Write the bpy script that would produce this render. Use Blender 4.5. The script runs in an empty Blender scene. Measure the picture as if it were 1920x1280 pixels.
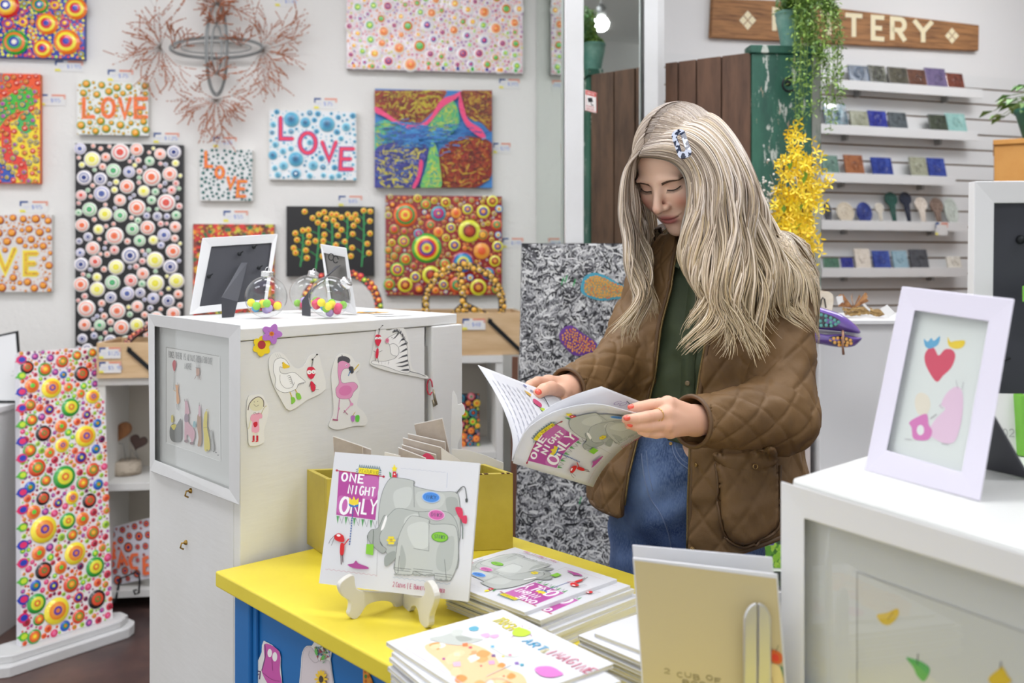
import bpy, math, random
import numpy as np
from mathutils import Vector, Matrix
from mathutils.geometry import delaunay_2d_cdt

# ------------------------------------------------------------ camera, world, light
FPX = 1750.0          # focal length in pixels of a 1920 wide frame
EYE = 1.32            # camera height
HOR = 500.0           # row of the horizon
scene = bpy.context.scene
COL = scene.collection
cam_d = bpy.data.cameras.new('camera'); cam = bpy.data.objects.new('camera', cam_d); COL.objects.link(cam)
cam.location = (0, 0, EYE); cam.rotation_euler = (math.pi/2, 0, 0)
cam_d.sensor_width = 36; cam_d.lens = 36*FPX/1920
cam_d.shift_y = -(640-HOR)/1920
cam_d.clip_start = 0.05
cam_d.dof.use_dof = True; cam_d.dof.focus_distance = 1.62; cam_d.dof.aperture_fstop = 4.2
scene.camera = cam
scene.view_settings.view_transform = 'Standard'; scene.view_settings.look = 'None'
scene.view_settings.exposure = 0.62; scene.view_settings.gamma = 1.0
scene.view_settings.use_curve_mapping = False
w = bpy.data.worlds.new('world'); scene.world = w; w.use_nodes = True
bg = w.node_tree.nodes['Background']; bg.inputs[0].default_value = (0.97, 0.985, 1.0, 1); bg.inputs[1].default_value = 0.78
PANEL_POWER = 7.4
BULB_POWER = 60.0

# ------------------------------------------------------------ colour and materials
def lin(c):
    return c/12.92 if c <= 0.04045 else ((c+0.055)/1.055)**2.4
def hx(h):
    if not isinstance(h, str): return h
    return tuple(lin(int(h[i:i+2], 16)/255) for i in (0, 2, 4))
MATS = {}
def principled(name):
    m = bpy.data.materials.new(name); m.use_nodes = True
    return m, m.node_tree, m.node_tree.nodes['Principled BSDF']
def add_bump(nt, p, scale, strength, dist, detail=4, kind='noise', stretch=None, coords='Object'):
    tc = nt.nodes.new('ShaderNodeTexCoord'); src = tc.outputs[coords]
    if stretch:
        mp = nt.nodes.new('ShaderNodeMapping'); mp.inputs['Scale'].default_value = stretch
        nt.links.new(src, mp.inputs[0]); src = mp.outputs[0]
    if kind == 'noise':
        t = nt.nodes.new('ShaderNodeTexNoise'); t.inputs['Scale'].default_value = scale; t.inputs['Detail'].default_value = detail
    else:
        t = nt.nodes.new('ShaderNodeTexVoronoi'); t.inputs['Scale'].default_value = scale
    nt.links.new(src, t.inputs['Vector'])
    b = nt.nodes.new('ShaderNodeBump'); b.inputs['Strength'].default_value = strength; b.inputs['Distance'].default_value = dist
    nt.links.new(t.outputs[0], b.inputs['Height']); nt.links.new(b.outputs[0], p.inputs['Normal'])
    return src
def mat(name, color='c8c8c8', rough=0.6, metal=0.0, bump=None, vary=None, coat=0.0, attr=False, spec=0.5):
    """bump=(scale, strength, distance[, stretch]); vary=(scale, colour2, lo, hi[, stretch])"""
    if name in MATS: return MATS[name]
    m, nt, p = principled(name)
    c = hx(color)
    p.inputs['Base Color'].default_value = (*c, 1); p.inputs['Roughness'].default_value = rough
    p.inputs['Metallic'].default_value = metal; p.inputs['Coat Weight'].default_value = coat
    p.inputs['Specular IOR Level'].default_value = spec
    base = None
    if attr:
        a = nt.nodes.new('ShaderNodeAttribute'); a.attribute_name = 'Col'; base = a.outputs['Color']
        nt.links.new(base, p.inputs['Base Color'])
    if vary:
        tc = nt.nodes.new('ShaderNodeTexCoord'); src = tc.outputs['Object']
        if len(vary) > 4:
            mp = nt.nodes.new('ShaderNodeMapping'); mp.inputs['Scale'].default_value = vary[4]
            nt.links.new(src, mp.inputs[0]); src = mp.outputs[0]
        n = nt.nodes.new('ShaderNodeTexNoise'); n.inputs['Scale'].default_value = vary[0]; n.inputs['Detail'].default_value = 6
        n.inputs['Roughness'].default_value = 0.65
        nt.links.new(src, n.inputs['Vector'])
        r = nt.nodes.new('ShaderNodeMapRange'); r.inputs[1].default_value = vary[2]; r.inputs[2].default_value = vary[3]
        nt.links.new(n.outputs[0], r.inputs[0])
        mx = nt.nodes.new('ShaderNodeMix'); mx.data_type = 'RGBA'
        nt.links.new(r.outputs[0], mx.inputs[0])
        if base: nt.links.new(base, mx.inputs[6])
        else: mx.inputs[6].default_value = (*c, 1)
        mx.inputs[7].default_value = (*hx(vary[1]), 1)
        nt.links.new(mx.outputs[2], p.inputs['Base Color'])
    if bump: add_bump(nt, p, bump[0], bump[1], bump[2], stretch=bump[3] if len(bump) > 3 else None)
    MATS[name] = m
    return m
def emit(name, color, power):
    if name in MATS: return MATS[name]
    m, nt, p = principled(name)
    p.inputs['Base Color'].default_value = (*hx(color), 1)
    p.inputs['Emission Color'].default_value = (*hx(color), 1); p.inputs['Emission Strength'].default_value = power
    MATS[name] = m
    return m
def glass(name, tint='ffffff', rough=0.0, ior=1.45, thin=True):
    if name in MATS: return MATS[name]
    m, nt, p = principled(name)
    if thin:
        nt.nodes.remove(p); out = nt.nodes['Material Output']
        tr = nt.nodes.new('ShaderNodeBsdfTransparent'); tr.inputs[0].default_value = (*hx(tint), 1)
        gl = nt.nodes.new('ShaderNodeBsdfGlossy'); gl.inputs['Roughness'].default_value = rough
        lw = nt.nodes.new('ShaderNodeLayerWeight'); lw.inputs[0].default_value = 0.5
        pw = nt.nodes.new('ShaderNodeMath'); pw.operation = 'POWER'; pw.inputs[1].default_value = 4.0
        ma = nt.nodes.new('ShaderNodeMath'); ma.operation = 'MULTIPLY_ADD'; ma.inputs[1].default_value = 0.75; ma.inputs[2].default_value = 0.045
        nt.links.new(lw.outputs['Facing'], pw.inputs[0]); nt.links.new(pw.outputs[0], ma.inputs[0])
        mx = nt.nodes.new('ShaderNodeMixShader')
        nt.links.new(ma.outputs[0], mx.inputs[0]); nt.links.new(tr.outputs[0], mx.inputs[1]); nt.links.new(gl.outputs[0], mx.inputs[2])
        nt.links.new(mx.outputs[0], out.inputs[0])
    else:
        p.inputs['Base Color'].default_value = (*hx(tint), 1); p.inputs['Transmission Weight'].default_value = 1
        p.inputs['Roughness'].default_value = rough; p.inputs['IOR'].default_value = ior
    MATS[name] = m
    return m
# colour-attribute materials: the pattern belongs to each surface
PAPER = mat('printed_paper', rough=0.55, attr=True, spec=0.35)
INK = mat('coloured_ink', rough=0.5, attr=True, vary=None, spec=0.35)
ACRYL = mat('raised_acrylic_paint', rough=0.25, attr=True, coat=0.3)
PLAIN = mat('flat_paint', rough=0.5, attr=True)
WHITE_PAINT = mat('white_painted_wood', 'd6d6d6', 0.45, bump=(60, 0.12, 0.002), vary=(3, 'cbcbc9', 0.4, 0.75))
WARM_PAINT = mat('warm_white_painted_wood', 'dfdfdd', 0.5, bump=(14, 0.25, 0.002, (1, 1, 6)), vary=(3, 'd6d5d0', 0.4, 0.8))
CANVAS = mat('canvas_edge', 'dcdad4', 0.8, bump=(400, 0.2, 0.001))
BLACKC = mat('black_canvas', '1d1c1e', 0.45, bump=(300, 0.2, 0.001))
PAPERW = mat('white_card', 'dddcda', 0.6)

# ------------------------------------------------------------ geometry helpers
def P(px, py, D):
    return Vector(((px-960)*D/FPX, D, EYE-(py-HOR)*D/FPX))
def ray(px, py):
    return Vector(((px-960)/FPX, 1.0, -(py-HOR)/FPX))
def hit(px, py, p0, n):
    d = ray(px, py); o = Vector((0, 0, EYE))
    return o + d*((p0-o).dot(n)/d.dot(n))
WM = {}
def thing(name, label, cat, loc=(0, 0, 0), group=None, rot=None):
    o = bpy.data.objects.new(name, None); COL.objects.link(o); o.empty_display_size = 0.05
    M = Matrix.Translation(Vector(loc)) @ (rot if rot else Matrix.Identity(4))
    o.matrix_world = M
    o.location = Vector(loc)
    if rot: o.rotation_euler = rot.to_euler()
    WM[o.name] = M
    return tag(o, label, cat, group)
def tag(o, label=None, cat=None, group=None, kind=None):
    if label: o['label'] = label
    if cat: o['category'] = cat
    if group: o['group'] = group
    if kind: o['kind'] = kind
    return o
class MB:
    def __init__(s): s.v = []; s.f = []; s.c = []; s.m = []; s.cur = (0.8, 0.8, 0.8); s.mi = 0; s.sm = []; s.smooth = False
    def color(s, c): s.cur = hx(c); return s
    def add(s, verts, faces, col=None):
        b = len(s.v); s.v.extend(verts); c = hx(col) if col is not None else s.cur
        for f in faces:
            s.f.append(tuple(i+b for i in f)); s.c.append(c); s.m.append(s.mi); s.sm.append(s.smooth)
        return s
    def hexa(s, b4, t4, col=None):
        """bottom four and top four corners, both counter-clockwise seen from above"""
        return s.add([tuple(x) for x in b4]+[tuple(x) for x in t4],
                     [(3, 2, 1, 0), (4, 5, 6, 7), (0, 1, 5, 4), (1, 2, 6, 5), (2, 3, 7, 6), (3, 0, 4, 7)], col)
    def obox(s, o, ax, ay, az, col=None):
        o, ax, ay, az = Vector(o), Vector(ax), Vector(ay), Vector(az)
        if ax.cross(ay).dot(az) < 0: ax, ay = ay, ax
        return s.hexa([o, o+ax, o+ax+ay, o+ay], [o+az, o+ax+az, o+ax+ay+az, o+ay+az], col)
    def box(s, x0, x1, y0, y1, z0, z1, col=None):
        return s.obox((x0, y0, z0), (x1-x0, 0, 0), (0, y1-y0, 0), (0, 0, z1-z0), col)
    def prism(s, pts, vec, col=None):
        """extrude polygon (list of 3-D points) along vec"""
        n = len(pts); vec = Vector(vec); a = [Vector(p) for p in pts]; b = [p+vec for p in a]
        nrm = Vector((0, 0, 0))
        for i in range(n): nrm += a[i].cross(a[(i+1) % n])
        if nrm.dot(vec) < 0: a.reverse(); b.reverse()
        return s.add([tuple(p) for p in a+b], [tuple(reversed(range(n))), tuple(range(n, 2*n))]+[(i, (i+1) % n, n+(i+1) % n, n+i) for i in range(n)], col)
    def tube(s, pts, r, seg=8, col=None, closed=False, flat=1.0):
        pts = [Vector(p) for p in pts]; n = len(pts)
        rs = r if hasattr(r, '__len__') else [r]*n
        up = None; verts = []; faces = []
        for i, p in enumerate(pts):
            if closed: t = pts[(i+1) % n]-pts[i-1]
            else: t = pts[min(i+1, n-1)]-pts[max(i-1, 0)]
            if t.length < 1e-9: t = Vector((0, 0, 1))
            t.normalize()
            if up is None: up = t.orthogonal().normalized()
            up = (up-t*up.dot(t)); up = up.normalized() if up.length > 1e-6 else t.orthogonal().normalized()
            sd = t.cross(up)
            for k in range(seg):
                a = 2*math.pi*k/seg
                verts.append(tuple(p+up*(math.cos(a)*rs[i]*flat)+sd*(math.sin(a)*rs[i])))
        for i in range(n if closed else n-1):
            j = (i+1) % n
            for k in range(seg):
                faces.append((i*seg+k, i*seg+(k+1) % seg, j*seg+(k+1) % seg, j*seg+k))
        if not closed: faces += [tuple(reversed(range(seg))), tuple((n-1)*seg+k for k in range(seg))]
        o = s.smooth; s.smooth = True; s.add(verts, faces, col); s.smooth = o
        return s
    def lathe(s, base, prof, seg=24, col=None, ax=None, ex=None):
        """prof: list of (r, h) from bottom to top"""
        base = Vector(base); az = Vector(ax).normalized() if ax else Vector((0, 0, 1))
        ux = Vector(ex) if ex else az.orthogonal().normalized(); uy = az.cross(ux)
        verts = []; faces = []
        for r, h in prof:
            for k in range(seg):
                a = 2*math.pi*k/seg
                verts.append(tuple(base+az*h+ux*(r*math.cos(a))+uy*(r*math.sin(a))))
        for i in range(len(prof)-1):
            for k in range(seg):
                faces.append((i*seg+k, i*seg+(k+1) % seg, (i+1)*seg+(k+1) % seg, (i+1)*seg+k))
        if prof[0][0] > 1e-6: faces.append(tuple(reversed(range(seg))))
        if prof[-1][0] > 1e-6: faces.append(tuple((len(prof)-1)*seg+k for k in range(seg)))
        o = s.smooth; s.smooth = True; s.add(verts, faces, col); s.smooth = o
        return s
    def ball(s, c, r, seg=12, rings=8, col=None, sc=(1, 1, 1), R=None):
        prof = []; c = Vector(c); verts = [];  faces = []
        for i in range(rings+1):
            t = math.pi*i/rings
            for k in range(seg):
                a = 2*math.pi*k/seg
                v = Vector((math.sin(t)*math.cos(a)*r*sc[0], math.sin(t)*math.sin(a)*r*sc[1], -math.cos(t)*r*sc[2]))
                if R: v = R @ v
                verts.append(tuple(c+v))
        for i in range(rings):
            for k in range(seg):
                faces.append((i*seg+k, i*seg+(k+1) % seg, (i+1)*seg+(k+1) % seg, (i+1)*seg+k))
        o = s.smooth; s.smooth = True; s.add(verts, faces, col); s.smooth = o
        return s
    def build(s, name, material, parent=None, loc=None, bevel=0, seg=2):
        me = bpy.data.meshes.new(name)
        V = np.array(s.v, dtype=np.float64).reshape(-1, 3)
        if parent is not None:
            M = np.array(WM[parent.name].inverted()); V = V @ M[:3, :3].T + M[:3, 3]
        else:
            if loc is None:
                loc = ((V[:, 0].min()+V[:, 0].max())/2, (V[:, 1].min()+V[:, 1].max())/2, V[:, 2].min())
            V = V-np.array(loc)
        me.from_pydata(V.tolist(), [], s.f)
        mats = material if isinstance(material, (list, tuple)) else [material]
        for m in mats: me.materials.append(m)
        nf = len(me.polygons)
        if nf == len(s.f):
            me.polygons.foreach_set('material_index', s.m); me.polygons.foreach_set('use_smooth', s.sm)
            ca = me.color_attributes.new('Col', 'FLOAT_COLOR', 'CORNER')
            cnt = [len(f) for f in s.f]
            C = np.repeat(np.array([(*c[:3], 1.0) for c in s.c]), cnt, axis=0)
            ca.data.foreach_set('color', C.astype(np.float32).ravel())
        o = bpy.data.objects.new(name, me); COL.objects.link(o)
        if parent is not None:
            o.parent = parent; WM[o.name] = WM[parent.name].copy()
        else:
            o.location = loc; WM[o.name] = Matrix.Translation(Vector(loc))
        if bevel:
            b = o.modifiers.new('bevel', 'BEVEL'); b.width = bevel; b.segments = seg; b.limit_method = 'ANGLE'
        return o
def copy_tree(root, loc, rotz=None, label=None, group=None):
    c = root.copy(); COL.objects.link(c); c.location = loc
    if rotz is not None: c.rotation_euler = (0, 0, rotz)
    if label: c['label'] = label
    if group: c['group'] = group
    for ch in list(root.children):
        d = ch.copy(); COL.objects.link(d); d.parent = c
        for g in list(ch.children):
            e = g.copy(); COL.objects.link(e); e.parent = d
    return c
def smooth_pts(pts, n=6, closed=True):
    out = []; N = len(pts); rng = range(N) if closed else range(N-1)
    g = (lambda i: pts[i % N]) if closed else (lambda i: pts[max(0, min(N-1, i))])
    for i in rng:
        p0, p1, p2, p3 = g(i-1), g(i), g(i+1), g(i+2)
        for k in range(n):
            t = k/n
            out.append(tuple(0.5*((2*b)+(-a+c)*t+(2*a-5*b+4*c-d)*t*t+(-a+3*b-3*c+d)*t**3) for a, b, c, d in zip(p0, p1, p2, p3)))
    if not closed: out.append(tuple(pts[-1]))
    return out

# ------------------------------------------------------------ lettering by stroke
G = {}
def _arc(cx, cy, rx, ry, a0, a1, n=8):
    return [(cx+rx*math.cos(math.radians(a0+(a1-a0)*i/n)), cy+ry*math.sin(math.radians(a0+(a1-a0)*i/n))) for i in range(n+1)]
G.update({
 'A': [[(0, 0), (.5, 1), (1, 0)], [(.2, .38), (.8, .38)]],
 'B': [[(0, 0), (0, 1), (.6, 1)]+_arc(.6, .76, .3, .24, 90, -90)+[(0, .52)], [(.6, .52)]+_arc(.65, .26, .33, .26, 90, -90)+[(0, 0)]],
 'C': [_arc(.55, .5, .5, .5, 45, 315, 12)], 'D': [[(0, 0), (0, 1), (.4, 1)]+_arc(.4, .5, .6, .5, 90, -90, 10)+[(0, 0)]],
 'E': [[(1, 1), (0, 1), (0, 0), (1, 0)], [(0, .5), (.8, .5)]], 'F': [[(1, 1), (0, 1), (0, 0)], [(0, .5), (.8, .5)]],
 'G': [_arc(.55, .5, .5, .5, 45, 340, 12)+[(1, .45), (.6, .45)]], 'H': [[(0, 0), (0, 1)], [(1, 0), (1, 1)], [(0, .5), (1, .5)]],
 'I': [[(.5, 0), (.5, 1)]], 'J': [[(.8, 1), (.8, .3)]+_arc(.45, .3, .35, .3, 0, -180)], 'K': [[(0, 0), (0, 1)], [(1, 1), (0, .45), (1, 0)]],
 'L': [[(0, 1), (0, 0), (.95, 0)]], 'M': [[(0, 0), (.08, 1), (.5, .3), (.92, 1), (1, 0)]], 'N': [[(0, 0), (0, 1), (1, 0), (1, 1)]],
 'O': [_arc(.5, .5, .5, .5, 90, 450, 16)], 'P': [[(0, 0), (0, 1), (.6, 1)]+_arc(.6, .74, .36, .26, 90, -90)+[(0, .48)]],
 'Q': [_arc(.5, .5, .5, .5, 90, 450, 16), [(.6, .3), (1, -.05)]],
 'R': [[(0, 0), (0, 1), (.6, 1)]+_arc(.6, .74, .36, .26, 90, -90)+[(0, .48)], [(.45, .48), (1, 0)]],
 'S': [_arc(.5, .75, .42, .25, 30, 270, 8)+_arc(.5, .25, .45, .25, 90, -150, 8)], 'T': [[(0, 1), (1, 1)], [(.5, 1), (.5, 0)]],
 'U': [[(0, 1), (0, .4)]+_arc(.5, .4, .5, .4, 180, 360, 8)+[(1, 1)]], 'V': [[(0, 1), (.5, 0), (1, 1)]], 'W': [[(0, 1), (.25, 0), (.5, .8), (.75, 0), (1, 1)]],
 'X': [[(0, 0), (1, 1)], [(0, 1), (1, 0)]], 'Y': [[(0, 1), (.5, .5), (1, 1)], [(.5, .5), (.5, 0)]], 'Z': [[(0, 1), (1, 1), (0, 0), (1, 0)]],
 '1': [[(.2, .75), (.5, 1), (.5, 0)]], '2': [_arc(.5, .7, .45, .3, 160, -30, 8)+[(0, 0), (1, 0)]], '3': [_arc(.5, .75, .4, .25, 150, -90, 8)+_arc(.5, .25, .45, .25, 90, -150, 8)],
 '4': [[(.75, 0), (.75, 1), (0, .35), (1, .35)]], '5': [[(.9, 1), (.15, 1), (.1, .55)]+_arc(.45, .32, .5, .32, 110, -150, 8)], '6': [[(.8, 1), (.15, .4)]+_arc(.5, .28, .42, .28, 180, -180, 12)],
 '7': [[(0, 1), (1, 1), (.35, 0)]], '8': [_arc(.5, .76, .35, .24, 90, 450, 12), _arc(.5, .26, .45, .26, 90, 450, 12)], '9': [_arc(.5, .7, .42, .3, 0, 360, 12)+[(.6, 0)]],
 '0': [_arc(.5, .5, .42, .5, 90, 450, 14)], '$': [_arc(.5, .7, .4, .2, 30, 270, 6)+_arc(.5, .3, .4, .2, 90, -150, 6), [(.5, 1.1), (.5, -.1)]],
 '&': [[(1, 0), (.2, .75), (.4, 1), (.62, .78), (.1, .3), (.35, 0), (.7, .05), (1, .4)]], '|': [[(.5, -.2), (.5, 1.15)]], '.': [[(.45, .03), (.55, .03)]], '-': [[(.1, .45), (.9, .45)]], '!': [[(.5, 1), (.5, .3)], [(.5, .08), (.5, 0)]]})
class Art:
    """ink drawn in layers on a surface; fn(x, y, h) gives the point a height h above the surface"""
    def __init__(s, fn, h0=0.00025, dh=0.00007, mb=None, cell=None):
        s.fn = fn; s.h = h0; s.dh = dh; s.mb = mb or MB(); s.cell = cell
    def _p(s, q): return tuple(s.fn(q[0], q[1], s.h))
    def _sub(s, pts, closed):
        out = []; n = len(pts); k = s.cell*0.5
        for i in range(n if closed else n-1):
            a, b = pts[i], pts[(i+1) % n]; m_ = max(1, int(math.hypot(b[0]-a[0], b[1]-a[1])/k)+0)
            out += [(a[0]+(b[0]-a[0])*j/m_, a[1]+(b[1]-a[1])*j/m_) for j in range(m_)]
        if not closed: out.append(tuple(pts[-1]))
        return out
    def poly(s, pts, col):
        s.h += s.dh
        if s.cell: pts = s._sub(pts, True)
        if s.cell:
            c = s.cell; xs = [p[0] for p in pts]; ys = [p[1] for p in pts]
            V = [Vector(p) for p in pts]; ext = []
            x = math.floor(min(xs)/c)*c
            while x < max(xs):
                y = math.floor(min(ys)/c)*c
                while y < max(ys):
                    ext.append(Vector((x, y))); y += c
                x += c
            r = delaunay_2d_cdt(V+ext, [], [list(range(len(V)))], 1, 1e-6)
            s.mb.add([s._p(v) for v in r[0]], [tuple(f) for f in r[2]], col)
        else:
            s.mb.add([s._p(q) for q in pts], [tuple(range(len(pts)))], col)
    def blob(s, pts, col, n=5): s.poly(smooth_pts(pts, n), col)
    def ell(s, x, y, rx, ry, col, rot=0, n=18):
        c, d = math.cos(rot), math.sin(rot)
        s.poly([(x+rx*math.cos(t)*c-ry*math.sin(t)*d, y+rx*math.cos(t)*d+ry*math.sin(t)*c) for t in (2*math.pi*k/n for k in range(n))], col)
    def line(s, pts, w, col, sm=0):
        if sm: pts = smooth_pts(pts, sm, False)
        if s.cell: pts = s._sub(pts, False)
        pts = [p for i, p in enumerate(pts) if i == 0 or math.hypot(p[0]-pts[i-1][0], p[1]-pts[i-1][1]) > 1e-9]
        n = len(pts)
        if n < 2: return
        s.h += s.dh; L = []; R = []
        for i in range(n):
            a = pts[max(i-1, 0)]; b = pts[min(i+1, n-1)]
            if 0 < i < n-1:
                d1 = (pts[i][0]-a[0], pts[i][1]-a[1]); d2 = (b[0]-pts[i][0], b[1]-pts[i][1])
                l1 = math.hypot(*d1); l2 = math.hypot(*d2)
                t = (d1[0]/l1+d2[0]/l2, d1[1]/l1+d2[1]/l2)
                cs = math.hypot(*t)/2
                k = 1/max(cs, 0.5)
            else: t = (b[0]-a[0], b[1]-a[1]); k = 1
            l = math.hypot(*t)
            if l < 1e-9: t = (-d1[1], d1[0]); l = math.hypot(*t) or 1
            nx, ny = -t[1]/l*w/2*k, t[0]/l*w/2*k
            L.append((pts[i][0]+nx, pts[i][1]+ny)); R.append((pts[i][0]-nx, pts[i][1]-ny))
        vs = [s._p(q) for q in L]+[s._p(q) for q in R]
        s.mb.add(vs, [(i, i+1, n+i+1, n+i) for i in range(n-1)], col)
    def shape(s, pts, col, w, line, n=5):
        q = smooth_pts(pts, n)
        if col: s.poly(q, col)
        if w: s.line(q+[q[0], q[1]], w, line)
    def text(s, st, x, y, h, w, col, lw, gap=0.35, dx=(1, 0), dy=None, flip=1, small=0.72, jit=0):
        """x, y: lower-left corner; dx reading direction; flip=-1 when y runs down"""
        dl = math.hypot(*dx); ux = (dx[0]/dl, dx[1]/dl)
        uy = dy or ((-ux[1], ux[0]) if flip > 0 else (ux[1], -ux[0]))
        cx = 0
        rr = random.Random(len(st)+7)
        for ch in st:
            if ch == ' ': cx += w*0.8; continue
            k = small if ch.islower() else 1
            g = G.get(ch.upper())
            if g is None: cx += w; continue
            jy = rr.uniform(-jit, jit)*h
            for stk in g:
                s.line([(x+ux[0]*(cx+a*w*k)+uy[0]*(b*h*k+jy), y+ux[1]*(cx+a*w*k)+uy[1]*(b*h*k+jy)) for a, b in stk], lw, col)
            cx += w*k*(0.55 if ch in 'I.|!1' and False else 1)+w*gap
        return cx
    def build(s, name, parent, material=None):
        return s.mb.build(name, material or INK, parent)
def planefn(p0, n, ox=0, oy=0, sc=1.0):
    """zoomed-photo coordinates (origin ox, oy, scale sc) onto the plane through p0 with normal n"""
    p0 = Vector(p0); n = Vector(n).normalized()
    return lambda x, y, h: hit(ox+x/sc, oy+y/sc, p0+n*h, n)
def quadfn(o, ex, ey):
    """unit square: o lower left, ex, ey edges"""
    o, ex, ey = Vector(o), Vector(ex), Vector(ey); n = ex.cross(ey).normalized()
    return lambda u, v, h: o+ex*u+ey*v+n*h
def affine(tl, tr, bl):
    """zoom coordinates -> u right, v up in the unit square"""
    ex = (tr[0]-tl[0], tr[1]-tl[1]); ey = (bl[0]-tl[0], bl[1]-tl[1]); det = ex[0]*ey[1]-ex[1]*ey[0]
    def f(x, y):
        dx, dy = x-tl[0], y-tl[1]
        return ((dx*ey[1]-dy*ey[0])/det, 1-(ex[0]*dy-ex[1]*dx)/det)
    return f
# ------------------------------------------------------------ room shell
SLOPE = 0.134; WY = 4.25
nL = Vector((SLOPE, -1, 0)).normalized(); dL = Vector((1, SLOPE, 0)).normalized()
wallL0 = Vector((0, WY, 0))
SR = 0.31; kR = (1690-960)/FPX
ptR = Vector((4.3*kR, 4.3, 0)); nR = Vector((SR, -1, 0)).normalized(); dR = Vector((1, SR, 0)).normalized()
Z = Vector((0, 0, 1)); CEIL = 3.05
def struct(o): o['kind'] = 'structure'; return o
PLASTER = mat('textured_plaster', 'e0deda', 0.85, bump=(38, 0.5, 0.006))
PLASTER2 = mat('smooth_white_plaster', 'e2e1e0', 0.85, bump=(30, 0.25, 0.003))
floor_m = mat('stained_concrete', '3f3130', 0.35, vary=(2.2, '6b5148', 0.4, 0.7), bump=(12, 0.1, 0.002))
m = MB(); m.box(-4.2, 4.6, -3.2, 6.4, -0.1, 0); struct(m.build('floor', floor_m))
m = MB(); m.box(-4.2, 4.6, -3.2, 6.4, CEIL, CEIL+0.08); struct(m.build('ceiling', mat('ceiling_paint', 'd8d8d6', 0.9)))
endL = Vector((0.122, WY+SLOPE*0.122, 0))
a = wallL0-dL*4.1
m = MB(); m.prism([a, endL, endL-nL*0.12, a-nL*0.12], (0, 0, CEIL)); struct(m.build('wall_left', PLASTER))
# the wall behind the pottery, in plane R
def wR(px, off=0.0): return hit(px, 500, ptR+nR*off, nR)
r0 = wR(1231); r0.z = 0; r1 = r0+dR*3.6
m = MB(); m.prism([r0, r1, r1-nR*0.1, r0-nR*0.1], (0, 0, CEIL)); struct(m.build('wall_right', PLASTER2))
# mirrored pillar between the two walls
m2a = endL.copy(); m2b = Vector((0.207, 3.63, 0)); pA = Vector((0.156, 2.735, 0)); pB = Vector((0.21, 2.735, 0))
pC = Vector((0.425, 3.03, 0)); pD = Vector((0.492, 3.10, 0)); pE = r0.copy()
back = Vector((0.3, 4.6, 0))
m = MB()
m.prism([m2b, Vector((0.207, 2.80, 0)), Vector((0.235, 2.80, 0)), Vector((0.44, 3.085, 0)), Vector((0.49, 3.13, 0)), pE+Vector((-0.02, 0.02, 0)), Vector((0.35, 4.5, 0)), m2a+Vector((0.03, 0.02, 0))], (0, 0, CEIL))
struct(m.build('wall_pillar', WHITE_PAINT))
MIR = mat('mirror', 'dfe6e2', 0.015, 1.0)
nm1 = Vector((0.813, -0.582, 0)).normalized(); dm1 = Vector((0.582, 0.813, 0)).normalized()
mr = thing('wall_mirror', 'tall narrow mirror between white posts, reflecting the plank cupboard', 'mirror', (0.32, 2.88, 0))
mm = MB(); mm.obox(pB+Z*0.1, dm1*(pC-pB).length, -nm1*0.012, Z*(CEIL-0.12)); mm.build('mirror_glass', MIR, mr)
mr2 = thing('wall_mirror', 'pale strip of mirror beside the left wall, reflecting its white dotted painting', 'mirror', (0.17, 4.0, 0))
d2 = (m2b-m2a); n2 = Vector((-d2.y, d2.x, 0)).normalized()
if n2.x > 0: n2 = -n2
q0 = m2a+d2*0.02+n2*0.014
mm = MB(); mm.obox(q0+Z*0.1, d2*0.96, -n2*0.01, Z*(CEIL-0.12)); mm.build('mirror_glass', mat('green_tinted_mirror', 'd3ddd6', 0.03, 1.0), mr2)
m = MB(); m.box(0.156, 0.2085, 2.715, 2.785, 0, CEIL); struct(m.build('trim_1', WHITE_PAINT, bevel=0.003))
m = MB(); m.obox(pC+nm1*0.004, Vector((0.048, 0.02, 0)), Vector((0.03, 0.05, 0)), Z*CEIL); struct(m.build('trim_2', WHITE_PAINT, bevel=0.003))
m = MB(); m.obox(endL+nL*0.001-dL*0.012, dL*0.02, nL*0.02, Z*CEIL); struct(m.build('trim_3', mat('grey_metal_trim', 'a9aaa7', 0.35, 0.4)))
# warning sign on the mirror
o = hit(1095.5, 206.5, pB, nm1)+nm1*0.002; ex = dm1*0.064; 
ws = thing('warning_sign', 'small white and red camera warning sticker on the narrow mirror', 'sign', tuple(o))
m = MB(); m.obox(o, ex, nm1*0.0008, Z*0.060, 'ece9e6'); m.build('sticker', PLAIN, ws)
A = Art(quadfn(o+nm1*0.0009, ex, Z*0.060))
A.poly([(0.03, .78), (.97, .78), (.97, .97), (.03, .97)], 'd8453c'); A.text('WARNING', .12, .82, .1, .075, 'f4f0ee', .022, small=1)
A.poly([(.2, .62), (.6, .7), (.68, .5), (.3, .44)], '2c2c30'); A.line([(.5, .45), (.55, .33), (.72, .33)], .05, '2c2c30')
for k, s_ in enumerate(['THIS PREMISES', 'UNDER CAMERA']): A.text(s_, .1, .2-.12*k, .06, .04, 'c05048', .012)
A.line([(.02, .02), (.98, .02), (.98, .98), (.02, .98), (.02, .02)], .02, 'd8453c'); A.build('printing', ws)

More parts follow.
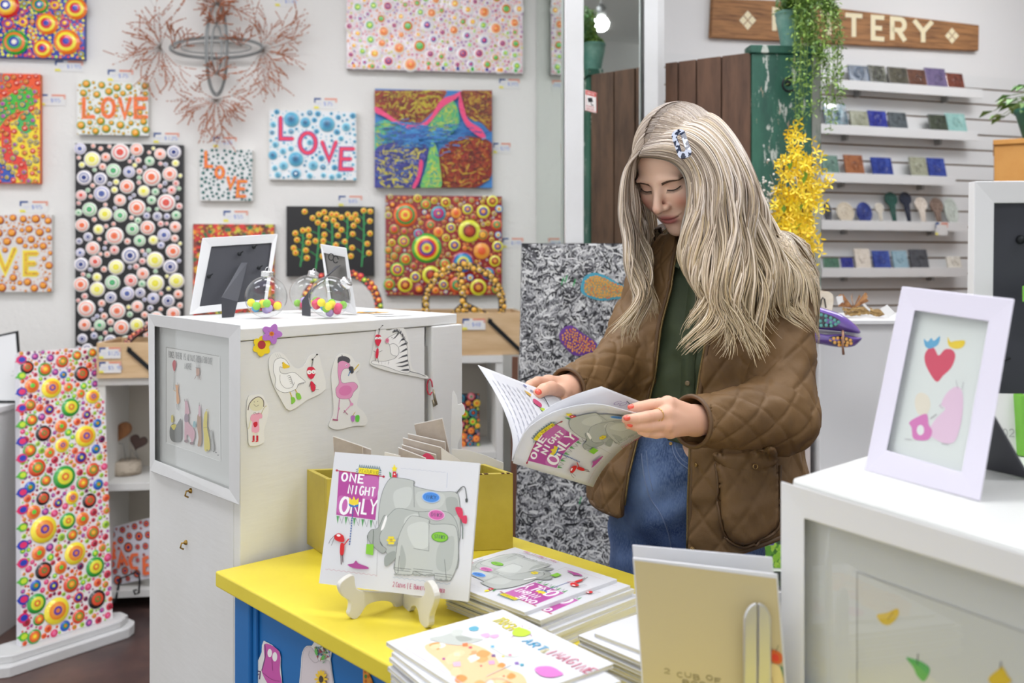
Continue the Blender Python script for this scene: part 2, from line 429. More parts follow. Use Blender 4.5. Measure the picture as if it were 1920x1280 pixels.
# ------------------------------------------------------------ unseen ceiling panels added for light, and the mirrored bulb
lm = emit('fill_diffuser', 'f7f9ff', PANEL_POWER)
steel = mat('white_metal', 'd4d4d4', 0.4)
fill_spots = [(-1.9, 1.0), (-1.7, 2.55), (-0.2, 1.2), (-0.3, 2.6), (1.5, 0.6), (2.3, 3.0), (1.2, 2.3), (0.2, -0.9)]  # added panels out of view, spread to brighten the walls
def make_fill_panel(x, y, label):
    t = thing('added_ceiling_light', label, 'light', (x, y, CEIL), 'added ceiling lights')
    f = MB(); hw, hd = 0.58, 0.28
    for a0, a1, b0, b1 in ((-hw, hw, -hd, -hd+.02), (-hw, hw, hd-.02, hd), (-hw, -hw+.02, -hd+.02, hd-.02), (hw-.02, hw, -hd+.02, hd-.02)):
        f.box(x+a0, x+a1, y+b0, y+b1, CEIL-.05, CEIL)
    f.build('fill_frame', steel, t)
    d = MB(); d.box(x-hw+.02, x+hw-.02, y-hd+.02, y+hd-.02, CEIL-.04, CEIL-.03); d.build('diffuser', lm, t)
    return t
L0 = make_fill_panel(*fill_spots[0], 'unseen white ceiling panel added to light the shop')
for x, y in fill_spots[1:]: copy_tree(L0, (x, y, CEIL))
# bulb spotlight seen in the mirror
bt = thing('spot_lamp', 'bare white bulb hanging from a metal socket, seen in the mirror', 'lamp', (2.18, 3.68, 2.57))
m = MB(); m.tube([(2.18, 3.68, CEIL), (2.18, 3.68, 2.67)], 0.006); m.build('rod', steel, bt)
m = MB(); m.lathe((2.18, 3.68, 2.63), [(0.025, 0), (0.028, 0.05), (0.012, 0.07)]); m.build('socket', mat('grey_metal', '8b8b8b', 0.4, 0.8), bt)
m = MB(); m.ball((2.18, 3.68, 2.595), 0.038, 20, 14); m.build('bulb', emit('bulb_glow', 'ffffff', BULB_POWER), bt)

# ------------------------------------------------------------ paintings
def scatter(w, h, spec, seed, gap=0.0, edge=0.0, keep=None, pre=None):
    """non-overlapping discs; spec = [(radius, tries)]"""
    rng = random.Random(seed); out = list(pre or [])
    X = np.zeros(6000); Y = np.zeros(6000); R = np.zeros(6000); n = 0
    for x, y, r in out: X[n], Y[n], R[n] = x, y, r; n += 1
    for r0_, tries in spec:
        for _ in range(tries):
            r = r0_*rng.uniform(0.88, 1.12)
            x = rng.uniform(edge+r*0.6, w-edge-r*0.6); y = rng.uniform(edge+r*0.6, h-edge-r*0.6)
            if keep and not keep(x, y, r): continue
            if n and (((X[:n]-x)**2+(Y[:n]-y)**2) < (R[:n]+r+gap)**2).any(): continue
            X[n], Y[n], R[n] = x, y, r; out.append((x, y, r)); n += 1
            if n > 5900: return out
    return out
def dot(mb, fn, x, y, r, cols, lift=0.35, fr=None, seg=None, base=0.0003):
    k = len(cols); seg = seg or (20 if r > 0.012 else 12 if r > 0.006 else 8)
    fr = fr or [1-i/k for i in range(k)]
    H = r*lift
    verts = []; faces = []
    for i, f in enumerate(fr):
        hh = base+H*math.sqrt(max(0, 1-(f*0.98)**2))
        for q in range(seg):
            a = 2*math.pi*(q+0.5*(i % 2)*0)/seg
            verts.append(tuple(fn(x+r*f*math.cos(a), y+r*f*math.sin(a), hh)))
    b = len(mb.v); mb.v.extend(verts)
    for i in range(k-1):
        c = hx(cols[i])
        for q in range(seg):
            mb.f.append((b+i*seg+q, b+i*seg+(q+1) % seg, b+(i+1)*seg+(q+1) % seg, b+(i+1)*seg+q)); mb.c.append(c); mb.m.append(0); mb.sm.append(True)
    c = hx(cols[-1]); ci = len(mb.v); mb.v.append(tuple(fn(x, y, base+H)))
    for q in range(seg):
        mb.f.append((b+(k-1)*seg+q, b+(k-1)*seg+(q+1) % seg, ci)); mb.c.append(c); mb.m.append(0); mb.sm.append(True)
class Panel: pass
def wall_panel(name, label, cat, px0, px1, py0, py1, thick=0.03, edge=None, p0=None, n=None, d=None, ground=None, part='canvas'):
    p0 = p0 or wallL0; n = n or nL; d = d or dL
    a = hit(px0, (py0+py1)/2, p0+n*thick, n); b = hit(px1, (py0+py1)/2, p0+n*thick, n)
    top = hit((px0+px1)/2, py0, p0+n*thick, n).z; bot = hit((px0+px1)/2, py1, p0+n*thick, n).z
    o = Vector((a.x, a.y, bot)); W = (b-a).length; H = top-bot
    t = thing(name, label, cat, tuple(o))
    m = MB(); m.obox(o, d*W, -n*(thick-0.0015), Z*H, ground or 'dedcd6'); m.build(part, edge or CANVAS, t)
    q = Panel(); q.t = t; q.w = W; q.h = H; q.o = o; q.d = d; q.n = n
    q.fn = lambda x, y, h: o+d*x+Z*y+n*h
    q.px = W/(px1-px0)
    q.zc = lambda x, y, h: hit(x, y, o+n*h, n)
    return q
def ground(q, col):
    m = MB(); m.add([tuple(q.fn(x, y, 0.0002)) for x, y in ((0, 0), (q.w, 0), (q.w, q.h), (0, q.h))], [(0, 1, 2, 3)], col); return m

R3 = random.Random(3)
# 1 rings on blue, top left
q = wall_panel('dot_painting', 'painting of big rings on royal blue and yellow, top left corner of the wall', 'painting', -45, 158, -70, 108, ground='2a2f96', edge=mat('blue_canvas', '2a3a9c', 0.5))
m = ground(q, '2336a4')
sch = [['28a33a', 'f07828', '26a03c', '2a3fb0', 'f2ead8'], ['d8262a', 'f2a01e', 'f2d51e', '2a3fb0', 'ffffff'], ['1d1a1e', 'e8672a', 'f2c71e', '7a2a8a', 'f29a3a'], ['e03a2a', '2a3fb0', 'f07828', 'f5e53a'], ['f07828', 'f5e53a', 'd8262a', '2a3fb0']]
for x, y, r in scatter(q.w, q.h, [(0.052, 60), (0.038, 120), (0.022, 300), (0.013, 600)], 5, 0.001): dot(m, q.fn, x, y, r, R3.choice(sch))
for x, y, r in scatter(q.w, q.h, [(0.0062, 4500)], 6): dot(m, q.fn, x, y, r, [R3.choice(['f5e53a', 'f2d51e', 'e8e832', 'f07828', 'd8262a', 'b8d830'])], base=0.0)
m.build('painted_rings', ACRYL, q.t)
# 2 red and yellow figures
q = wall_panel('dot_painting', 'tall red, yellow and green dotted painting at the left edge of the photo', 'painting', -90, 75, 137, 343, ground='d85a28', edge=mat('orange_canvas', 'd9682a', 0.5))
m = ground(q, 'ef5a2c'); A = Art(lambda x, y, h: q.zc(min(74.5, max(-88, x)), min(342, max(138, y)), h), mb=m)
A.blob([(-90, 250), (-20, 205), (30, 170), (58, 165), (62, 200), (20, 215), (-5, 245), (-40, 300), (-90, 330)], '4cb83a')
A.blob([(76, 190), (55, 215), (10, 235), (-10, 290), (0, 345), (74, 344)], 'f0d42a')
A.blob([(5, 232), (20, 240), (24, 285), (48, 300), (52, 338), (36, 338), (30, 312), (8, 300), (2, 262)], 'e23a2c')
A.blob([(38, 215), (60, 212), (66, 232), (52, 250), (32, 240)], '46b05a'); A.blob([(-20, 305), (10, 310), (28, 330), (25, 345), (-20, 345)], '2a52b0')
for x, y, r in scatter(q.w, q.h, [(0.0115, 1800), (0.006, 1200)], 8, 0.001): 
    dot(m, q.fn, x, y, r, R3.choice([['8a2a20', 'f2a02a', 'c02a30'], ['1f3f8a', 'f0d42a', '1f2a50'], ['2a9a5a', 'e04a8a', '2a3fb0'], ['c83a20', 'd8262a', 'f2c0a0']]), base=0.0012)
m.build('painted_dots', ACRYL, q.t)
# letters made of a fat line with dots on it
def letters(m, q, glyphs, lw, col, h0=0.001, outline=None, dots=None, seed=1, glow=None, rr=None):
    A = Art(q.zc, h0=h0, mb=m); rg = random.Random(seed)
    for ch, x, y, w_, h_, sl in glyphs:      # lower-left pixel, width, height, slant
        for stk in G[ch]:
            pts = [(x+a*w_+b*sl, y-b*h_) for a, b in stk]
            if glow: A.line(pts, lw*1.7, glow)
            if outline: A.line(pts, lw*1.45, outline)
    for ch, x, y, w_, h_, sl in glyphs:
        for stk in G[ch]:
            pts = [(x+a*w_+b*sl, y-b*h_) for a, b in stk]
            A.line(pts, lw, col)
            for e in (pts[0], pts[-1]): A.ell(e[0], e[1], lw/2, lw/2, col, n=10)
            if dots:
                for i in range(len(pts)-1):
                    (x0, y0), (x1, y1) = pts[i], pts[i+1]; L_ = math.hypot(x1-x0, y1-y0); k = max(1, int(L_/(lw*0.62)))
                    for j in range(k):
                        t_ = (j+0.5)/k; A.ell(x0+(x1-x0)*t_, y0+(y1-y0)*t_, lw*0.2, lw*0.2, rg.choice(dots), n=8)
def love_keep(q, glyphs, pad):
    segs = []
    for ch, x, y, w_, h_, sl in glyphs:
        for stk in G[ch]:
            pts = [(x+a*w_+b*sl, y-b*h_) for a, b in stk]
            segs += list(zip(pts[:-1], pts[1:]))
    S = []
    for (a, b), (c, d) in segs:
        u = q.zc(a, b, 0)-q.o; v = q.zc(c, d, 0)-q.o; S.append((u.dot(q.d), u.z, v.dot(q.d), v.z))
    S = np.array(S)
    def keep(x, y, r):
        dx = S[:, 2]-S[:, 0]; dy = S[:, 3]-S[:, 1]; L2 = dx*dx+dy*dy+1e-12
        t = np.clip(((x-S[:, 0])*dx+(y-S[:, 1])*dy)/L2, 0, 1)
        return bool((np.hypot(S[:, 0]+t*dx-x, S[:, 1]+t*dy-y) > r+pad).all())
    return keep
# 3 orange LOVE
q = wall_panel('love_painting', 'square white canvas of green and orange dots reading LOVE in orange capitals', 'painting', 145, 278, 153, 253)
gl = [('L', 157, 219, 19, 34, 0), ('O', 192, 219, 22, 34, 0), ('V', 224, 219, 20, 34, 0), ('E', 254, 219, 20, 34, 0)]
m = ground(q, 'e4e4e0')
for x, y, r in scatter(q.w, q.h, [(0.0165, 90), (0.0115, 180), (0.007, 500), (0.0035, 500)], 11, 0.003, keep=love_keep(q, gl, 0.006)):
    dot(m, q.fn, x, y, r, ['5aa83c', 'e89a2a', 'e8a43a', 'f0b04a'] if r > 0.006 else ['8aa83c', 'e89a2a', 'e8843a'], lift=0.6)
letters(m, q, gl, 7.5, 'f0763a', dots=['e85c20', 'f58a4a', 'e8641e', '9a7a30']); m.build('painted_dots', ACRYL, q.t)
# 4 yellow LOVE cut by the frame
q = wall_panel('love_painting', 'orange dotted canvas with yellow V and E, cut off by the left edge', 'painting', -92, 97, 402, 547)
gl = [('V', -8, 508, 36, 42, 0), ('E', 48, 513, 22, 38, 0), ('L', -80, 508, 20, 42, 0), ('O', -48, 508, 28, 42, 0)]
m = ground(q, 'dcd6d2')
for x, y, r in scatter(q.w, q.h, [(0.0165, 200), (0.011, 500), (0.006, 1200), (0.003, 700)], 12, 0.002, keep=love_keep(q, gl, 0.018)):
    dot(m, q.fn, x, y, r, ['a8381e', 'e89a2a', 'ef9d32', 'eda03c'], lift=0.5)
letters(m, q, gl, 7, 'ecc42a', glow='f0e23a', dots=['c05a1e', 'd07a20', '8a3018', 'e0a020']); m.build('painted_dots', ACRYL, q.t)
# 5 tall black
q = wall_panel('dot_painting', 'tall black canvas covered with pastel bullseye rings', 'painting', 141, 343, 270, 692, edge=BLACKC, ground='1d1c1e')
m = MB(); W_ = 'efe9e4'
cb = [['d9d4da', 'f7f2ee', '2a4296', W_, '283c8e', '1d2a60'], [W_, 'f2a08a', W_, 'ee7040', 'ec6a3a'], [W_, 'e89088', W_, 'df4a40', 'e05a48'], ['dfe8d8', '9ccf9c', W_, '3fa562', '58b878'], [W_, 'f0ec8a', 'f6f2c8', 'eae03a', 'efe64a'], ['e4dfe6', 'a8a8cc', W_, '5a6aa8', '4a5a9c'], [W_, 'f4b0a0', W_, 'ee8060', 'ec6a3a']]
for x, y, r in scatter(q.w, q.h, [(0.034, 50), (0.028, 500), (0.0215, 900), (0.0145, 1500), (0.0095, 2500)], 21, 0.0008, edge=0.004): dot(m, q.fn, x, y, r, R3.choice(cb), lift=0.3)
m.build('painted_rings', ACRYL, q.t)
# 6 small teal LOVE
q = wall_panel('love_painting', 'smallest LOVE canvas, orange letters stepping down over teal dots', 'painting', 375, 473, 280, 376)
gl = [('L', 385, 311, 14, 27, 0), ('O', 405, 334, 16, 22, 0), ('V', 427, 349, 13, 20, 0), ('E', 445, 367, 15, 26, -3)]
gl = [('L', 386, 312, 13, 28, 0), ('O', 405, 333, 14, 20, 0), ('V', 425, 352, 14, 20, 2), ('E', 445, 368, 15, 28, 2)]
m = ground(q, 'dddedd')
for x, y, r in scatter(q.w, q.h, [(0.0068, 900), (0.0045, 900)], 13, 0.0042, keep=love_keep(q, gl, 0.006)): dot(m, q.fn, x, y, r, ['2a5a58', '34706a', '6a9a94'], lift=0.7)
letters(m, q, gl, 4.6, 'f08030', outline='d8402a', dots=['f5d040', 'e85a30', 'f0a040']); m.build('painted_dots', ACRYL, q.t)
# 7 red leaves behind the frame
q = wall_panel('leaf_painting', 'red, green and orange leaf patterned canvas behind the left photo frame', 'painting', 362, 515, 420, 600, ground='8a2a20')
m = ground(q, '8a3a22'); rg = random.Random(4)
for k in range(520):
    x, y = rg.uniform(0, q.w), rg.uniform(0, q.h); c = rg.choice(['d8352a', 'c82a26', 'e85a28', '2f6a3a', 'e8a028', '5a2018', 'd8352a', 'c8c03a'])
    n_ = rg.choice([5, 6]); r = rg.uniform(0.008, 0.02); a0 = rg.uniform(0, 6)
    m.add([tuple(q.fn(min(q.w, max(0, x+(r if i % 2 else r*0.5)*math.cos(a0+i*math.pi/n_))), min(q.h, max(0, y+(r if i % 2 else r*0.5)*math.sin(a0+i*math.pi/n_))), 0.0004+k*2e-6)) for i in range(2*n_)], [tuple(range(2*n_))], c)
for x, y, r in scatter(q.w, q.h, [(0.004, 300)], 14, 0.01): dot(m, q.fn, x, y, r, ['d8b03a', 'e8d84a'], base=0.0018)
m.build('painted_leaves', ACRYL, q.t)
# 8 blue LOVE
q = wall_panel('love_painting', 'white canvas of pale blue dots with red LOVE outlined in blue', 'painting', 505, 668, 208, 337)
gl = [('L', 526, 260, 24, 40, 0), ('O', 562, 287, 30, 38, 0), ('V', 604, 300, 26, 34, 0), ('E', 638, 317, 23, 38, 2)]
m = ground(q, 'e4e6e8'); bl = [['7cc4dc', '58a8cc', '3a7ea8', '2a5a80'], ['9ad4e4', '6ab4d0', '44809c'], ['a8d8e8', '58a0c4', '2c4c78', 'c8e0ea']]
for x, y, r in scatter(q.w, q.h, [(0.031, 10), (0.022, 40), (0.0135, 300), (0.007, 500), (0.0035, 400)], 15, 0.0035, keep=love_keep(q, gl, 0.010)): dot(m, q.fn, x, y, r, R3.choice(bl), lift=0.5)
letters(m, q, gl, 6.2, 'e83a5a', outline='3a3aa8'); m.build('painted_dots', ACRYL, q.t)
# 9 yellow flowers on black
q = wall_panel('flower_painting', 'black canvas with yellow button flowers on green stems', 'painting', 537, 702, 387, 518, edge=BLACKC, ground='1d1c1e')
m = MB(); A = Art(q.zc, h0=0.001, mb=m); rg = random.Random(9)
stems = [(563, 500, 568, 432), (592, 505, 598, 402), (620, 500, 622, 402), (645, 505, 652, 402), (678, 500, 682, 395)]
pts = []
for x0, y0, x1, y1 in stems:
    A.line([(x0, y0), ((x0+x1)/2+2, (y0+y1)/2), (x1, y1)], 2.6, '2f9a52', 6)
    for k in range(9):
        t_ = 0.15+k*0.1; s_ = -1 if k % 2 else 1; xa = x0+(x1-x0)*t_; ya = y0+(y1-y0)*t_
        xb, yb = xa+s_*rg.uniform(9, 15), ya-rg.uniform(4, 10); A.line([(xa, ya), (xb, yb)], 1.5, '2f9a52'); pts.append((xb, yb))
    pts.append((x1, y1))
for k in range(26): pts.append((rg.uniform(570, 695), rg.uniform(393, 455)))
ex_ = []
for x, y in pts:
    if any(math.hypot(x-a_, y-b_) < 9 for a_, b_ in ex_) or not (541 < x < 698 and 391 < y < 512): continue
    ex_.append((x, y)); u = q.zc(x, y, 0)-q.o; dot(m, q.fn, u.dot(q.d), u.z, 0.0125, ['f0d048', 'eebb30', 'e8a52a', 'e05a28', 'e0602a'], base=0.002)
m.build('painted_flowers', ACRYL, q.t)
# 10 large white
q = wall_panel('dot_painting', 'largest white canvas with rainbow teardrop dots, top of the wall', 'painting', 650, 980, -70, 133, thick=0.04, edge=mat('lilac_canvas', 'b9b2b4', 0.7))
m = ground(q, 'dfd2d6'); W_ = 'efeaea'
cc = [[W_, W_, 'f0a030', 'f2d040'], [W_, W_, '3aa84a', 'b8d83a', 'c8e04a'], [W_, 'ece6ea', 'd83a4a', '2a3a8a', 'd83a4a'], [W_, 'e8782a', '4ab04a', '58b850'], [W_, W_, '4a3a9a', 'd8305a'], [W_, 'f2b070', 'e8642a', 'f0a030']]
for x, y, r in scatter(q.w, q.h, [(0.030, 40), (0.022, 200), (0.0165, 700), (0.011, 900)], 31, 0.001): dot(m, q.fn, x, y, r, R3.choice(cc), lift=0.3)
for x, y, r in scatter(q.w, q.h, [(0.0065, 4200), (0.004, 3600)], 32, 0.0005): dot(m, q.fn, x, y, r, R3.choice([['e8a0b0', 'a83a6a'], ['f0c0a8', 'e07a3a'], ['d8d090', 'c8c03a'], ['c8a8c8', '8a3a8a'], ['f0d8d8', 'd86a7a']]), base=0)
for k in range(12):   # drops running over the lower edge
    x = q.w*(k+0.5)/12; c = R3.choice(cc)
    m.add([tuple(q.fn(x+0.016*math.cos(t_)*(1 if math.sin(t_) > -0.2 else 0.5), 0.012+0.016*math.sin(t_), 0.004)) for t_ in (2*math.pi*i/14 for i in range(14))], [tuple(range(14))], W_)
    m.add([tuple(q.fn(x+0.008*math.cos(t_), 0.012+0.010*math.sin(t_), 0.005)) for t_ in (2*math.pi*i/12 for i in range(12))], [tuple(range(12))], c[-2])
m.build('painted_dots', ACRYL, q.t)
# 11 abstract
q = wall_panel('abstract_painting', 'abstract canvas with blue rivers, pink veins and rusty red islands', 'painting', 703, 923, 169, 351, edge=mat('brown_canvas', '6f5a40', 0.6), ground='6f5a40')
m = ground(q, '3a7ec0'); s2 = 2.1327
A = Art(lambda x, y, h: q.zc(480+x/s2, y/s2, h), mb=m, dh=0.00001)
def clampq(pts): return [(min(944, max(474, x)), min(750, max(361, y))) for x, y in pts]
def reg(pts, base_, specks, n_, seed):
    pp = clampq(smooth_pts(pts, 6)); A.poly(pp, base_); rg = random.Random(seed)
    xs = [p[0] for p in pp]; ys = [p[1] for p in pp]
    def ins(x, y):
        c = False; j = len(pp)-1
        for i in range(len(pp)):
            if (pp[i][1] > y) != (pp[j][1] > y) and x < (pp[j][0]-pp[i][0])*(y-pp[i][1])/(pp[j][1]-pp[i][1]+1e-9)+pp[i][0]: c = not c
            j = i
        return c
    for _ in range(n_):
        x, y = rg.uniform(min(xs), max(xs)), rg.uniform(min(ys), max(ys)); a = rg.uniform(0, 3.1); L_ = rg.uniform(5, 26)
        e = [(x-L_*math.cos(a), y-L_*math.sin(a)*0.7), (x+rg.uniform(-4, 4), y+rg.uniform(-4, 4)), (x+L_*math.cos(a), y+L_*math.sin(a)*0.7)]
        if all(ins(*p_) for p_ in e): A.line(e, rg.uniform(1.5, 6), rg.choice(specks), 3)
reg([(474, 361), (740, 355), (745, 400), (700, 455), (650, 495), (600, 490), (540, 470), (500, 440), (474, 430)], '9a4a28', ['b8a028', '7a2a1c', '8a3a1e', 'c8b830', '5a2a20', 'a83a28'], 700, 1)
reg([(825, 361), (946, 355), (946, 520), (900, 490), (850, 470), (825, 420)], '94421f', ['b88a28', '7a2a1c', '8a3a1e', 'c8a830', '5a2a20'], 400, 2)
reg([(735, 600), (790, 560), (850, 545), (946, 575), (946, 690), (900, 740), (850, 752), (740, 752), (735, 670)], '932c18', ['a83a1c', '6a1f16', 'b85a20', 'c8a02c', '5a2018', 'a0281c'], 700, 3)
reg([(474, 500), (540, 480), (600, 520), (620, 545), (560, 570), (520, 600), (474, 600)], '4fae8e', ['3aa0b8', '9ab850', '58b878', 'c8c03a'], 260, 4)
reg([(474, 605), (540, 570), (620, 560), (690, 590), (670, 660), (640, 752), (474, 752)], '3c3f92', ['2a2f6a', '5a5aa8', 'c8c03a', '34347a', 'd8c838', '4a6ab0'], 520, 5)
reg([(690, 500), (740, 440), (780, 400), (805, 430), (810, 500), (760, 550), (710, 565), (680, 540)], '52b073', ['9ab850', 'c8c84a', '3a9a8a', '78b860'], 300, 6)
reg([(700, 570), (722, 590), (735, 660), (738, 752), (660, 752), (680, 670)], '6ebb62', ['c8c84a', '3a9a8a', 'a8c850'], 200, 7)
A.blob([(478, 425), (520, 450), (580, 490), (640, 500), (690, 475), (740, 400), (790, 380), (820, 365), (800, 395), (745, 430), (700, 485), (650, 520), (580, 505), (510, 465), (478, 450)], 'e8487c', 4)
A.blob([(815, 370), (830, 420), (850, 480), (900, 515), (920, 555), (890, 545), (840, 500), (812, 430)], 'e8487c', 4)
A.blob([(655, 640), (668, 650), (660, 700), (640, 748), (625, 748), (645, 700)], 'e0407a', 4)
rg = random.Random(8)
for _ in range(320):
    t_ = rg.random(); x = 640+rg.gauss(0, 90); y = 540+rg.gauss(0, 22)
    if 480 < x < 935: A.line(clampq([(x-15, y+rg.uniform(-6, 6)), (x, y), (x+15, y+rg.uniform(-6, 6))]), rg.uniform(2, 5), rg.choice(['3a86c8', '3a6ab0', '2f74bc', '4a9ad0', '344f9a']), 3)
m.build('painted_canvas', mat('thick_oil_paint', rough=0.4, attr=True, bump=(90, 0.7, 0.006)), q.t)
# 12 bright rings
q = wall_panel('dot_painting', 'square canvas crowded with rainbow rings above the yellow peace sign', 'painting', 723, 941, 367, 553, edge=BLACKC, ground='8a1f1c')
m = ground(q, '8f1d20')
pre = [(800, 465, 30), (880, 433, 23), (868, 492, 24), (760, 403, 24), (822, 400, 15), (745, 505, 14), (808, 515, 18), (915, 513, 15), (905, 440, 12), (785, 438, 10), (757, 452, 12)]
pr = []
for x, y, r in pre: u = q.zc(x, y, 0)-q.o; pr.append((u.dot(q.d), u.z, r*q.px*0.92))
big = [['46b03c', 'e8e03a', 'e23a28', '5a3f9a', 'e8d83a', 'e86428'], ['e8e83a', 'd8d83a', '7a2018', 'b8401e', 'c85028'], ['b03a2a', '2a58b0', '3ab0c8', 'f0e040', '2a3f9a', 'f08a3a'], ['f06a2c', '3a9a4a', 'e85a28', 'f0d83a', 'e86428'], ['3ab0b8', '7a3a9a', 'e03a40', '3a4aa8', 'f0c03a']]
oth = [['ee6a2c', 'd8402a', 'e8c83a'], ['e8e03a', '9a2a20', 'e8a03a'], ['58b048', 'e88a2c', 'c83a2c', 'e8d83a'], ['e06030', '3a9a58', 'f0903a'], ['2a6ab8', 'c8e0e0', 'f0d040', 'e04a3a'], ['e8e03a', '4a3f9a', 'f0a040'], ['7a1f30', 'e87a2c', 'f0c83a'], ['f0a03c', 'e8602c'], ['9a8a30', 'e0502c', 'a83a5a']]
al = scatter(q.w, q.h, [(0.034, 90), (0.024, 260), (0.016, 500), (0.010, 900), (0.0055, 1800)], 41, 0.0008, pre=pr)
for i, (x, y, r) in enumerate(al): dot(m, q.fn, x, y, r, big[i % 5] if i < len(pr) else R3.choice(oth), lift=0.3)
m.build('painted_rings', ACRYL, q.t)

# ------------------------------------------------------------ twig and bead sculpture
GREY = mat('grey_wire', '8f9190', 0.45, 0.6); TWIG = mat('brown_wire', '7d6f66', 0.6, 0.2); BEAD = mat('copper_bead', 'ac6640', 0.45, 0.1)
def zs(x, y, h): return hit(190+x/4.571, y/4.571, wallL0+nL*h, nL)
sc_ = thing('wire_sculpture', 'cross-shaped grey wire wall sculpture with sprays of copper-tipped twigs', 'sculpture', tuple(zs(985, 420, 0.02)))
m = MB()
def el(cx, cy, rx, ry, h, r, sq=1.0):
    pts = [zs(cx+rx*math.copysign(abs(math.cos(t_))**sq, math.cos(t_)), cy+ry*math.sin(t_), h+0.01*math.cos(2*t_)) for t_ in (2*math.pi*i/48 for i in range(48))]
    m.tube(pts, r, 6, closed=True)
for rx, ry, h, r in ((400, 95, .05, .0042), (385, 80, .055, .0036), (300, 48, .06, .003)): el(985, 410, rx, ry, h, r)
for rx, ry, h, r in ((95, 400, .05, .0045), (80, 380, .058, .004), (45, 200, .065, .004)): el(988, 420, rx, ry, h, r)
m.build('wire_frame', GREY, sc_)
rg = random.Random(17)
def spray(hx_, hy_, a0, a1, n_, L0_, L1_):
    tw = MB(); bd = MB()
    def bead(p, d_):
        s_ = 0.0052; d_ = d_.normalized(); a_ = d_.orthogonal().normalized(); b_ = d_.cross(a_)
        vs = [p+d_*s_*1.3, p-d_*s_*1.3]+[p+v*s_*0.62 for v in (a_, b_, -a_, -b_)]
        bd.add([tuple(v) for v in vs], [(0, 2, 3), (0, 3, 4), (0, 4, 5), (0, 5, 2), (1, 3, 2), (1, 4, 3), (1, 5, 4), (1, 2, 5)])
    def branch(x, y, h, a, L_, r, lvl):
        pts = []; hh = h; n2_ = 7; cv = rg.uniform(-.45, .45)
        for i in range(n2_+1):
            t_ = i/n2_; aa = a+cv*t_
            pts.append((x+L_*t_*math.cos(aa), y-L_*t_*math.sin(aa), hh+0.03*t_*rg.uniform(.6, 1.4)))
        W3 = [zs(*p_) for p_ in pts]; tw.tube(W3, [r*.7*(1-.6*i/n2_) for i in range(n2_+1)], 4)
        for i in range(2, n2_+1):
            if rg.random() < .85: bead((W3[i]+W3[i-1]*0.5*0+W3[i]*0)/1, W3[i]-W3[i-1])
            if rg.random() < .6: bead((W3[i]+W3[i-1])/2, W3[i]-W3[i-1])
        if lvl:
            for _ in range(2):
                i = rg.randint(3, 5); branch(pts[i][0], pts[i][1], pts[i][2], a+cv*.5+rg.choice([-1, 1])*rg.uniform(.3, .8), L_*rg.uniform(.3, .5), r*.6, lvl-1)
    for k in range(n_):
        a = math.radians(a0+(a1-a0)*(k+rg.uniform(-.3, .3))/(n_-1)); branch(hx_, hy_, rg.uniform(.02, .07), a, rg.uniform(L0_, L1_), 0.0012, 1)
    o1 = tw.build('twig_spray', TWIG, sc_); bd.build('beads', BEAD, o1)
spray(510, 405, 75, 300, 26, 200, 450); spray(1380, 425, -120, 105, 30, 230, 500)
spray(985, 850, 165, 375, 26, 200, 440); spray(985, 210, 20, 160, 12, 100, 230); spray(1000, 40, -20, 200, 22, 120, 330); spray(985, 640, -20, 200, 10, 90, 210)
spray(620, 420, 20, 110, 8, 150, 300); spray(1200, 400, 60, 150, 7, 100, 220)

# ------------------------------------------------------------ price tags
def price_tag(px0, px1, py0, py1, where, price, p0=None, n=None, d=None):
    q = wall_panel('price_tag', where, 'price tag', px0, px1, py0, py1, thick=0.003, p0=p0, n=n, d=d, edge=PAPERW, part='card')
    q.t['group'] = 'price tags beside the artworks'
    A = Art(quadfn(q.o+q.n*0.0002, q.d*q.w, Z*q.h))
    A.poly([(0, .55), (.06, .55), (.06, .82), (.3, .85), (.3, 1), (0, 1)], '34518c'); A.poly([(.45, .84), (1, .84), (1, 1), (.45, 1)], 'dd9078')
    A.poly([(.92, .6), (1, .6), (1, .9), (.92, .9)], 'e0a898')
    A.poly([(0, 0), (.22, 0), (.18, .22), (0, .22)], 'e6dc5a'); A.text(price, .42, .3, .34, .1, '8f9fd0', .03, small=1)
    A.line([(.12, .5), (.34, .5)], .05, 'c4c8dc'); A.line([(.12, .34), (.3, .34)], .04, 'ccd0e0')
    A.build('printing', q.t); return q
tags = [(103, 156, 114, 134, 'price tag under the blue and yellow ring painting', '$195'), (75, 123, 177, 198, 'price tag right of the tall red and yellow painting', '$95'),
 (202, 250, 131, 152, 'price tag above the orange LOVE canvas', '$75'), (288, 336, 249, 268, 'price tag above the tall black ring canvas', '$125'),
 (37, 90, 377, 398, 'price tag above the yellow V and E canvas', '$95'), (400, 444, 257, 276, 'price tag above the small teal LOVE canvas', '$35'),
 (419, 465, 395, 416, 'price tag above the red leaf canvas', '$55'), (589, 632, 184, 204, 'price tag above the blue and red LOVE canvas', '$75'),
 (635, 679, 367, 386, 'price tag above the black flower canvas', '$85'), (936, 974, 148, 166, 'price tag under the largest white canvas', '$395'),
 (925, 957, 268, 287, 'price tag right of the abstract canvas', '$275'), (942, 981, 446, 464, 'price tag right of the crowded rainbow rings canvas', '$195'), (516, 559, -8, 12, 'price tag right of the wire sculpture top spray', '$145')]
for t_ in tags: price_tag(*t_)
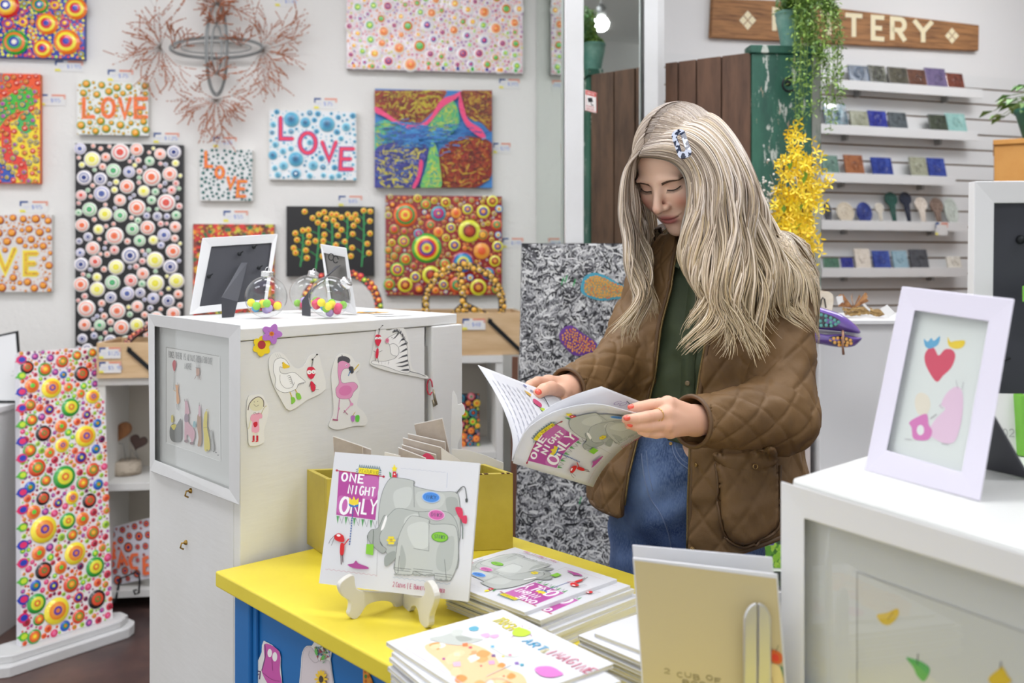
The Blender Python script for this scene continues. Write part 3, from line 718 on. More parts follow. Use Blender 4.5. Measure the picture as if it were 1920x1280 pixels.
# ------------------------------------------------------------ slatted display wall behind the pottery
m = MB(); m.box(4.25, 4.35, -3.2, 6.4, 0, CEIL); struct(m.build('wall_far_right', PLASTER2))
slat = mat('white_slat_board', 'dededd', 0.4, bump=(20, 0.08, 0.001)); groove = mat('slat_groove', '7d6347', 0.7)
def zR(px, py, off): return hit(px, py, ptR+nR*off, nR).z
g0 = zR(1838, 167, 0.02); pitch = 0.0725
rs = hit(1229, 500, ptR+nR*0.02, nR); rs.z = 0
m = MB(); m.mi = 1; m.prism([rs-nR*0.018+dR*0.005, rs-nR*0.018+dR*3.0, rs-nR*0.008+dR*3.0, rs-nR*0.008+dR*0.005], (0, 0, g0+0.06)); m.mi = 0
zt = g0+0.06; zb = g0+0.004
k = 0
while zb > 0.02:
    m.obox(rs-nR*0.008+Z*zb, dR*3.0, nR*0.008, Z*(zt-zb)); zt = g0-k*pitch-0.004; k += 1; zb = g0-k*pitch+0.004
struct(m.build('trim_4', [slat, groove]))
# ledges
rows = [(160, 1566, 1842), (243, 1538, 1833), (331, 1540, 1792), (418, 1541, 1815), (505, 1541, 1815)]
LEDGE = []
bracket = mat('grey_bracket', 'a9a9a8', 0.4, 0.5)
words = ['top', 'second', 'third', 'fourth', 'lowest']
for i, (py, px0, px1) in enumerate(rows):
    z = zR(1690, py, 0.105); a = hit(px0, py, ptR+nR*0.105, nR); b = hit(px1, py, ptR+nR*0.105, nR); a.z = z; b.z = z
    t = thing('display_ledge', 'long white ledge on the slatted wall, %s of the five' % words[i], 'shelf', tuple(a), 'white ledges on the slatted wall')
    L_ = (b-a).length; s_ = 0.1 if i < 2 else 0.3
    mm = MB(); mm.obox(a-nR*0.083, dR*L_, nR*0.077, -Z*0.006); mm.build('ledge_board', slat, t)
    mm = MB(); mm.obox(a-nR*0.006+Z*0.008, dR*L_, nR*0.006, -Z*0.042); mm.build('front_lip', slat, t, bevel=0.001)
    for f in (0.2, 0.8):
        mm = MB(); mm.obox(a-nR*0.083+dR*(L_*f)-Z*0.006, dR*0.012, nR*0.035, -Z*0.045); mm.build('bracket', bracket, t)
    LEDGE.append(z)
def glaze(name, c, c2, rough=0.18):
    return mat(name, c, rough, coat=0.5, vary=(45, c2, 0.42, 0.62), bump=(60, 0.55, 0.004))
def tile(row, x0, x1, ytop, c, c2, label, shape='tile', rough=0.2):
    px0, px1 = 1450+x0/2.064, 1450+x1/2.064; py = ytop/2.064
    z = LEDGE[row]; off = 0.085
    a = hit(px0+3, rows[row][0], ptR+nR*off, nR); b = hit(px1, rows[row][0], ptR+nR*off, nR); a.z = b.z = z
    cpx = (px0+px1)/2; Wd = (b-a).length*0.95
    H = hit(cpx, py, ptR+nR*0.06, nR).z-z; lean = 0.25*H
    up = (Z*H-nR*lean).normalized(); nn = dR.cross(up); nn = nn if nn.y < 0 else -nn
    a = a+Z*0.0005; L_ = math.hypot(H, lean)
    mt = glaze('glaze_'+c+c2, c, c2, rough); mm = MB()
    if shape == 'tile':
        t = thing('ceramic_tile', label, 'tile', tuple(a), 'pottery on the white ledges')
        mm.obox(a, dR*Wd, -nn*0.008, up*L_); mm.build('tile_body', mt, t, bevel=0.0015)
        mm = MB(); rg = random.Random(int(x0)); cx, cy = Wd/2, L_/2; mm.smooth = True
        f = lambda u, v, h: a+dR*u+up*v+nn*h
        for q_ in range(5):       # relief of curling leaves
            a0 = rg.uniform(0, 6.3); r_ = Wd*rg.uniform(.12, .3)
            mm.tube([f(cx+r_*(1-.12*s)*math.cos(a0+s*.5), cy+r_*(1-.12*s)*1.1*math.sin(a0+s*.5), 0.0005) for s in range(7)], [0.0035-.0003*s for s in range(7)], 5)
        mm.build('relief', mt, t)
        return
    t = thing('ceramic_trivet' if shape == 'disc' else 'spoon_rest', label, 'pottery', tuple(a), 'pottery on the white ledges')
    if shape == 'disc':
        pts = [a+dR*(Wd/2+Wd/2*math.cos(s))+up*(L_/2+L_/2*math.sin(s)) for s in (2*math.pi*i/28 for i in range(28))]
        mm.prism(pts, -nn*0.007); mm.build('disc', mt, t, bevel=0.001)
        mm = MB()
        for r_ in (.4, .25):
            mm.tube([a+nn*0.0005+dR*(Wd/2+Wd*r_*math.cos(s))+up*(L_/2+L_*r_*math.sin(s)) for s in (2*math.pi*i/20 for i in range(20))], 0.002, 5, closed=True)
        for q_ in range(3): mm.tube([a+nn*.0005+dR*(Wd/2+Wd*.24*math.cos(q_*1.05))+up*(L_/2+L_*.24*math.sin(q_*1.05)), a+nn*.0005+dR*(Wd/2-Wd*.24*math.cos(q_*1.05))+up*(L_/2-L_*.24*math.sin(q_*1.05))], .002, 5)
        mm.build('relief', mt, t)
    else:
        r_ = Wd/2; cy = L_-r_; pts = []
        pts.append(a+dR*(r_*1.25)); 
        for i in range(19):
            s = math.radians(-60+300*i/18); pts.append(a+dR*(r_+r_*math.cos(s))+up*(cy+r_*math.sin(s)))
        pts.append(a+dR*(r_*0.75)); mm.prism(pts, -nn*0.008); mm.build('spoon_body', mt, t, bevel=0.0015)
        mm = MB(); 
        for i in range(6):
            s = i*1.05; mm.ball(a+dR*(r_+r_*.55*math.cos(s))+up*(cy+r_*.55*math.sin(s)), 0.0035, 8, 5)
        mm.tube([a+dR*r_+up*0.01, a+dR*r_+up*(cy-r_)], 0.003, 6); mm.build('relief', mat('relief_'+c, c2, 0.25, coat=0.4), t)
T = tile
T(0, 293, 380, 255, '5c6c80', '46505c', 'slate blue tile, leftmost on the top ledge'); T(0, 372, 447, 255, '36372f', '77796a', 'black-green flecked tile, second on the top ledge')
T(0, 447, 533, 262, '5d594a', '3c3b34', 'mottled olive tile, third on the top ledge'); T(0, 522, 603, 270, '6e4b3c', '54382e', 'matt brown tile, fourth on the top ledge')
T(0, 593, 682, 265, '77698c', '5d5378', 'mauve tile near the right end of the top ledge'); T(0, 672, 748, 285, '80483a', '5c3028', 'rust red tile, rightmost on the top ledge')
T(1, 200, 298, 402, '2f4a58', '6e95a0', 'sparkling teal tile half behind the hanging vine', rough=.08); T(1, 299, 378, 430, '9c9e88', '85876f', 'pale sage tile on the second ledge')
T(1, 370, 450, 430, '282c84', '3b4aa8', 'cobalt blue tile on the second ledge', rough=.1); T(1, 449, 528, 436, '5c6468', '40464a', 'dark grey tile right of the cobalt tile, second ledge')
T(1, 605, 688, 445, '4a5143', '373d33', 'dark olive tile beside the pale aqua tile'); T(1, 672, 758, 440, '8fbcb6', 'a6ccc6', 'pale aqua tile, rightmost on the second ledge')
T(2, 190, 262, 602, '6c8c7e', '557266', 'sea green tile, leftmost on the third ledge'); T(2, 278, 360, 600, 'a3663f', '824c2e', 'orange brown tile on the third ledge')
T(2, 383, 472, 610, '283884', '3f56a8', 'cobalt tile right of the orange brown tile', rough=.1); T(2, 533, 606, 608, 'a5a691', '8f907a', 'sage grey tile on the third ledge')
T(2, 602, 678, 612, '2a3a88', '4258a8', 'cobalt tile, rightmost on the third ledge', rough=.1)
T(3, 195, 235, 782, '55565c', '3d3e44', 'dark grey round-topped spoon rest, leftmost on the fourth ledge', 'disc'); T(3, 247, 323, 782, 'd8cdb9', 'c5b8a0', 'round cream trivet on the fourth ledge', 'disc')
T(3, 324, 393, 782, '2d387c', '4256a0', 'round cobalt trivet on the fourth ledge', 'disc'); T(3, 398, 440, 785, 'dad4c6', 'c8c0b0', 'small cream spoon rest beside the cobalt trivet', 'spoon')
T(3, 443, 500, 742, '2b5a4f', '1f453c', 'tall green spoon rest on the fourth ledge', 'spoon'); T(3, 501, 555, 742, '2a3144', '1d2232', 'tall navy spoon rest on the fourth ledge', 'spoon')
T(3, 556, 612, 762, 'e2d7ca', 'cfc2b2', 'cream spoon rest right of the navy one', 'spoon'); T(3, 615, 674, 765, '8a7466', '6f5c50', 'taupe spoon rest on the fourth ledge', 'spoon')
T(3, 668, 728, 765, 'c5ccc3', 'b3bbb0', 'large pale green plate at the right of the fourth ledge', 'disc')
T(4, 193, 262, 998, '557e6a', '40624f', 'green tile, leftmost on the lowest ledge'); T(4, 262, 316, 997, '293284', '3d4ba0', 'small cobalt tile beside the green one, lowest ledge', rough=.1)
T(4, 318, 386, 962, 'dcd3c6', 'cbc0b0', 'cream tile on the lowest ledge'); T(4, 388, 462, 970, '293c8a', '4460b0', 'cobalt tile in the middle of the lowest ledge', rough=.1)
T(4, 464, 530, 970, '94b2be', '7d9dac', 'light blue tile on the lowest ledge'); T(4, 532, 610, 965, '4b4d53', '37393e', 'charcoal tile on the lowest ledge'); T(4, 672, 735, 992, 'ddd8cc', 'cdc7b8', 'off-white tile, rightmost on the lowest ledge')
price_tag(1754, 1777, 417, 441, 'plain white tag hanging from the fourth pottery ledge', '', p0=ptR+nR*0.112, n=nR, d=dR)

# POTTERY sign
WOODS = mat('weathered_sign_wood', 'a8774a', 0.7, vary=(5, '5d3f2a', 0.42, 0.68, (1.2, 1.2, 22)), bump=(30, 0.3, 0.003, (1, 1, 8)))
pS = ptR+nR*0.03
cs = [hit(1334, 69, pS, nR), hit(1835, 95, pS, nR), hit(1836, 47, pS, nR), hit(1600, 19, pS, nR), hit(1450, 1, pS, nR), hit(1345, -3, pS, nR), hit(1338, -13, pS, nR)]
sg = thing('pottery_sign', 'long weathered wooden plank sign reading POTTERY in cream letters', 'sign', tuple(cs[0]))
m = MB(); m.prism(cs, -nR*0.028); m.build('plank', WOODS, sg, bevel=0.002)
for ch, x, w_ in (('P', 1452, 22), ('O', 1490, 32), ('T', 1538, 32), ('T', 1585, 32), ('E', 1637, 21), ('R', 1673, 24), ('Y', 1714, 34)):
    A = Art(planefn(pS, nR), h0=0.0008); y = 69+(x-1600)*.078
    for stk in G[ch]: A.line([(x+a*w_, y-b*40+a*w_*.075) for a, b in stk], 8.5, 'e9ddb9')
    A.build('letter', sg)
for cx, cy, s_ in ((1402, 38, 17), (1785, 67, 14)):
    A = Art(planefn(pS, nR), h0=0.0008)
    for dx, dy in ((0, -.5), (0, .5), (-.5, 0), (.5, 0)):
        x, y = cx+dx*s_, cy+dy*s_*1.15; r_ = s_*.43; A.poly([(x-r_, y), (x, y+r_*1.15), (x+r_, y), (x, y-r_*1.15)], 'e9ddb9')
    A.build('diamond_mark', sg)

# ------------------------------------------------------------ old cupboard, planks and chipped green door
PLANK = mat('weathered_brown_planks', '6a4d3b', 0.75, vary=(6, '3f2c22', 0.4, 0.7, (3, 3, 0.5)), bump=(40, 0.35, 0.003, (3, 3, 0.4)))
def chipped():
    m, nt, p = principled('chipped_green_paint'); p.inputs['Roughness'].default_value = 0.5
    tc = nt.nodes.new('ShaderNodeTexCoord'); mp = nt.nodes.new('ShaderNodeMapping'); mp.inputs['Scale'].default_value = (1, 1, 0.28)
    nt.links.new(tc.outputs['Object'], mp.inputs[0])
    def noise(s, d=7, src=mp.outputs[0]):
        n = nt.nodes.new('ShaderNodeTexNoise'); n.inputs['Scale'].default_value = s; n.inputs['Detail'].default_value = d; n.inputs['Roughness'].default_value = .7
        nt.links.new(src, n.inputs['Vector']); return n.outputs[0]
    def ramp(src, lo, hi):
        r = nt.nodes.new('ShaderNodeMapRange'); r.inputs[1].default_value = lo; r.inputs[2].default_value = hi; nt.links.new(src, r.inputs[0]); return r.outputs[0]
    def mix(f, a, b):
        x = nt.nodes.new('ShaderNodeMix'); x.data_type = 'RGBA'; nt.links.new(f, x.inputs[0])
        for i, c in ((6, a), (7, b)):
            if isinstance(c, str): x.inputs[i].default_value = (*hx(c), 1)
            else: nt.links.new(c, x.inputs[i])
        return x.outputs[2]
    base = mix(ramp(noise(9), .4, .65), '1f4a3e', '2f6350')
    c1 = mix(ramp(noise(26), .56, .585), base, 'b9bdb4'); c2 = mix(ramp(noise(60, 3), .66, .69), c1, 'a8927e')
    nt.links.new(c2, p.inputs['Base Color']); return m
GREENP = chipped()
PEEL = mat('peeled_grey_wood', '8d8f88', 0.75, vary=(25, '3a5a4c', 0.45, 0.6, (1, 1, 0.3)))
fA, fB, fC = Vector((0.52, 3.16, 0)), Vector((0.77, 3.0, 0)), Vector((1.0, 3.02, 0)); fD, fE = Vector((1.04, 3.42, 0)), Vector((0.585, 3.52, 0))
cb_ = thing('old_cupboard', 'old cupboard with brown plank side and chipped green front', 'cupboard', (0.78, 3.2, 0))
zc = 1.32+402*3.0/1750
dAB = (fA-fB).normalized(); nAB = Vector((dAB.y, -dAB.x, 0)); nAB = nAB if nAB.x < 0 else -nAB
L_ = (fA-fB).length
for i, (a, b) in enumerate(((0.0, .33), (.335, .62), (.625, .84), (.845, 1.0))):
    mm = MB(); mm.obox(fB+dAB*(L_*a+.004)+nAB*(0.001*(i % 2)), dAB*(L_*(b-a)-.003), -nAB*0.02, Z*zc); mm.build('plank', PLANK, cb_, bevel=0.002)
mm = MB(); mm.prism([fB-nAB*.021+dAB*.01, fA-nAB*.021, fE, fD, fC+Vector((0.0, .02, 0)), fB+Vector((.02, .02, 0))], (0, 0, zc-.02)); mm.build('carcass', PLANK, cb_)
dBC = (fC-fB).normalized(); nBC = Vector((dBC.y, -dBC.x, 0)); nBC = nBC if nBC.y < 0 else -nBC; Lg = (fC-fB).length
mm = MB(); mm.obox(fB+nBC*.004, dBC*(Lg*.86), -nBC*0.02, Z*(zc-.005)); mm.build('green_door', GREENP, cb_, bevel=0.002)
mm = MB(); mm.obox(fB+nBC*.002+dBC*(Lg*.865), dBC*(Lg*.135), -nBC*0.02, Z*(zc-.005)); mm.build('peeled_stile', PEEL, cb_, bevel=0.002)
mm = MB(); mm.obox(fB+nBC*.012-dBC*.008+Z*(zc-.004), dBC*(Lg+.012), -nBC*0.06, Z*.026); mm.build('cornice', GREENP, cb_, bevel=0.003)
mm = MB(); mm.obox(Vector((0.497, 3.185, 1.955)), (0.018, -.006, 0), (0.006, 0.03, 0), Z*.12); mm.build('corner_post', mat('red_brown_wood', '8a5238', 0.7), cb_)
hk = P(1478, 160, 2.985); mm = MB(); mm.tube([hk+Vector((.022*math.cos(s), -.012, .022*math.sin(s))) for s in (1.2+i*.42 for i in range(11))], .004, 6); mm.ball(hk+Vector((-.002, -.004, .006)), .01, 8, 6); mm.build('iron_hook', mat('black_iron', '26282a', 0.5, 0.6), cb_)

# ------------------------------------------------------------ plants
TEALPOT = mat('verdigris_pot', '5c8f82', 0.5, vary=(18, '86ab9c', 0.4, 0.7), coat=.1)
LEAF = mat('leaf', rough=0.45, attr=True)
def leaf(mb, p, d, up, L_, W_, col, bend=.15):
    d = d.normalized(); s = d.cross(up); s = s.normalized() if s.length > 1e-4 else d.orthogonal().normalized(); n_ = s.cross(d)
    mb.add([tuple(p), tuple(p+d*L_*.5+s*W_*.5+n_*bend*L_), tuple(p+d*L_), tuple(p+d*L_*.5-s*W_*.5+n_*bend*L_), tuple(p+d*L_*.5)], [(0, 1, 4), (4, 1, 2), (0, 4, 3), (4, 2, 3)], col)
base = Vector(((1484-960)/FPX*3.06, 3.075, zc+.022))
pf = thing('hanging_fern', 'trailing green asparagus fern in a verdigris pot on the old cupboard', 'plant', tuple(base))
mm = MB(); mm.lathe(base, [(.026, 0), (.03, .01), (.033, .035), (.04, .075), (.046, .10), (.046, .116), (.049, .118), (.049, .126), (.042, .126), (.040, .10), (0, .1)], 24); mm.build('pot', TEALPOT, pf)
rg = random.Random(2); st = MB(); lv = MB(); top = base+Z*.125
ends = [(1497, 240, 2.93), (1492, 225, 2.92), (1505, 232, 2.94), (1503, 205, 2.93), (1512, 170, 2.93), (1520, 215, 2.94), (1557, 245, 2.98), (1560, 225, 3.0), (1570, 190, 3.02), (1576, 185, 3.0), (1550, 205, 2.97), (1553, 165, 2.98), (1566, 150, 3.0), (1545, 130, 2.98), (1530, 140, 2.95), (1486, 150, 2.93), (1500, 120, 2.95), (1540, 190, 2.95)]
for k in range(64):
    if k < len(ends): ex_, ey_, eD = ends[k]
    else: ex_, ey_, eD = rg.uniform(1448, 1572), rg.uniform(-45, 120), rg.uniform(2.94, 3.15)
    if k >= len(ends) and ex_ < 1508 and ey_ > 5: continue
    e = P(ex_, ey_, eD); s0 = top+Vector((rg.uniform(-.03, .03), rg.uniform(-.03, .03), 0))
    mid = s0.lerp(e, .45)+Z*rg.uniform(.04, .11) if k < len(ends) else s0.lerp(e, .6)+Z*rg.uniform(.02, .07)
    if k < len(ends): mid = Vector((e.x+(s0.x-e.x)*.45, min(s0.y, e.y)+.0, s0.z+rg.uniform(.02, .06))); mid2 = Vector((e.x+rg.uniform(-.01, .01), e.y-.01, s0.z-.05)); pts = smooth_pts([s0, mid, mid2, e], 9, False)
    else: pts = smooth_pts([s0, mid, e], 9, False)
    pts = [Vector(p_) for p_ in pts]; st.tube(pts, .0012, 4, '6f8a3c')
    for i in range(2, len(pts)):
        for _ in range(6 if k < len(ends) else 8):
            p_ = pts[i]+Vector([rg.uniform(-.014, .014) for _ in range(3)])
            leaf(lv, p_, Vector((rg.uniform(-1, 1), rg.uniform(-1, .6), rg.uniform(-1, .5))), Vector((rg.uniform(-.4, .4), -.6, 1)), rg.uniform(.011, .02), rg.uniform(.005, .009), rg.choice(['7d9e42', '6a8f3a', '8fae4e', '5c8236', '9ab85c', '4f7430'] if ex_ > 1470 else ['86b27c', '9cc08c', '79a65f', '6a9a58']))
st.build('stems', LEAF, pf); lv.build('foliage', LEAF, pf)
# orange cabinet and pothos at the right edge
xo = (1862-960)/FPX*3.45; of_ = Vector((xo, 3.45, 0)); od = Vector((.889, -.458, 0)); os_ = Vector((.458, .889, 0))
oc = thing('orange_cabinet', 'plain orange cabinet at the right edge with a potted plant on top', 'cabinet', tuple(of_+od*.25+os_*.2))
zo = 1.32+238*3.45/FPX
ORG = mat('orange_paint', 'd99c4e', 0.6, vary=(6, 'cf8e40', .4, .7))
mm = MB(); mm.obox(of_+os_*.01+od*.003, od*.5, os_*.38, Z*(zo-.02)); mm.build('cabinet_body', ORG, oc, bevel=.003)
mm = MB(); mm.obox(of_+Z*(zo-.0195), od*.506, os_*.4, Z*.0195); mm.build('cabinet_top', ORG, oc, bevel=.003)
pb = of_+od*.16+os_*.12+Z*zo; pp = thing('pothos_plant', 'leafy green plant in a dark teal pot on the orange cabinet', 'plant', tuple(pb))
mm = MB(); mm.lathe(pb, [(.05, 0), (.06, .01), (.085, .10), (.092, .105), (.092, .12), (.078, .12), (.07, .1), (0, .1)], 24); mm.build('pot', mat('dark_teal_pot', '3d7a68', .5), pp)
st = MB(); lv = MB()
for k in range(46):
    a = rg.uniform(0, 6.28); r_ = rg.uniform(.03, .17); e = pb+Vector((r_*math.cos(a), r_*math.sin(a), .12+rg.uniform(.0, .11)-r_*.25)); s0 = pb+Z*.11
    st.tube([s0, s0.lerp(e, .5)+Z*.04, e], .0015, 4, '7a9a50'); leaf(lv, e, Vector((math.cos(a), math.sin(a), -.4)), Z, rg.uniform(.045, .07), rg.uniform(.03, .045), rg.choice(['6f9a54', '86ad66', '5a8446', '9dbd7c']), .2)
st.build('stems', LEAF, pp); lv.build('foliage', LEAF, pp)

# ------------------------------------------------------------ white pedestal right of the woman
PED = mat('white_pedestal_paint', 'e2e2e1', 0.5, bump=(50, .08, .001))
zp = 1.32-100*2.45/FPX
pd = thing('display_pedestal', 'white pedestal behind the woman carrying dried nests', 'pedestal', (1.0, 2.62, 0))
mm = MB(); mm.box(.815, 1.34, 2.47, 2.83, 0, zp-.012); mm.build('pedestal_body', PED, pd, bevel=.002)
mm = MB(); mm.box(.805, 1.35, 2.455, 2.845, zp-.012, zp); mm.build('pedestal_top', PED, pd, bevel=.002)
pd2 = thing('display_pedestal', 'slim pinkish white pedestal between the woman and the wider one', 'pedestal', (.70, 2.56, 0))
mm = MB(); mm.box(.60, .80, 2.5, 2.8, 0, zp-.03); mm.build('pedestal_body', mat('pinkish_white_paint', 'cfc4c0', .5), pd2, bevel=.002)
mm = MB(); mm.box(.597, .803, 2.495, 2.805, zp-.03, zp); mm.build('pedestal_top', mat('pinkish_white_paint', 'cfc4c0', .5), pd2, bevel=.002)
# forsythia in a jar
jb = Vector(((1505-960)/FPX*2.66, 2.66, zp+.0)); jb.x = .845
fo = thing('forsythia_bouquet', 'bright yellow forsythia twigs with white sprigs in a pale glass jar', 'flowers', tuple(jb))
mm = MB(); mm.lathe(jb, [(.03, 0), (.034, .01), (.034, .08), (.022, .11), (.022, .135), (.026, .14), (.022, .14), (.019, .134), (.019, .11), (.03, .08), (.03, .012), (0, .01)], 20); mm.build('jar', mat('pale_green_glass', 'b9c4b8', .15, coat=.5), fo)
st = MB(); fl = MB(); wb = MB(); rg = random.Random(5)
paths = [[(1505, 470), (1500, 380), (1494, 300), (1492, 244)], [(1503, 470), (1480, 420), (1462, 385)], [(1506, 470), (1506, 420), (1512, 350), (1525, 300)], [(1504, 470), (1490, 440), (1478, 400), (1474, 365), (1468, 300)], [(1505, 470), (1500, 430), (1505, 400), (1498, 350)], [(1504, 470), (1485, 450), (1480, 430)], [(1506, 470), (1515, 380), (1528, 345)]]
def flower(p, r_, c, mb):
    d_ = Vector((rg.uniform(-.7, .7), -1, rg.uniform(-.7, .7))).normalized(); a_ = d_.orthogonal().normalized(); b_ = d_.cross(a_); ph = rg.uniform(0, 1.5)
    vs = [p]; fs = []
    for q_ in range(4):
        for da, rr_ in ((-.28, .6), (0, 1), (.28, .6)):
            an = ph+q_*math.pi/2+da; vs.append(p+(a_*math.cos(an)+b_*math.sin(an))*r_*rr_+d_*r_*.35*rr_)
        i = 1+q_*3; fs.append((0, i, i+1, i+2))
    mb.add([tuple(v) for v in vs], fs, c)
for pa in paths:
    w3 = [P(x, y, 2.66+rg.uniform(-.05, .03)) for x, y in pa]; w3[0] = jb+Z*.12; w3 = [jb+Z*.02]+w3
    pts = [Vector(p_) for p_ in smooth_pts([tuple(v) for v in w3], 12, False)]; st.tube(pts, .0018, 5, '5b4630')
    for p_ in pts:
        if p_.z < jb.z+.17: continue
        for _ in range(3):
            flower(p_+Vector((rg.gauss(0, .019), rg.gauss(0, .016), rg.gauss(0, .017))), rg.uniform(.015, .021), rg.choice(['f4d21e', 'f7da2c', 'eec414', 'f9e03a']), fl)
for k in range(60):
    p_ = P(rg.gauss(1442, 12), rg.gauss(370, 24), 2.7); wb.ball(p_, rg.uniform(.002, .0045), 6, 4, 'e6e2da')
for k in range(9): e = P(rg.gauss(1440, 10), rg.gauss(370, 22), 2.7); st.tube([jb+Z*.12, (jb+Z*.12).lerp(e, .6)+Vector((-.01, 0, .03)), e], .0008, 4, '6d6450')
for k in range(7): leaf(fl, P(*[(1513, 335), (1492, 432), (1507, 345), (1480, 320), (1500, 395), (1488, 450), (1470, 400)][k], 2.6), Vector((rg.uniform(-.5, .5), -.5, .8)), Z, .028, .014, '7fa832')
st.build('twigs', LEAF, fo); fl.build('yellow_blossom', LEAF, fo); wb.build('white_buds', LEAF, fo)
# whitewashed board with wire loops
def z2(x, y, D): return P(1500+x/8.535, 530+y/8.535, D)
tb = thing('wooden_plaque', 'whitewashed wooden plaque with two dark wire loops on the pedestal', 'plaque', (.87, 2.56, zp))
pts = [z2(x, y, 2.56) for x, y in ((60, 560), (80, 110), (300, 118), (480, 150), (535, 195), (545, 280), (505, 560))]
for p_ in pts[:1]+pts[-1:]: p_.z = zp
pts[0].x = .835
mm = MB(); mm.prism(pts, (0, .014, 0)); mm.build('board', mat('whitewashed_wood', 'd9cfbf', .7, vary=(6, 'c8b9a2', .4, .7, (1, 1, 8))), tb, bevel=.002)
for x0 in (130, 370):
    mm = MB(); mm.tube([z2(x0-50, 400, 2.553), z2(x0-30, 270, 2.55), z2(x0-5, 238, 2.55), z2(x0+20, 260, 2.55), z2(x0+45, 400, 2.553)], .0022, 6); mm.build('wire_loop', mat('dark_wire', '3c3634', .5, .6), tb)
# nests
NEST = mat('dry_nest', '9a7a4e', .85, vary=(60, 'c4a56c', .4, .6))
def nest(px, py, D, r_, label, tag_pts, seed, flow=False):
    c = P(px, py, D); c.z = zp; t = thing('dried_nest', label, 'nest', tuple(c), 'dried nests on the pedestal'); rg = random.Random(seed); mm = MB()
    for k in range(60):
        a0 = rg.uniform(0, 6.3); rr_ = r_*rg.uniform(.55, 1); zz = rg.uniform(.004, r_*.8); sp = rg.uniform(.8, 2)
        mm.tube([c+Vector((rr_*(.75+.3*zz/r_)*math.cos(a0+s*sp/5), rr_*(.75+.3*zz/r_)*math.sin(a0+s*sp/5), zz+rg.uniform(-.003, .003)+.003)) for s in range(6)], .0016, 4)
    mm.build('woven_twigs', NEST, t)
    if flow:
        mm = MB()
        for k in range(16):
            a = rg.uniform(0, 6.3); e = Vector((math.cos(a)*.035, math.sin(a)*.02, rg.uniform(.0, .035))); mm.prism([c+Z*r_*.9, c+Z*r_*.9+e+Vector((0, 0, .012)), c+Z*r_*.9+e*1.2], (0, .001, 0), None)
        mm.build('dried_petals', mat('dried_petal', 'b98a5c', .8, vary=(30, '8a5a38', .4, .6)), t)
    mm = MB(); mm.prism([P(x, y, D-.03) for x, y in tag_pts], (0, .0012, 0)); mm.build('paper_tag', PAPERW, t)
nest(1600, 592, 2.56, .030, 'larger dried nest with petals, nearest the plaque', [(1568, 556), (1580, 554), (1581, 565), (1572, 572)], 1, True)
nest(1617, 585, 2.66, .027, 'small dried nest between the petalled one and the tagged one', [(1619, 567), (1632, 580), (1631, 584), (1618, 572)], 2)
nest(1646, 592, 2.56, .023, 'small dried nest with a white square tag, right on the pedestal', [(1650, 579), (1664, 571), (1679, 587), (1665, 596)], 3)
# purple carving
PUR = mat('purple_gloss', '7a5fae', .15, coat=.8, vary=(5, '5c4590', .4, .8))
pu = thing('dotted_wooden_beak', 'glossy purple beak-shaped carving with teal and orange dots', 'carving', tuple(z2(300, 800, 2.32)))
def jaw(outline, name):
    pts = smooth_pts(outline, 5); c = (sum(p_[0] for p_ in pts)/len(pts), sum(p_[1] for p_ in pts)/len(pts)); mm = MB(); N = len(pts); vs = []; fs = []
    lay = [(1.0, 0.0), (.97, -.008), (.88, -.015), (.7, -.021), (.4, -.024), (.1, -.025)]
    for s_, dz in [(.9, .012)]+lay:
        for x, y in pts: v = z2(c[0]+(x-c[0])*s_, c[1]+(y-c[1])*s_, 2.32); v.y += dz; vs.append(tuple(v))
    for i in range(len(lay)):
        for k in range(N): fs.append((i*N+k, i*N+(k+1) % N, (i+1)*N+(k+1) % N, (i+1)*N+k))
    fs += [tuple(range(N)), tuple(range(len(lay)*N, (len(lay)+1)*N))]
    mm.smooth = True; mm.add(vs, fs); return mm.build(name, PUR, pu)
jaw([(-60, 330), (160, 345), (420, 420), (650, 500), (850, 640), (960, 770), (940, 815), (820, 800), (600, 775), (300, 745), (60, 700), (-60, 700)], 'upper_half')
jaw([(-60, 760), (140, 770), (400, 815), (650, 815), (900, 860), (990, 880), (940, 950), (840, 1020), (640, 1035), (400, 1000), (100, 930), (-60, 900)], 'lower_half')
mm = MB(); mm.prism([z2(x, y, 2.335) for x, y in ((-40, 700), (300, 750), (700, 790), (960, 810), (985, 860), (960, 880), (600, 830), (300, 800), (-40, 770))], (0, .01, 0)); mm.build('white_insert', PAPERW, pu)
A = Art(lambda x, y, h: z2(x, y, 2.2955)-Vector((0, h*2, 0)), h0=0)
def patch(pts, c, dots_, dc, n_):
    o_ = MB(); A.mb = o_; A.h = 0; A.blob(pts, '1e1a2e')
    for x, y in dots_: A.ell(x, y, n_, n_, dc, n=12); A.ell(x-4, y-4, n_*.6, n_*.6, c, n=10)
    o_.build('dotted_patch', mat('glossy_dots', rough=.15, attr=True, coat=.6), pu)
patch([(150, 470), (230, 440), (400, 490), (560, 550), (645, 620), (600, 690), (480, 715), (330, 715), (230, 660), (170, 560)], '62b8ae', [(190, 480), (265, 490), (338, 510), (410, 530), (488, 560), (548, 597), (612, 628), (238, 572), (320, 610), (405, 600), (486, 630), (562, 660), (330, 680), (410, 675), (490, 684), (270, 640)], '3f9a94', 28)
patch([(450, 890), (540, 850), (700, 850), (830, 900), (850, 970), (760, 1015), (640, 1015), (520, 980)], 'f0ba4a', [(487, 912), (540, 890), (603, 885), (674, 884), (740, 900), (803, 918), (552, 952), (620, 950), (690, 944), (755, 957), (810, 970), (620, 995), (672, 995), (738, 997)], 'e0952a', 27)
patch([(110, 800), (160, 780), (215, 840), (235, 900), (180, 930), (120, 890)], '62b8c4', [(152, 832), (195, 880), (148, 890)], '3f9ab0', 24)
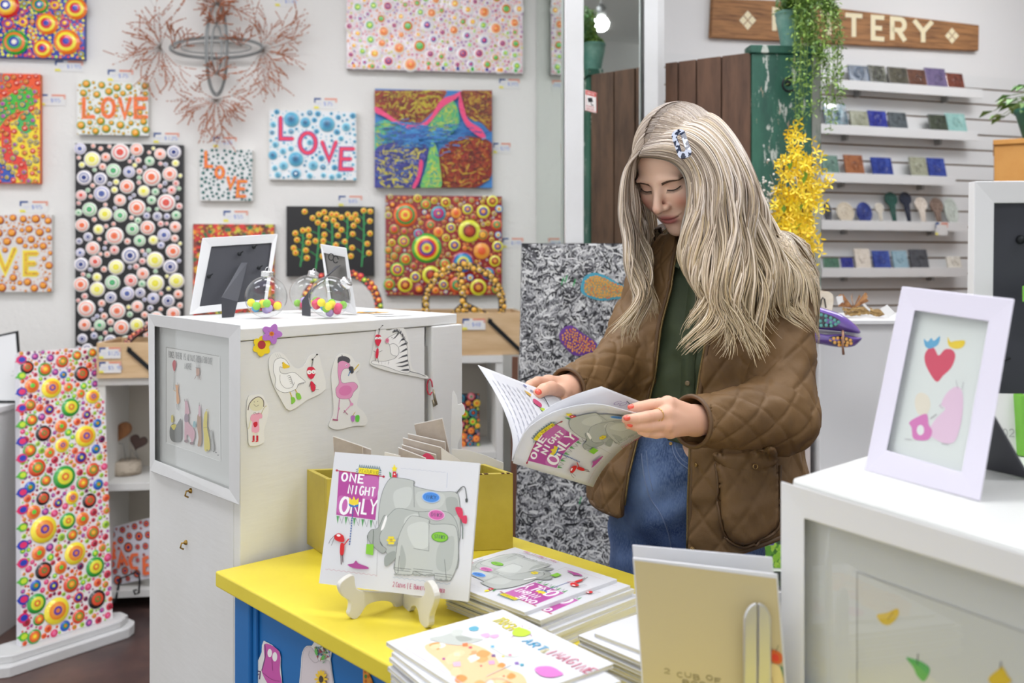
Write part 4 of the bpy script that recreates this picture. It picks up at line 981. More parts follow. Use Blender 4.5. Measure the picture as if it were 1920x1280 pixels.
mm = MB(); mm.tube([z2(685, 770, 2.30), z2(690, 860, 2.285), z2(680, 990, 2.285), z2(695, 1140, 2.30)], [.003, .003, .0025, .0035], 6); mm.build('twig', mat('pale_twig', 'b08468', .7), pu)
mm = MB(); mm.tube([z2(60, 600, 2.33), z2(60, 600, 2.497)], .006, 8); mm.build('wall_peg', PLANK, pu)
# plinth with garden print and plate
gp = thing('low_plinth', 'low white plinth behind the jeans carrying a garden print', 'plinth', (.66, 2.35, 0)); zg = 1.32-585*2.2/FPX
mm = MB(); mm.box(.50, .80, 2.12, 2.4, 0, zg-.015); mm.build('plinth_body', PED, gp); mm = MB(); mm.box(.49, .81, 2.11, 2.41, zg-.015, zg); mm.build('plinth_top', PED, gp, bevel=.002)
q = wall_panel('garden_print', 'print of lime green shrubs and purple flowers on the low plinth', 'picture', 1395, 1500, 975, 1062, thick=.02, p0=Vector((0, 2.3, 0)), n=Vector((0, -1, 0)), d=Vector((1, 0, 0)), part='board')
dz = q.o.z-zg; m = ground(q, '6a7a5a'); rg = random.Random(6)
for k in range(420):
    u, v = rg.random(), rg.random(); c = rg.choice(['8fc43a', 'a8d24a', '5f9a34', '4a7a30']) if v < .5 else rg.choice(['5a3fa0', '6a50b8', '4a6a3a', '8a9a8a', 'c8c8c0', '3f5a38'])
    m.add([tuple(q.fn(min(q.w, max(0, u*q.w+.008*math.cos(s))), min(q.h, max(0, v*q.h+.008*math.sin(s))), .0004+k*2e-6)) for s in (i*1.05 for i in range(6))], [tuple(range(6))], c)
m.build('printed_garden', INK, q.t); q.t.location.z -= dz-.0005
pl = thing('black_plate', 'small black plate with an orange treat in front of the garden print', 'plate', (.63, 2.17, zg))
mm = MB(); mm.lathe((.63, 2.17, zg), [(.02, 0), (.05, .006), (.055, .01), (.05, .009), (0, .004)], 24); mm.build('plate', mat('black_glaze', '26242a', .3), pl)

# ------------------------------------------------------------ black and white canvas on a plinth
zb = 1.32-567*2.62/FPX
bp = thing('low_plinth', 'low white plinth under the black and white scribbled canvas', 'plinth', (.17, 2.66, 0))
mm = MB(); mm.box(.0, .44, 2.5, 2.70, 0, zb-.02); mm.build('plinth_body', PED, bp); mm = MB(); mm.box(-.01, .45, 2.49, 2.705, zb-.02, zb); mm.build('plinth_top', PED, bp, bevel=.002)
bl_ = P(965, 1064, 2.6); bl_.z = zb; tl_ = P(983, 456, 2.66); ex = P(1190, 1064, 2.6)-P(965, 1064, 2.6); ey = tl_-bl_; ey.x = .02
bw = thing('scribble_canvas', 'tall black and white scribbled canvas with three dotted wing shapes', 'painting', tuple(bl_))
nb = ex.cross(ey).normalized(); mm = MB(); mm.obox(bl_, ex, -nb*.03, ey); mm.build('canvas', mat('grey_canvas_edge', '9a9a98', .7), bw)
A = Art(quadfn(bl_, (ex.length, 0, 0), ey.normalized()*1.0), h0=.0003, dh=2e-7); W_ = 1.0
uw = 1.0; uh = ey.length
A.poly([(0, 0), (1, 0), (1, uh), (0, uh)], '2e2e31')
rg = random.Random(1)
for k in range(7500):
    x, y = rg.random(), rg.random()*uh; a = rg.uniform(0, 6.3); cv = rg.uniform(-1.6, 1.6); L_ = rg.uniform(.018, .05); pts = []
    for i in range(5):
        t_ = i/4; aa = a+cv*t_; pts.append((min(.995, max(.005, x+L_*t_*math.cos(aa)*2.6)), min(uh-.004, max(.004, y+L_*t_*math.sin(aa)))))
    A.line(pts, rg.uniform(.003, .0065), rg.choice(['d6d6d4', 'c8c8c6', 'b9b9ba', 'a2a2a4', 'dfdfde', '3a3a3d', '2e2e30', '56565a', '8a8a8d', '727275']))
for k in range(9): x, y = rg.random()*.9, rg.random()*uh*.9; A.line([(x, y), (x+.02, y+.02)], .008, '3f9a5c')
A.build('scribbles', bw, mat('scribble_paint', rough=.5, attr=True, spec=.2))
def z4(x, y, h): return hit(960+x/4.571, 440+y/4.571, bl_+nb*h, nb)
def wing(pts, rim, inner, dc, seed, name):
    A = Art(z4, h0=.0035, dh=.0001); c = (sum(p_[0] for p_ in pts)/len(pts), sum(p_[1] for p_ in pts)/len(pts))
    A.blob(pts, rim); ip = [(c[0]+(x-c[0])*.86, c[1]+(y-c[1])*.8) for x, y in pts]; A.blob(ip, inner); sp = smooth_pts(ip, 5)
    def ins(x, y):
        r_ = False; j = len(sp)-1
        for i in range(len(sp)):
            if (sp[i][1] > y) != (sp[j][1] > y) and x < (sp[j][0]-sp[i][0])*(y-sp[i][1])/(sp[j][1]-sp[i][1]+1e-9)+sp[i][0]: r_ = not r_
            j = i
        return r_
    xs = [p_[0] for p_ in ip]; ys = [p_[1] for p_ in ip]; acc = []; rg = random.Random(seed)
    for _ in range(2500):
        x, y = rg.uniform(min(xs), max(xs)), rg.uniform(min(ys), max(ys))
        if ins(x, y) and all((x-u)**2+(y-v)**2 > 270 for u, v in acc): acc.append((x, y))
    for i, (x, y) in enumerate(acc): A.ell(x, y, 7.5, 8.5, dc if i % 6 else 'd8743a', n=8)
    A.build(name, bw, ACRYL)
wing([(590, 440), (620, 360), (700, 325), (800, 350), (920, 420), (1050, 470), (1050, 545), (900, 550), (780, 565), (680, 545), (600, 500)], '4a9ab0', '9a9a78', 'e8a03c', 1, 'painted_wing')
wing([(405, 850), (450, 790), (520, 780), (600, 840), (700, 905), (745, 960), (735, 1005), (640, 1025), (540, 1035), (470, 980), (420, 920)], '6a3f90', '6a3f90', 'eda03a', 2, 'painted_wing')
wing([(725, 960), (760, 925), (900, 912), (940, 930), (925, 1000), (880, 1050), (800, 1060), (740, 1010)], '6ab4c8', '7a3a58', 'e8903a', 3, 'painted_wing')
# ------------------------------------------------------------ shelf units along the left wall
UNIT = mat('white_laminate', 'd8d7d3', 0.45); UBACK = mat('beige_back_panel', 'c3bcb0', 0.7)
def on_floor(px, D): return Vector(((px-960)/FPX*D, D, 0))
def unit(label, x0, x1, yf, ztop, shelves, th=.028):
    """x0, x1: ends; yf depth of the front at x0; boards parallel to the left wall"""
    o = Vector((x0, yf, 0)); L_ = (x1-x0)/dL.x; t = thing('shelf_unit', label, 'shelf', tuple(o)); b = -nL; dep = .34
    for s_ in (0, L_-th): mm = MB(); mm.obox(o+dL*s_, dL*th, b*dep, Z*(ztop-th)); mm.build('side_panel', UNIT, t, bevel=.001)
    mm = MB(); mm.obox(o+Z*(ztop-th)-b*.004, dL*L_, b*(dep+.004), Z*th); mm.build('top_board', UNIT, t, bevel=.001)
    for z in shelves: mm = MB(); mm.obox(o+dL*th+b*.004+Z*(z-th), dL*(L_-2*th), b*(dep-.016), Z*th); mm.build('shelf_board', UNIT, t, bevel=.001)
    mm = MB(); mm.obox(o+dL*th+b*(dep-.01), dL*(L_-2*th), b*.008, Z*(ztop-th)); mm.build('back_panel', UBACK, t)
    return t, o
UL, uo = unit('white shelf unit behind the tall standing canvas', -1.58, -1.05, 3.56, .895, [.08, .49])
UR, ur = unit('white shelf unit right of the white cabinet, under the peace signs', -.62, -.035, 3.56, .975, [.08, .60])
PINE = mat('pale_pine', 'd3b58d', 0.6, vary=(4, 'c09e74', .4, .7, (1, 1, 7)))
IRON = mat('black_iron', '26282a', 0.5, 0.6)
def tray(o, L_, dep, h, label, hx0):
    t = thing('wooden_crate', label, 'crate', tuple(o)); b = -nL; k = .014
    mm = MB(); mm.obox(o, dL*L_, b*k, Z*h); mm.build('front_board', PINE, t, bevel=.001)
    mm = MB(); mm.obox(o+b*(dep-k), dL*L_, b*k, Z*h); mm.build('back_board', PINE, t, bevel=.001)
    for s_ in (0, L_-k): mm = MB(); mm.obox(o+b*k+dL*s_, dL*k, b*(dep-2*k), Z*(h*1.0)); mm.build('end_board', PINE, t, bevel=.001)
    mm = MB(); mm.obox(o+b*k+dL*k+Z*.002, dL*(L_-2*k), b*(dep-2*k), Z*.01); mm.build('bottom_board', PINE, t)
    a = o+dL*hx0-b*.004+Z*(h*.82); e = a+dL*.13-Z*.125
    mm = MB(); mm.prism([a+Vector((0, 0, .011)), e+Vector((0, 0, .011)), e-Vector((0, 0, .008)), a-Vector((.004, 0, .008))], (0, -.004, 0)); mm.ball(a+dL*.006-b*.004, .008, 10, 6, sc=(1, .5, 1)); mm.build('metal_strap', IRON, t)
    return t
# right crate
oR = Vector((-.60, 3.52, .976)); oR = Vector((-.60, WY+SLOPE*-.6-.60, .976))
lenR = (.052-(-.60))/dL.x
tray(oR, lenR, .34, .165, 'pine crate holding the yellow dotted peace sign', lenR-.145)
oLc = Vector((-1.575, WY+SLOPE*-1.575-.50, .896)); tray(oLc, .58, .30, .135, 'pine crate beside the tall standing canvas, on the left shelf unit', .115)
def peace(c, R_, bw, tilt, cols, label, seed, base, dot_r=.0105, rot=0):
    t = thing('peace_sign', label, 'peace sign', tuple(c-Z*R_*math.cos(tilt))); up = (Z*math.cos(tilt)-nL*math.sin(tilt)).normalized(); n_ = dL.cross(up); n_ = n_ if n_.y < 0 else -n_
    f = lambda x, y, h: c+dL*x+up*y+n_*h
    N = 48; vs = []
    for r_, h in ((R_, 0), (R_, .012), (R_-bw, .012), (R_-bw, 0)):
        vs += [tuple(f(r_*math.cos(2*math.pi*i/N), r_*math.sin(2*math.pi*i/N), h)) for i in range(N)]
    mm = MB(); mm.add(vs, [(q*N+i, q*N+(i+1) % N, ((q+1) % 4)*N+(i+1) % N, ((q+1) % 4)*N+i) for q in range(4) for i in range(N)]); mm.build('ring', mat(base, base, .5), t)
    dm = MB(); rg = random.Random(seed); seg = []
    for a in (90+rot, 270+rot, 215+rot, 325+rot):
        a = math.radians(a); e = ((R_-bw*.6)*math.cos(a), (R_-bw*.6)*math.sin(a)); d_ = Vector((math.cos(a), math.sin(a))); s_ = Vector((-d_.y, d_.x))*bw*.45
        mm = MB(); mm.prism([f(s_.x, s_.y, 0.001), f(-s_.x, -s_.y, .001), f(e[0]-s_.x, e[1]-s_.y, .001), f(e[0]+s_.x, e[1]+s_.y, .001)], n_*.0108); mm.build('spoke', mat(base, base, .5), t); seg.append(e)
    def keep(x, y, r):
        x -= R_; y -= R_; q = math.hypot(x, y)
        if R_-bw+r*.6 < q < R_-r*.6: return True
        for e in seg:
            u = max(0, min(1, (x*e[0]+y*e[1])/(e[0]**2+e[1]**2)))
            if math.hypot(x-u*e[0], y-u*e[1]) < bw*.45-r*.4: return True
        return False
    for x, y, r in scatter(2*R_, 2*R_, [(dot_r, 9000), (dot_r*.5, 8000)], seed, 0, keep=keep): dot(dm, lambda a, b, h: f(a-R_, b-R_, .012+h), x, y, r, rg.choice(cols), lift=.5)
    dm.build('painted_dots', ACRYL, t)
cR = Vector((-.196, WY+SLOPE*-.196-.42, 0)); cR.z = .9885+.178
peace(cR, .172, .03, .10, [['e8b83a', 'f0cc4a', '5a3f8a', 'f0e0c0'], ['e0a832', 'f0c84a', '4a3a8a'], ['e8b840', 'e89a30', 'f0d060']], 'yellow and violet dotted peace sign standing in the pine crate', 3, '3a2c2a', rot=8)
cM = Vector((-.60, WY+SLOPE*-.60-.44, 0)); cM = hit(648, 620, wallL0+nL*.44, nL)
cM.z = .976+.165+.001
tt = peace(Vector((cM.x-.02, cM.y+.02, .9885+.162)), .165, .032, .2, [['f07030', 'e8e03a'], ['e05a30', 'f0c03a'], ['d8304a', 'e8702a'], ['8ab83a', 'e8e03a']], 'red and orange dotted peace sign half hidden by the white cabinet', 5, '2a2422')
peace(Vector((-1.565+.15, WY+SLOPE*-1.4-.32, .911+.085)), .142, .026, .93, [['c83a4a', 'e89a6a'], ['7a2a3a', 'e8b07a'], ['e8702a', 'f0c0a0']], 'dark dotted peace sign lying back in the left crate', 7, '2f2020', dot_r=.008)
price_tag(867, 910, 597, 618, 'price tag on the front of the right pine crate', '$40', p0=oR+nL*.001, n=nL, d=dL)
price_tag(186, 226, 651, 672, 'upper of two price tags on the left pine crate', '$125', p0=oLc+nL*.001, n=nL, d=dL)
price_tag(186, 227, 678, 699, 'lower of two price tags on the left pine crate', '$5.95', p0=oLc+nL*.001, n=nL, d=dL)
# hearts on a log
zh = .491; hb = Vector(((233-960)/FPX*3.72, 3.74, zh))
ht = thing('heart_sculpture', 'two wooden hearts on wires rising from a birch log slice', 'sculpture', tuple(hb))
mm = MB(); mm.lathe(hb, [(.056, 0), (.058, .02), (.056, .05), (.054, .053)], 20); mm.mi = 0; mm.build('birch_log', mat('birch_log', 'bdb09e', .8, vary=(14, '6d5c4c', .5, .7, (1, 1, 3))), ht)
def heart(c, s_, ang, material, name):
    pts = []
    for i in range(36):
        t_ = 2*math.pi*i/36; x = 16*math.sin(t_)**3/17; y = (13*math.cos(t_)-5*math.cos(2*t_)-2*math.cos(3*t_)-math.cos(4*t_))/17
        pts.append(c+Vector((s_*(x*math.cos(ang)-y*math.sin(ang)), 0, s_*(x*math.sin(ang)+y*math.cos(ang)))))
    mm = MB(); mm.prism(pts, (0, .014, 0)); return mm.build(name, material, ht, bevel=.003)
h1 = P(219, 808, 3.73); h2 = P(258, 829, 3.73)
heart(h1, .058, -.18, mat('brown_heart_wood', '95633a', .45, vary=(9, '5c3b26', .4, .7, (3, 1, 1))), 'large_heart'); heart(h2, .036, -.3, mat('dark_heart_wood', '4f3a33', .5, vary=(12, '3a2a26', .4, .7)), 'small_heart')
mm = MB(); mm.tube([h1+Vector((-.008, .007, -.05)), hb+Vector((-.012, 0, .12)), hb+Vector((-.002, 0, .05))], .0014, 5); mm.tube([h2+Vector((-.012, .007, -.03)), h2+Vector((.0, .007, -.07)), hb+Vector((.02, 0, .10)), hb+Vector((.012, 0, .05))], .0014, 5); mm.build('wires', GREY, ht)
# PEACE canvas on an iron easel
def zp3(x, y, h): return hit(190+x/4.267, 860+y/4.267, Vector((-1.4, 3.62, .2)), Vector((-.25, -1, .15)).normalized())-Vector((0, h, 0))
pe = thing('peace_canvas', 'small white canvas of black and orange eyes reading PEACE', 'painting', (-1.50, 3.66, .081))
c4 = [(-60, 585), (400, 470), (395, 950), (-55, 1050)]
mm = MB(); mm.prism([zp3(x, y, 0) for x, y in c4], (0, .014, 0)); mm.build('canvas', CANVAS, pe)
A = Art(zp3, h0=.0006); A.poly(c4, 'd3d0d8')
for x, y, r in ((85, 605, 27), (170, 567, 24), (267, 540, 24), (360, 518, 24), (155, 648, 26), (225, 615, 25), (302, 618, 32), (217, 706, 36), (292, 702, 20), (375, 605, 26), (355, 695, 24), (88, 842, 24), (112, 898, 20), (192, 892, 28), (135, 968, 34), (215, 955, 19), (288, 915, 28), (20, 640, 26), (-10, 720, 24), (15, 900, 24), (-20, 980, 24), (318, 505, 13), (217, 538, 9), (125, 558, 9), (320, 552, 9), (145, 712, 12), (218, 782, 9), (345, 762, 11), (172, 835, 12), (295, 805, 17), (245, 900, 8)):
    A.ell(x, y, r, r*1.15, '2a2030', n=14); A.ell(x+1, y, r*.78, r*.9, 'e2643c', n=14); A.ell(x, y, r*.36, r*.42, '2a2a70', n=10)
for st_ in ([(95, 690), (110, 790)], [(60, 690), (125, 665)], [(75, 740), (120, 725)], [(80, 795), (125, 780)], [(140, 870), (165, 740), (215, 850)], [(155, 815), (200, 805)], [(300, 760), (255, 765), (235, 810), (250, 865), (300, 870)], [(345, 785), (350, 920)], [(345, 790), (385, 780)], [(350, 850), (385, 840)], [(350, 915), (390, 905)], [(20, 840), (10, 690), (40, 700), (45, 750), (15, 770)]): A.line(st_, 26, 'ee7040')
A.build('painted_eyes', pe)
es = thing('iron_easel', 'small curly black iron easel holding the PEACE canvas', 'easel', (-1.47, 3.56, .081)); mm = MB()
mm.tube([zp3(165, 945, .02), zp3(180, 985, .05), zp3(170, 1060, .055), zp3(163, 1105, .06)], .0045, 6); mm.tube([zp3(300, 890, .02), zp3(340, 885, .05), zp3(348, 940, .05), zp3(340, 1040, .05), zp3(310, 1045, .05), zp3(300, 1015, .05), zp3(325, 1010, .05)], .0035, 6)
mm.tube([zp3(165, 945, .02), zp3(300, 890, .02)], .003, 6); mm.build('iron_wire', IRON, es)
# small canvas in the right unit
q = wall_panel('dot_painting', 'small dark canvas of bright rings leaning inside the right shelf unit', 'painting', 838, 899, 735, 833, thick=.02, p0=ur+Z*.0-nL*.14, n=nL, d=dL, edge=BLACKC, ground='26202e')
m = ground(q, '26222e'); q.t.location.z += (.601-q.o.z)
for x, y, r in scatter(q.w, q.h, [(.015, 300), (.011, 500), (.006, 900), (.003, 900)], 51, .0004): dot(m, q.fn, x, y, r, R3.choice([['5ac03a', 'e8d83a', 'e8402a'], ['f08a2a', 'e85030', 'f0c84a'], ['3a9ab8', '2a2a3a', 'e05a28'], ['e8702a', 'f0a03a', 'd83a2a'], ['c83a4a', 'e8a0a8', '3a9a5a'], ['f0c83a', 'f08a2a']]), lift=.3)
m.build('painted_rings', ACRYL, q.t)
# brown post leaning behind the book, and a grey cabinet side
mm = MB(); a = P(966, 690, 3.3); a.z = 1.0; lg = thing('wooden_post', 'slim dark brown wooden post left of the scribbled canvas', 'post', (-.03, 3.3, 0)); mm.obox((-.012, 3.3, 0), (.022, .0, 0), (0, .03, 0), (0.012, 0, 1.0)); mm.build('post', mat('dark_brown_wood', '6b4634', .6), lg)

# ------------------------------------------------------------ tall standing canvas on its white base
BL, BR, TL = P(40, 1214, 3.09), P(211, 1160, 3.34), P(36, 660, 3.38)
zb_ = .062; BL.z = zb_; BR.z = zb_
ex = BR-BL; ey = TL-BL
sd = ex.normalized(); nf = ex.cross(ey).normalized(); nf = nf if nf.y < 0 else -nf
st_ = thing('dot_painting', 'tall narrow canvas of bright rings standing on a white base on the floor', 'painting', tuple((BL+BR)/2))
mm = MB(); mm.obox(BL, ex, -nf*.036, ey); mm.build('canvas', mat('white_canvas_side', 'dcdae0', .6), st_)
w_, h_ = ex.length, ey.length; upv = ey.normalized()
fn = lambda x, y, h: BL+sd*x+upv*y+nf*h
m = MB(); m.add([tuple(fn(x, y, .0003)) for x, y in ((0, 0), (w_, 0), (w_, h_), (0, h_))], [(0, 1, 2, 3)], 'e9e2e2')
s1 = 1.883; pre = []
big_ = {'K': ['1e1a1c', '2a1e1c', 'e0502c', 'd8482a', '3a8a3a', 'e0502c'], 'G': ['2f9a3a', '38a03c', 'e8e03a', 'd8d83a', 'e0642a', 'f0d83a'], 'Y': ['f4e03a', 'f4e03a', 'f08a2a', 'f09a3a', '5a3aa0', 'e8803a'], 'R': ['d8482a', 'e0582c', '3a9a3a', 'f08a2a', 'e8c83a'], 'O': ['f08a3a', 'e8602c', '58c83a'], 'L': ['3a9a3a', 'e05a2a', 'f08a2a', 'f4dc3a'], 'P': ['d84a30', '3a2a8a', '3a3a9a', 'd8e03a'], 'B': ['2a5ab8', '2a5ab8', '3a9a3a', 'e8702a']}
lst = [('K', 95, 167, 22), ('K', 288, 190, 27), ('Y', 181, 240, 34), ('L', 158, 174, 23), ('R', 219, 146, 22), ('G', 248, 308, 31), ('Y', 327, 270, 25), ('K', 153, 400, 26), ('Y', 301, 410, 36), ('O', 112, 232, 24), ('R', 105, 300, 20), ('L', 111, 353, 20), ('P', 173, 316, 18), ('O', 215, 375, 21), ('L', 104, 460, 22), ('Y', 219, 442, 24), ('P', 285, 485, 21), ('R', 130, 521, 28), ('G', 226, 554, 37), ('R', 327, 528, 23), ('L', 291, 575, 22), ('B', 105, 590, 18), ('K', 151, 629, 22), ('K', 315, 637, 24), ('Y', 254, 627, 22), ('O', 118, 678, 22), ('Y', 153, 739, 42), ('G', 238, 709, 26), ('O', 291, 702, 22), ('R', 327, 750, 22), ('O', 136, 822, 22), ('Y', 264, 823, 35), ('K', 153, 884, 26), ('G', 335, 871, 31), ('O', 214, 873, 20), ('R', 250, 932, 25), ('P', 187, 938, 18), ('B', 125, 937, 17), ('G', 128, 1000, 29), ('K', 341, 985, 29), ('Y', 199, 1026, 40), ('L', 137, 1056, 18), ('R', 277, 1046, 21), ('B', 229, 1079, 16), ('L', 120, 1117, 21), ('P', 276, 978, 17), ('B', 346, 580, 18), ('O', 285, 260, 15), ('L', 161, 566, 18), ('L', 254, 758, 18), ('P', 204, 645, 16), ('L', 271, 125, 17), ('B', 338, 455, 16), ('O', 241, 237, 16), ('B', 223, 193, 13), ('L', 325, 115, 16), ('B', 343, 364, 15), ('P', 305, 334, 16), ('O', 175, 468, 17)]
for k_, x, y, r in lst:
    p_ = hit(x/s1, 600+y/s1, BL, nf)-BL; cs_ = sd.dot(upv); a_, b_ = p_.dot(sd), p_.dot(upv); pre.append(((a_-b_*cs_)/(1-cs_*cs_), (b_-a_*cs_)/(1-cs_*cs_), r/s1*.00206))
al = scatter(w_, h_, [(.013, 700), (.0085, 2600), (.0058, 4200), (.004, 5000)], 61, .0001, pre=pre, edge=.001)
sm_ = [['58b83a', 'd8e83a'], ['e87a30', '9a9a30'], ['8a2050', '2a1a4a'], ['d83a6a', 'e86a9a'], ['e86a2c', 'c83a2a'], ['7a3a8a', 'd85aa0'], ['a8c83a', '6a9a30'], ['c8304a', '8a2030']]
for i, (x, y, r) in enumerate(al): dot(m, fn, x, y, r, big_[lst[i][0]] if i < len(lst) else R3.choice(sm_), lift=.3)
for i in range(17):      # drops wrapping round the left edge
    y = h_*(i+.5)/17; c = [('58b83a', 'c8e03a'), ('e0306a', '2a3fb0'), ('2a3fb0', 'e0306a')][i % 3]; r_ = .016 if i % 3 == 0 else .019
    m.add([tuple(fn(.006+r_*math.cos(t_), y+r_*.85*math.sin(t_), .004)) for t_ in (i_*.45 for i_ in range(14))], [tuple(range(14))], c[0])
    m.add([tuple(fn(.008+r_*.65*math.cos(t_), y+r_*.55*math.sin(t_), .0046)) for t_ in (i_*.45 for i_ in range(14))], [tuple(range(14))], c[1])
    fs = lambda d_, yy: BL+upv*yy-nf*d_-sd*.0008
    m.add([tuple(fs(0, y-.008)), tuple(fs(.032, y-.001)), tuple(fs(.032, y+.002)), tuple(fs(0, y+.009))], [(0, 1, 2, 3)], c[0])
m.build('painted_rings', ACRYL, st_)
bs = thing('canvas_base', 'white moulded wooden base under the tall standing canvas', 'base', tuple((BL+BR)/2-Z*zb_))
def slab(c, hl, hw, z0, z1, name, par, m_):
    pts = []; pw = Vector((-sd.y, sd.x, 0)); pw = pw if pw.y > 0 else -pw
    dd = Vector((ex.x, ex.y, 0)).normalized(); pw = Vector((-dd.y, dd.x, 0))
    for u, v in ((-hl+.05, -hw), (hl-.05, -hw), (hl-.02, -hw+.02), (hl, -hw*.4), (hl, hw*.4), (hl-.02, hw-.02), (hl-.05, hw), (-hl+.05, hw), (-hl+.02, hw-.02), (-hl, hw*.4), (-hl, -hw*.4), (-hl+.02, -hw+.02)):
        q_ = c+dd*u+pw*v; pts.append(Vector((q_.x, q_.y, z0)))
    mm = MB(); mm.prism(pts, (0, 0, z1-z0)); mm.build(name, m_, par, bevel=.004, seg=3)
cc_ = (BL+BR)/2-Vector((nf.x, nf.y, 0)).normalized()*.02+Vector((ex.x, ex.y, 0)).normalized()*-.02; slab(cc_, .255, .085, 0, .035, 'lower_step', bs, WHITE_PAINT); slab(cc_, .235, .062, .035, .0605, 'upper_step', bs, WHITE_PAINT)
# grey white pedestal with a framed notice at the left edge
lp = thing('display_pedestal', 'white pedestal cut off by the left edge of the photo', 'pedestal', (-1.95, 3.5, 0))
mm = MB(); mm.box(-2.25, -1.83, 3.25, 3.62, 0, .80); mm.build('pedestal_body', PED, lp, bevel=.002); mm = MB(); mm.box(-2.26, -1.82, 3.24, 3.63, .80, .82); mm.build('pedestal_top', PED, lp, bevel=.002)
nt_ = thing('framed_notice', 'white typed notice in a thin black frame on the left pedestal', 'notice', (-1.95, 3.45, .821))
c4 = [P(-60, 640, 3.5), P(32, 620, 3.5), P(42, 757, 3.42), P(-60, 776, 3.42)]; zlo = .822
c4[2].z = zlo; c4[3].z = zlo; mm = MB(); mm.prism(c4, (0, .01, 0)); mm.build('frame', IRON, nt_)
A = Art(lambda u, v, h: (c4[3].lerp(c4[2], u)).lerp(c4[0].lerp(c4[1], u), v)-Vector((0, .001+h, 0)))
A.poly([(.03, .04), (.97, .03), (.97, .97), (.03, .97)], 'd6d6d6')
for k in range(9): A.line([(.1, .86-.06*k), (.88, .86-.06*k)], .008, 'a9a9ab')
A.build('typed_page', nt_)

# ------------------------------------------------------------ white cabinet in the middle
ZC = 1.215
C0, C1, C1e, C3 = Vector((-.463, 1.59, 0)), Vector((-.183, 1.985, 0)), Vector((-.125, 2.09, 0)), Vector((-.75, 1.93, 0)); CB = Vector((-.412, 2.43, 0))
cab = thing('white_cabinet', 'tall white painted cabinet covered with paper cut-outs', 'cabinet', (-.45, 2.0, 0))
dF = (C1-C0).normalized(); nF = Vector((dF.y, -dF.x, 0)); nF = nF if nF.y < 0 else -nF
dS = (C3-C0).normalized(); nS = Vector((-dS.y, dS.x, 0)); nS = nS if nS.x < 0 else -nS
inn = .018
mm = MB(); mm.prism([C0-nF*inn, C1e-nF*inn, CB, C3], (0, 0, ZC-.022)); mm.build('carcass', WARM_PAINT, cab, bevel=.002)
mm = MB(); mm.prism([C0+nS*.003+nF*.003, C1+nF*.003, C1e+nF*.002, CB+Vector((.005, .005, 0)), C3+nS*.003], (0, 0, .0215)); mm.v = [(x, y, z+ZC-.0215) for x, y, z in mm.v]; mm.build('top_board', WARM_PAINT, cab, bevel=.002)
mm = MB(); mm.obox(C0+Z*.03, dF*((C1-C0).length-.004), -nF*.0175, Z*(ZC-.0225-.03)); mm.build('front_panel', WARM_PAINT, cab, bevel=.0015)
g = .016
mm = MB(); mm.obox(C1+dF*g+nF*.004, dF*((C1e-C1).length-g), -nF*.0215, Z*(ZC-.0225)); mm.build('door_stile', WARM_PAINT, cab, bevel=.003)
mm = MB(); mm.obox(C1+dF*.002-nF*.006+Z*.9, dF*.010, -nF*.002, Z*.25); mm.build('hinge_strip', mat('dull_metal', 'a8a8a4', .35, .7), cab)
lk = hit(806, 725, C1, nF); mm = MB(); mm.tube([lk+Vector((.006*math.cos(s), -.003, .017*math.sin(s))) for s in (i*.7 for i in range(9))], .0016, 5); mm.build('red_loop', mat('red_cord', 'c8304a', .6), cab)
lk2 = hit(812, 745, C1, nF); mm = MB(); mm.tube([lk2+Vector((0, -.004, .018)), lk2+Vector((.004, -.006, 0)), lk2+Vector((.008, -.005, -.014)), lk2+Vector((.003, -.006, -.018)), lk2+Vector((0, -.006, -.004))], .0028, 6); mm.build('metal_clasp', mat('aged_brass', '8a7f6a', .35, .8), cab)
for px, py in ((352, 1016), (361, 919)): hk_ = hit(px, py, C0, nS); mm = MB(); mm.tube([hk_+nS*.001, hk_+nS*.012, hk_+nS*.014-Z*.008, hk_+nS*.008-Z*.012], .0018, 6); mm.ball(hk_+nS*.003, .005, 10, 6); mm.build('brass_hook', mat('brass', 'b08d4a', .3, .9), cab)

def ring_frame(fn, outer, inner, h0, h1, name, par, material, slope=0.0):
    """mitred frame between two quadrilaterals; h0 back, h1 front"""
    mm = MB(); vs = [tuple(fn(x, y, h1)) for x, y in outer]+[tuple(fn(x, y, h1-slope)) for x, y in inner]+[tuple(fn(x, y, h0)) for x, y in outer]+[tuple(fn(x, y, h0)) for x, y in inner]
    fs = []
    for i in range(4):
        j = (i+1) % 4; fs += [(i, j, 4+j, 4+i), (8+i, 8+j, j, i), (4+i, 4+j, 12+j, 12+i), (8+j, 8+i, 12+i, 12+j)]
    mm.add(vs, fs); o_ = mm.build(name, material, par, bevel=.0012)
    return o_
# framed print on the cabinet's left face
fS = planefn(C0+nS*.004, nS, 260, 560, 3.2)
pf_ = thing('framed_animal_print', 'white frame with animals and a balloon drawing hung on the cabinet side', 'picture frame', tuple(hit(370, 900, C0+nS*.004, nS)))
ring_frame(fS, [(55, 88), (612, 158), (606, 1238), (68, 1032)], [(96, 165), (540, 235), (542, 1142), (98, 966)], .0003, .022, 'frame', pf_, WHITE_PAINT, .003)
A = Art(fS, h0=.006); A.poly([(94, 160), (545, 230), (545, 1148), (94, 970)], 'd3d2d0'); A.build('mat_board', pf_, PLAIN)
A = Art(fS, h0=.0065, dh=.00004); A.poly([(165, 290), (485, 345), (490, 975), (165, 862)], 'dedcd9')
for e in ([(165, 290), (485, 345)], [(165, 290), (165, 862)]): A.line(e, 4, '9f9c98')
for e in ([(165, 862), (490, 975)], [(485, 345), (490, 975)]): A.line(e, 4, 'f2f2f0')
k5 = 3.2/5.33
def z5(pts): return [((300-260)*3.2+x*k5, (640-560)*3.2+y*k5) for x, y in pts]
BK = '3a3a3c'
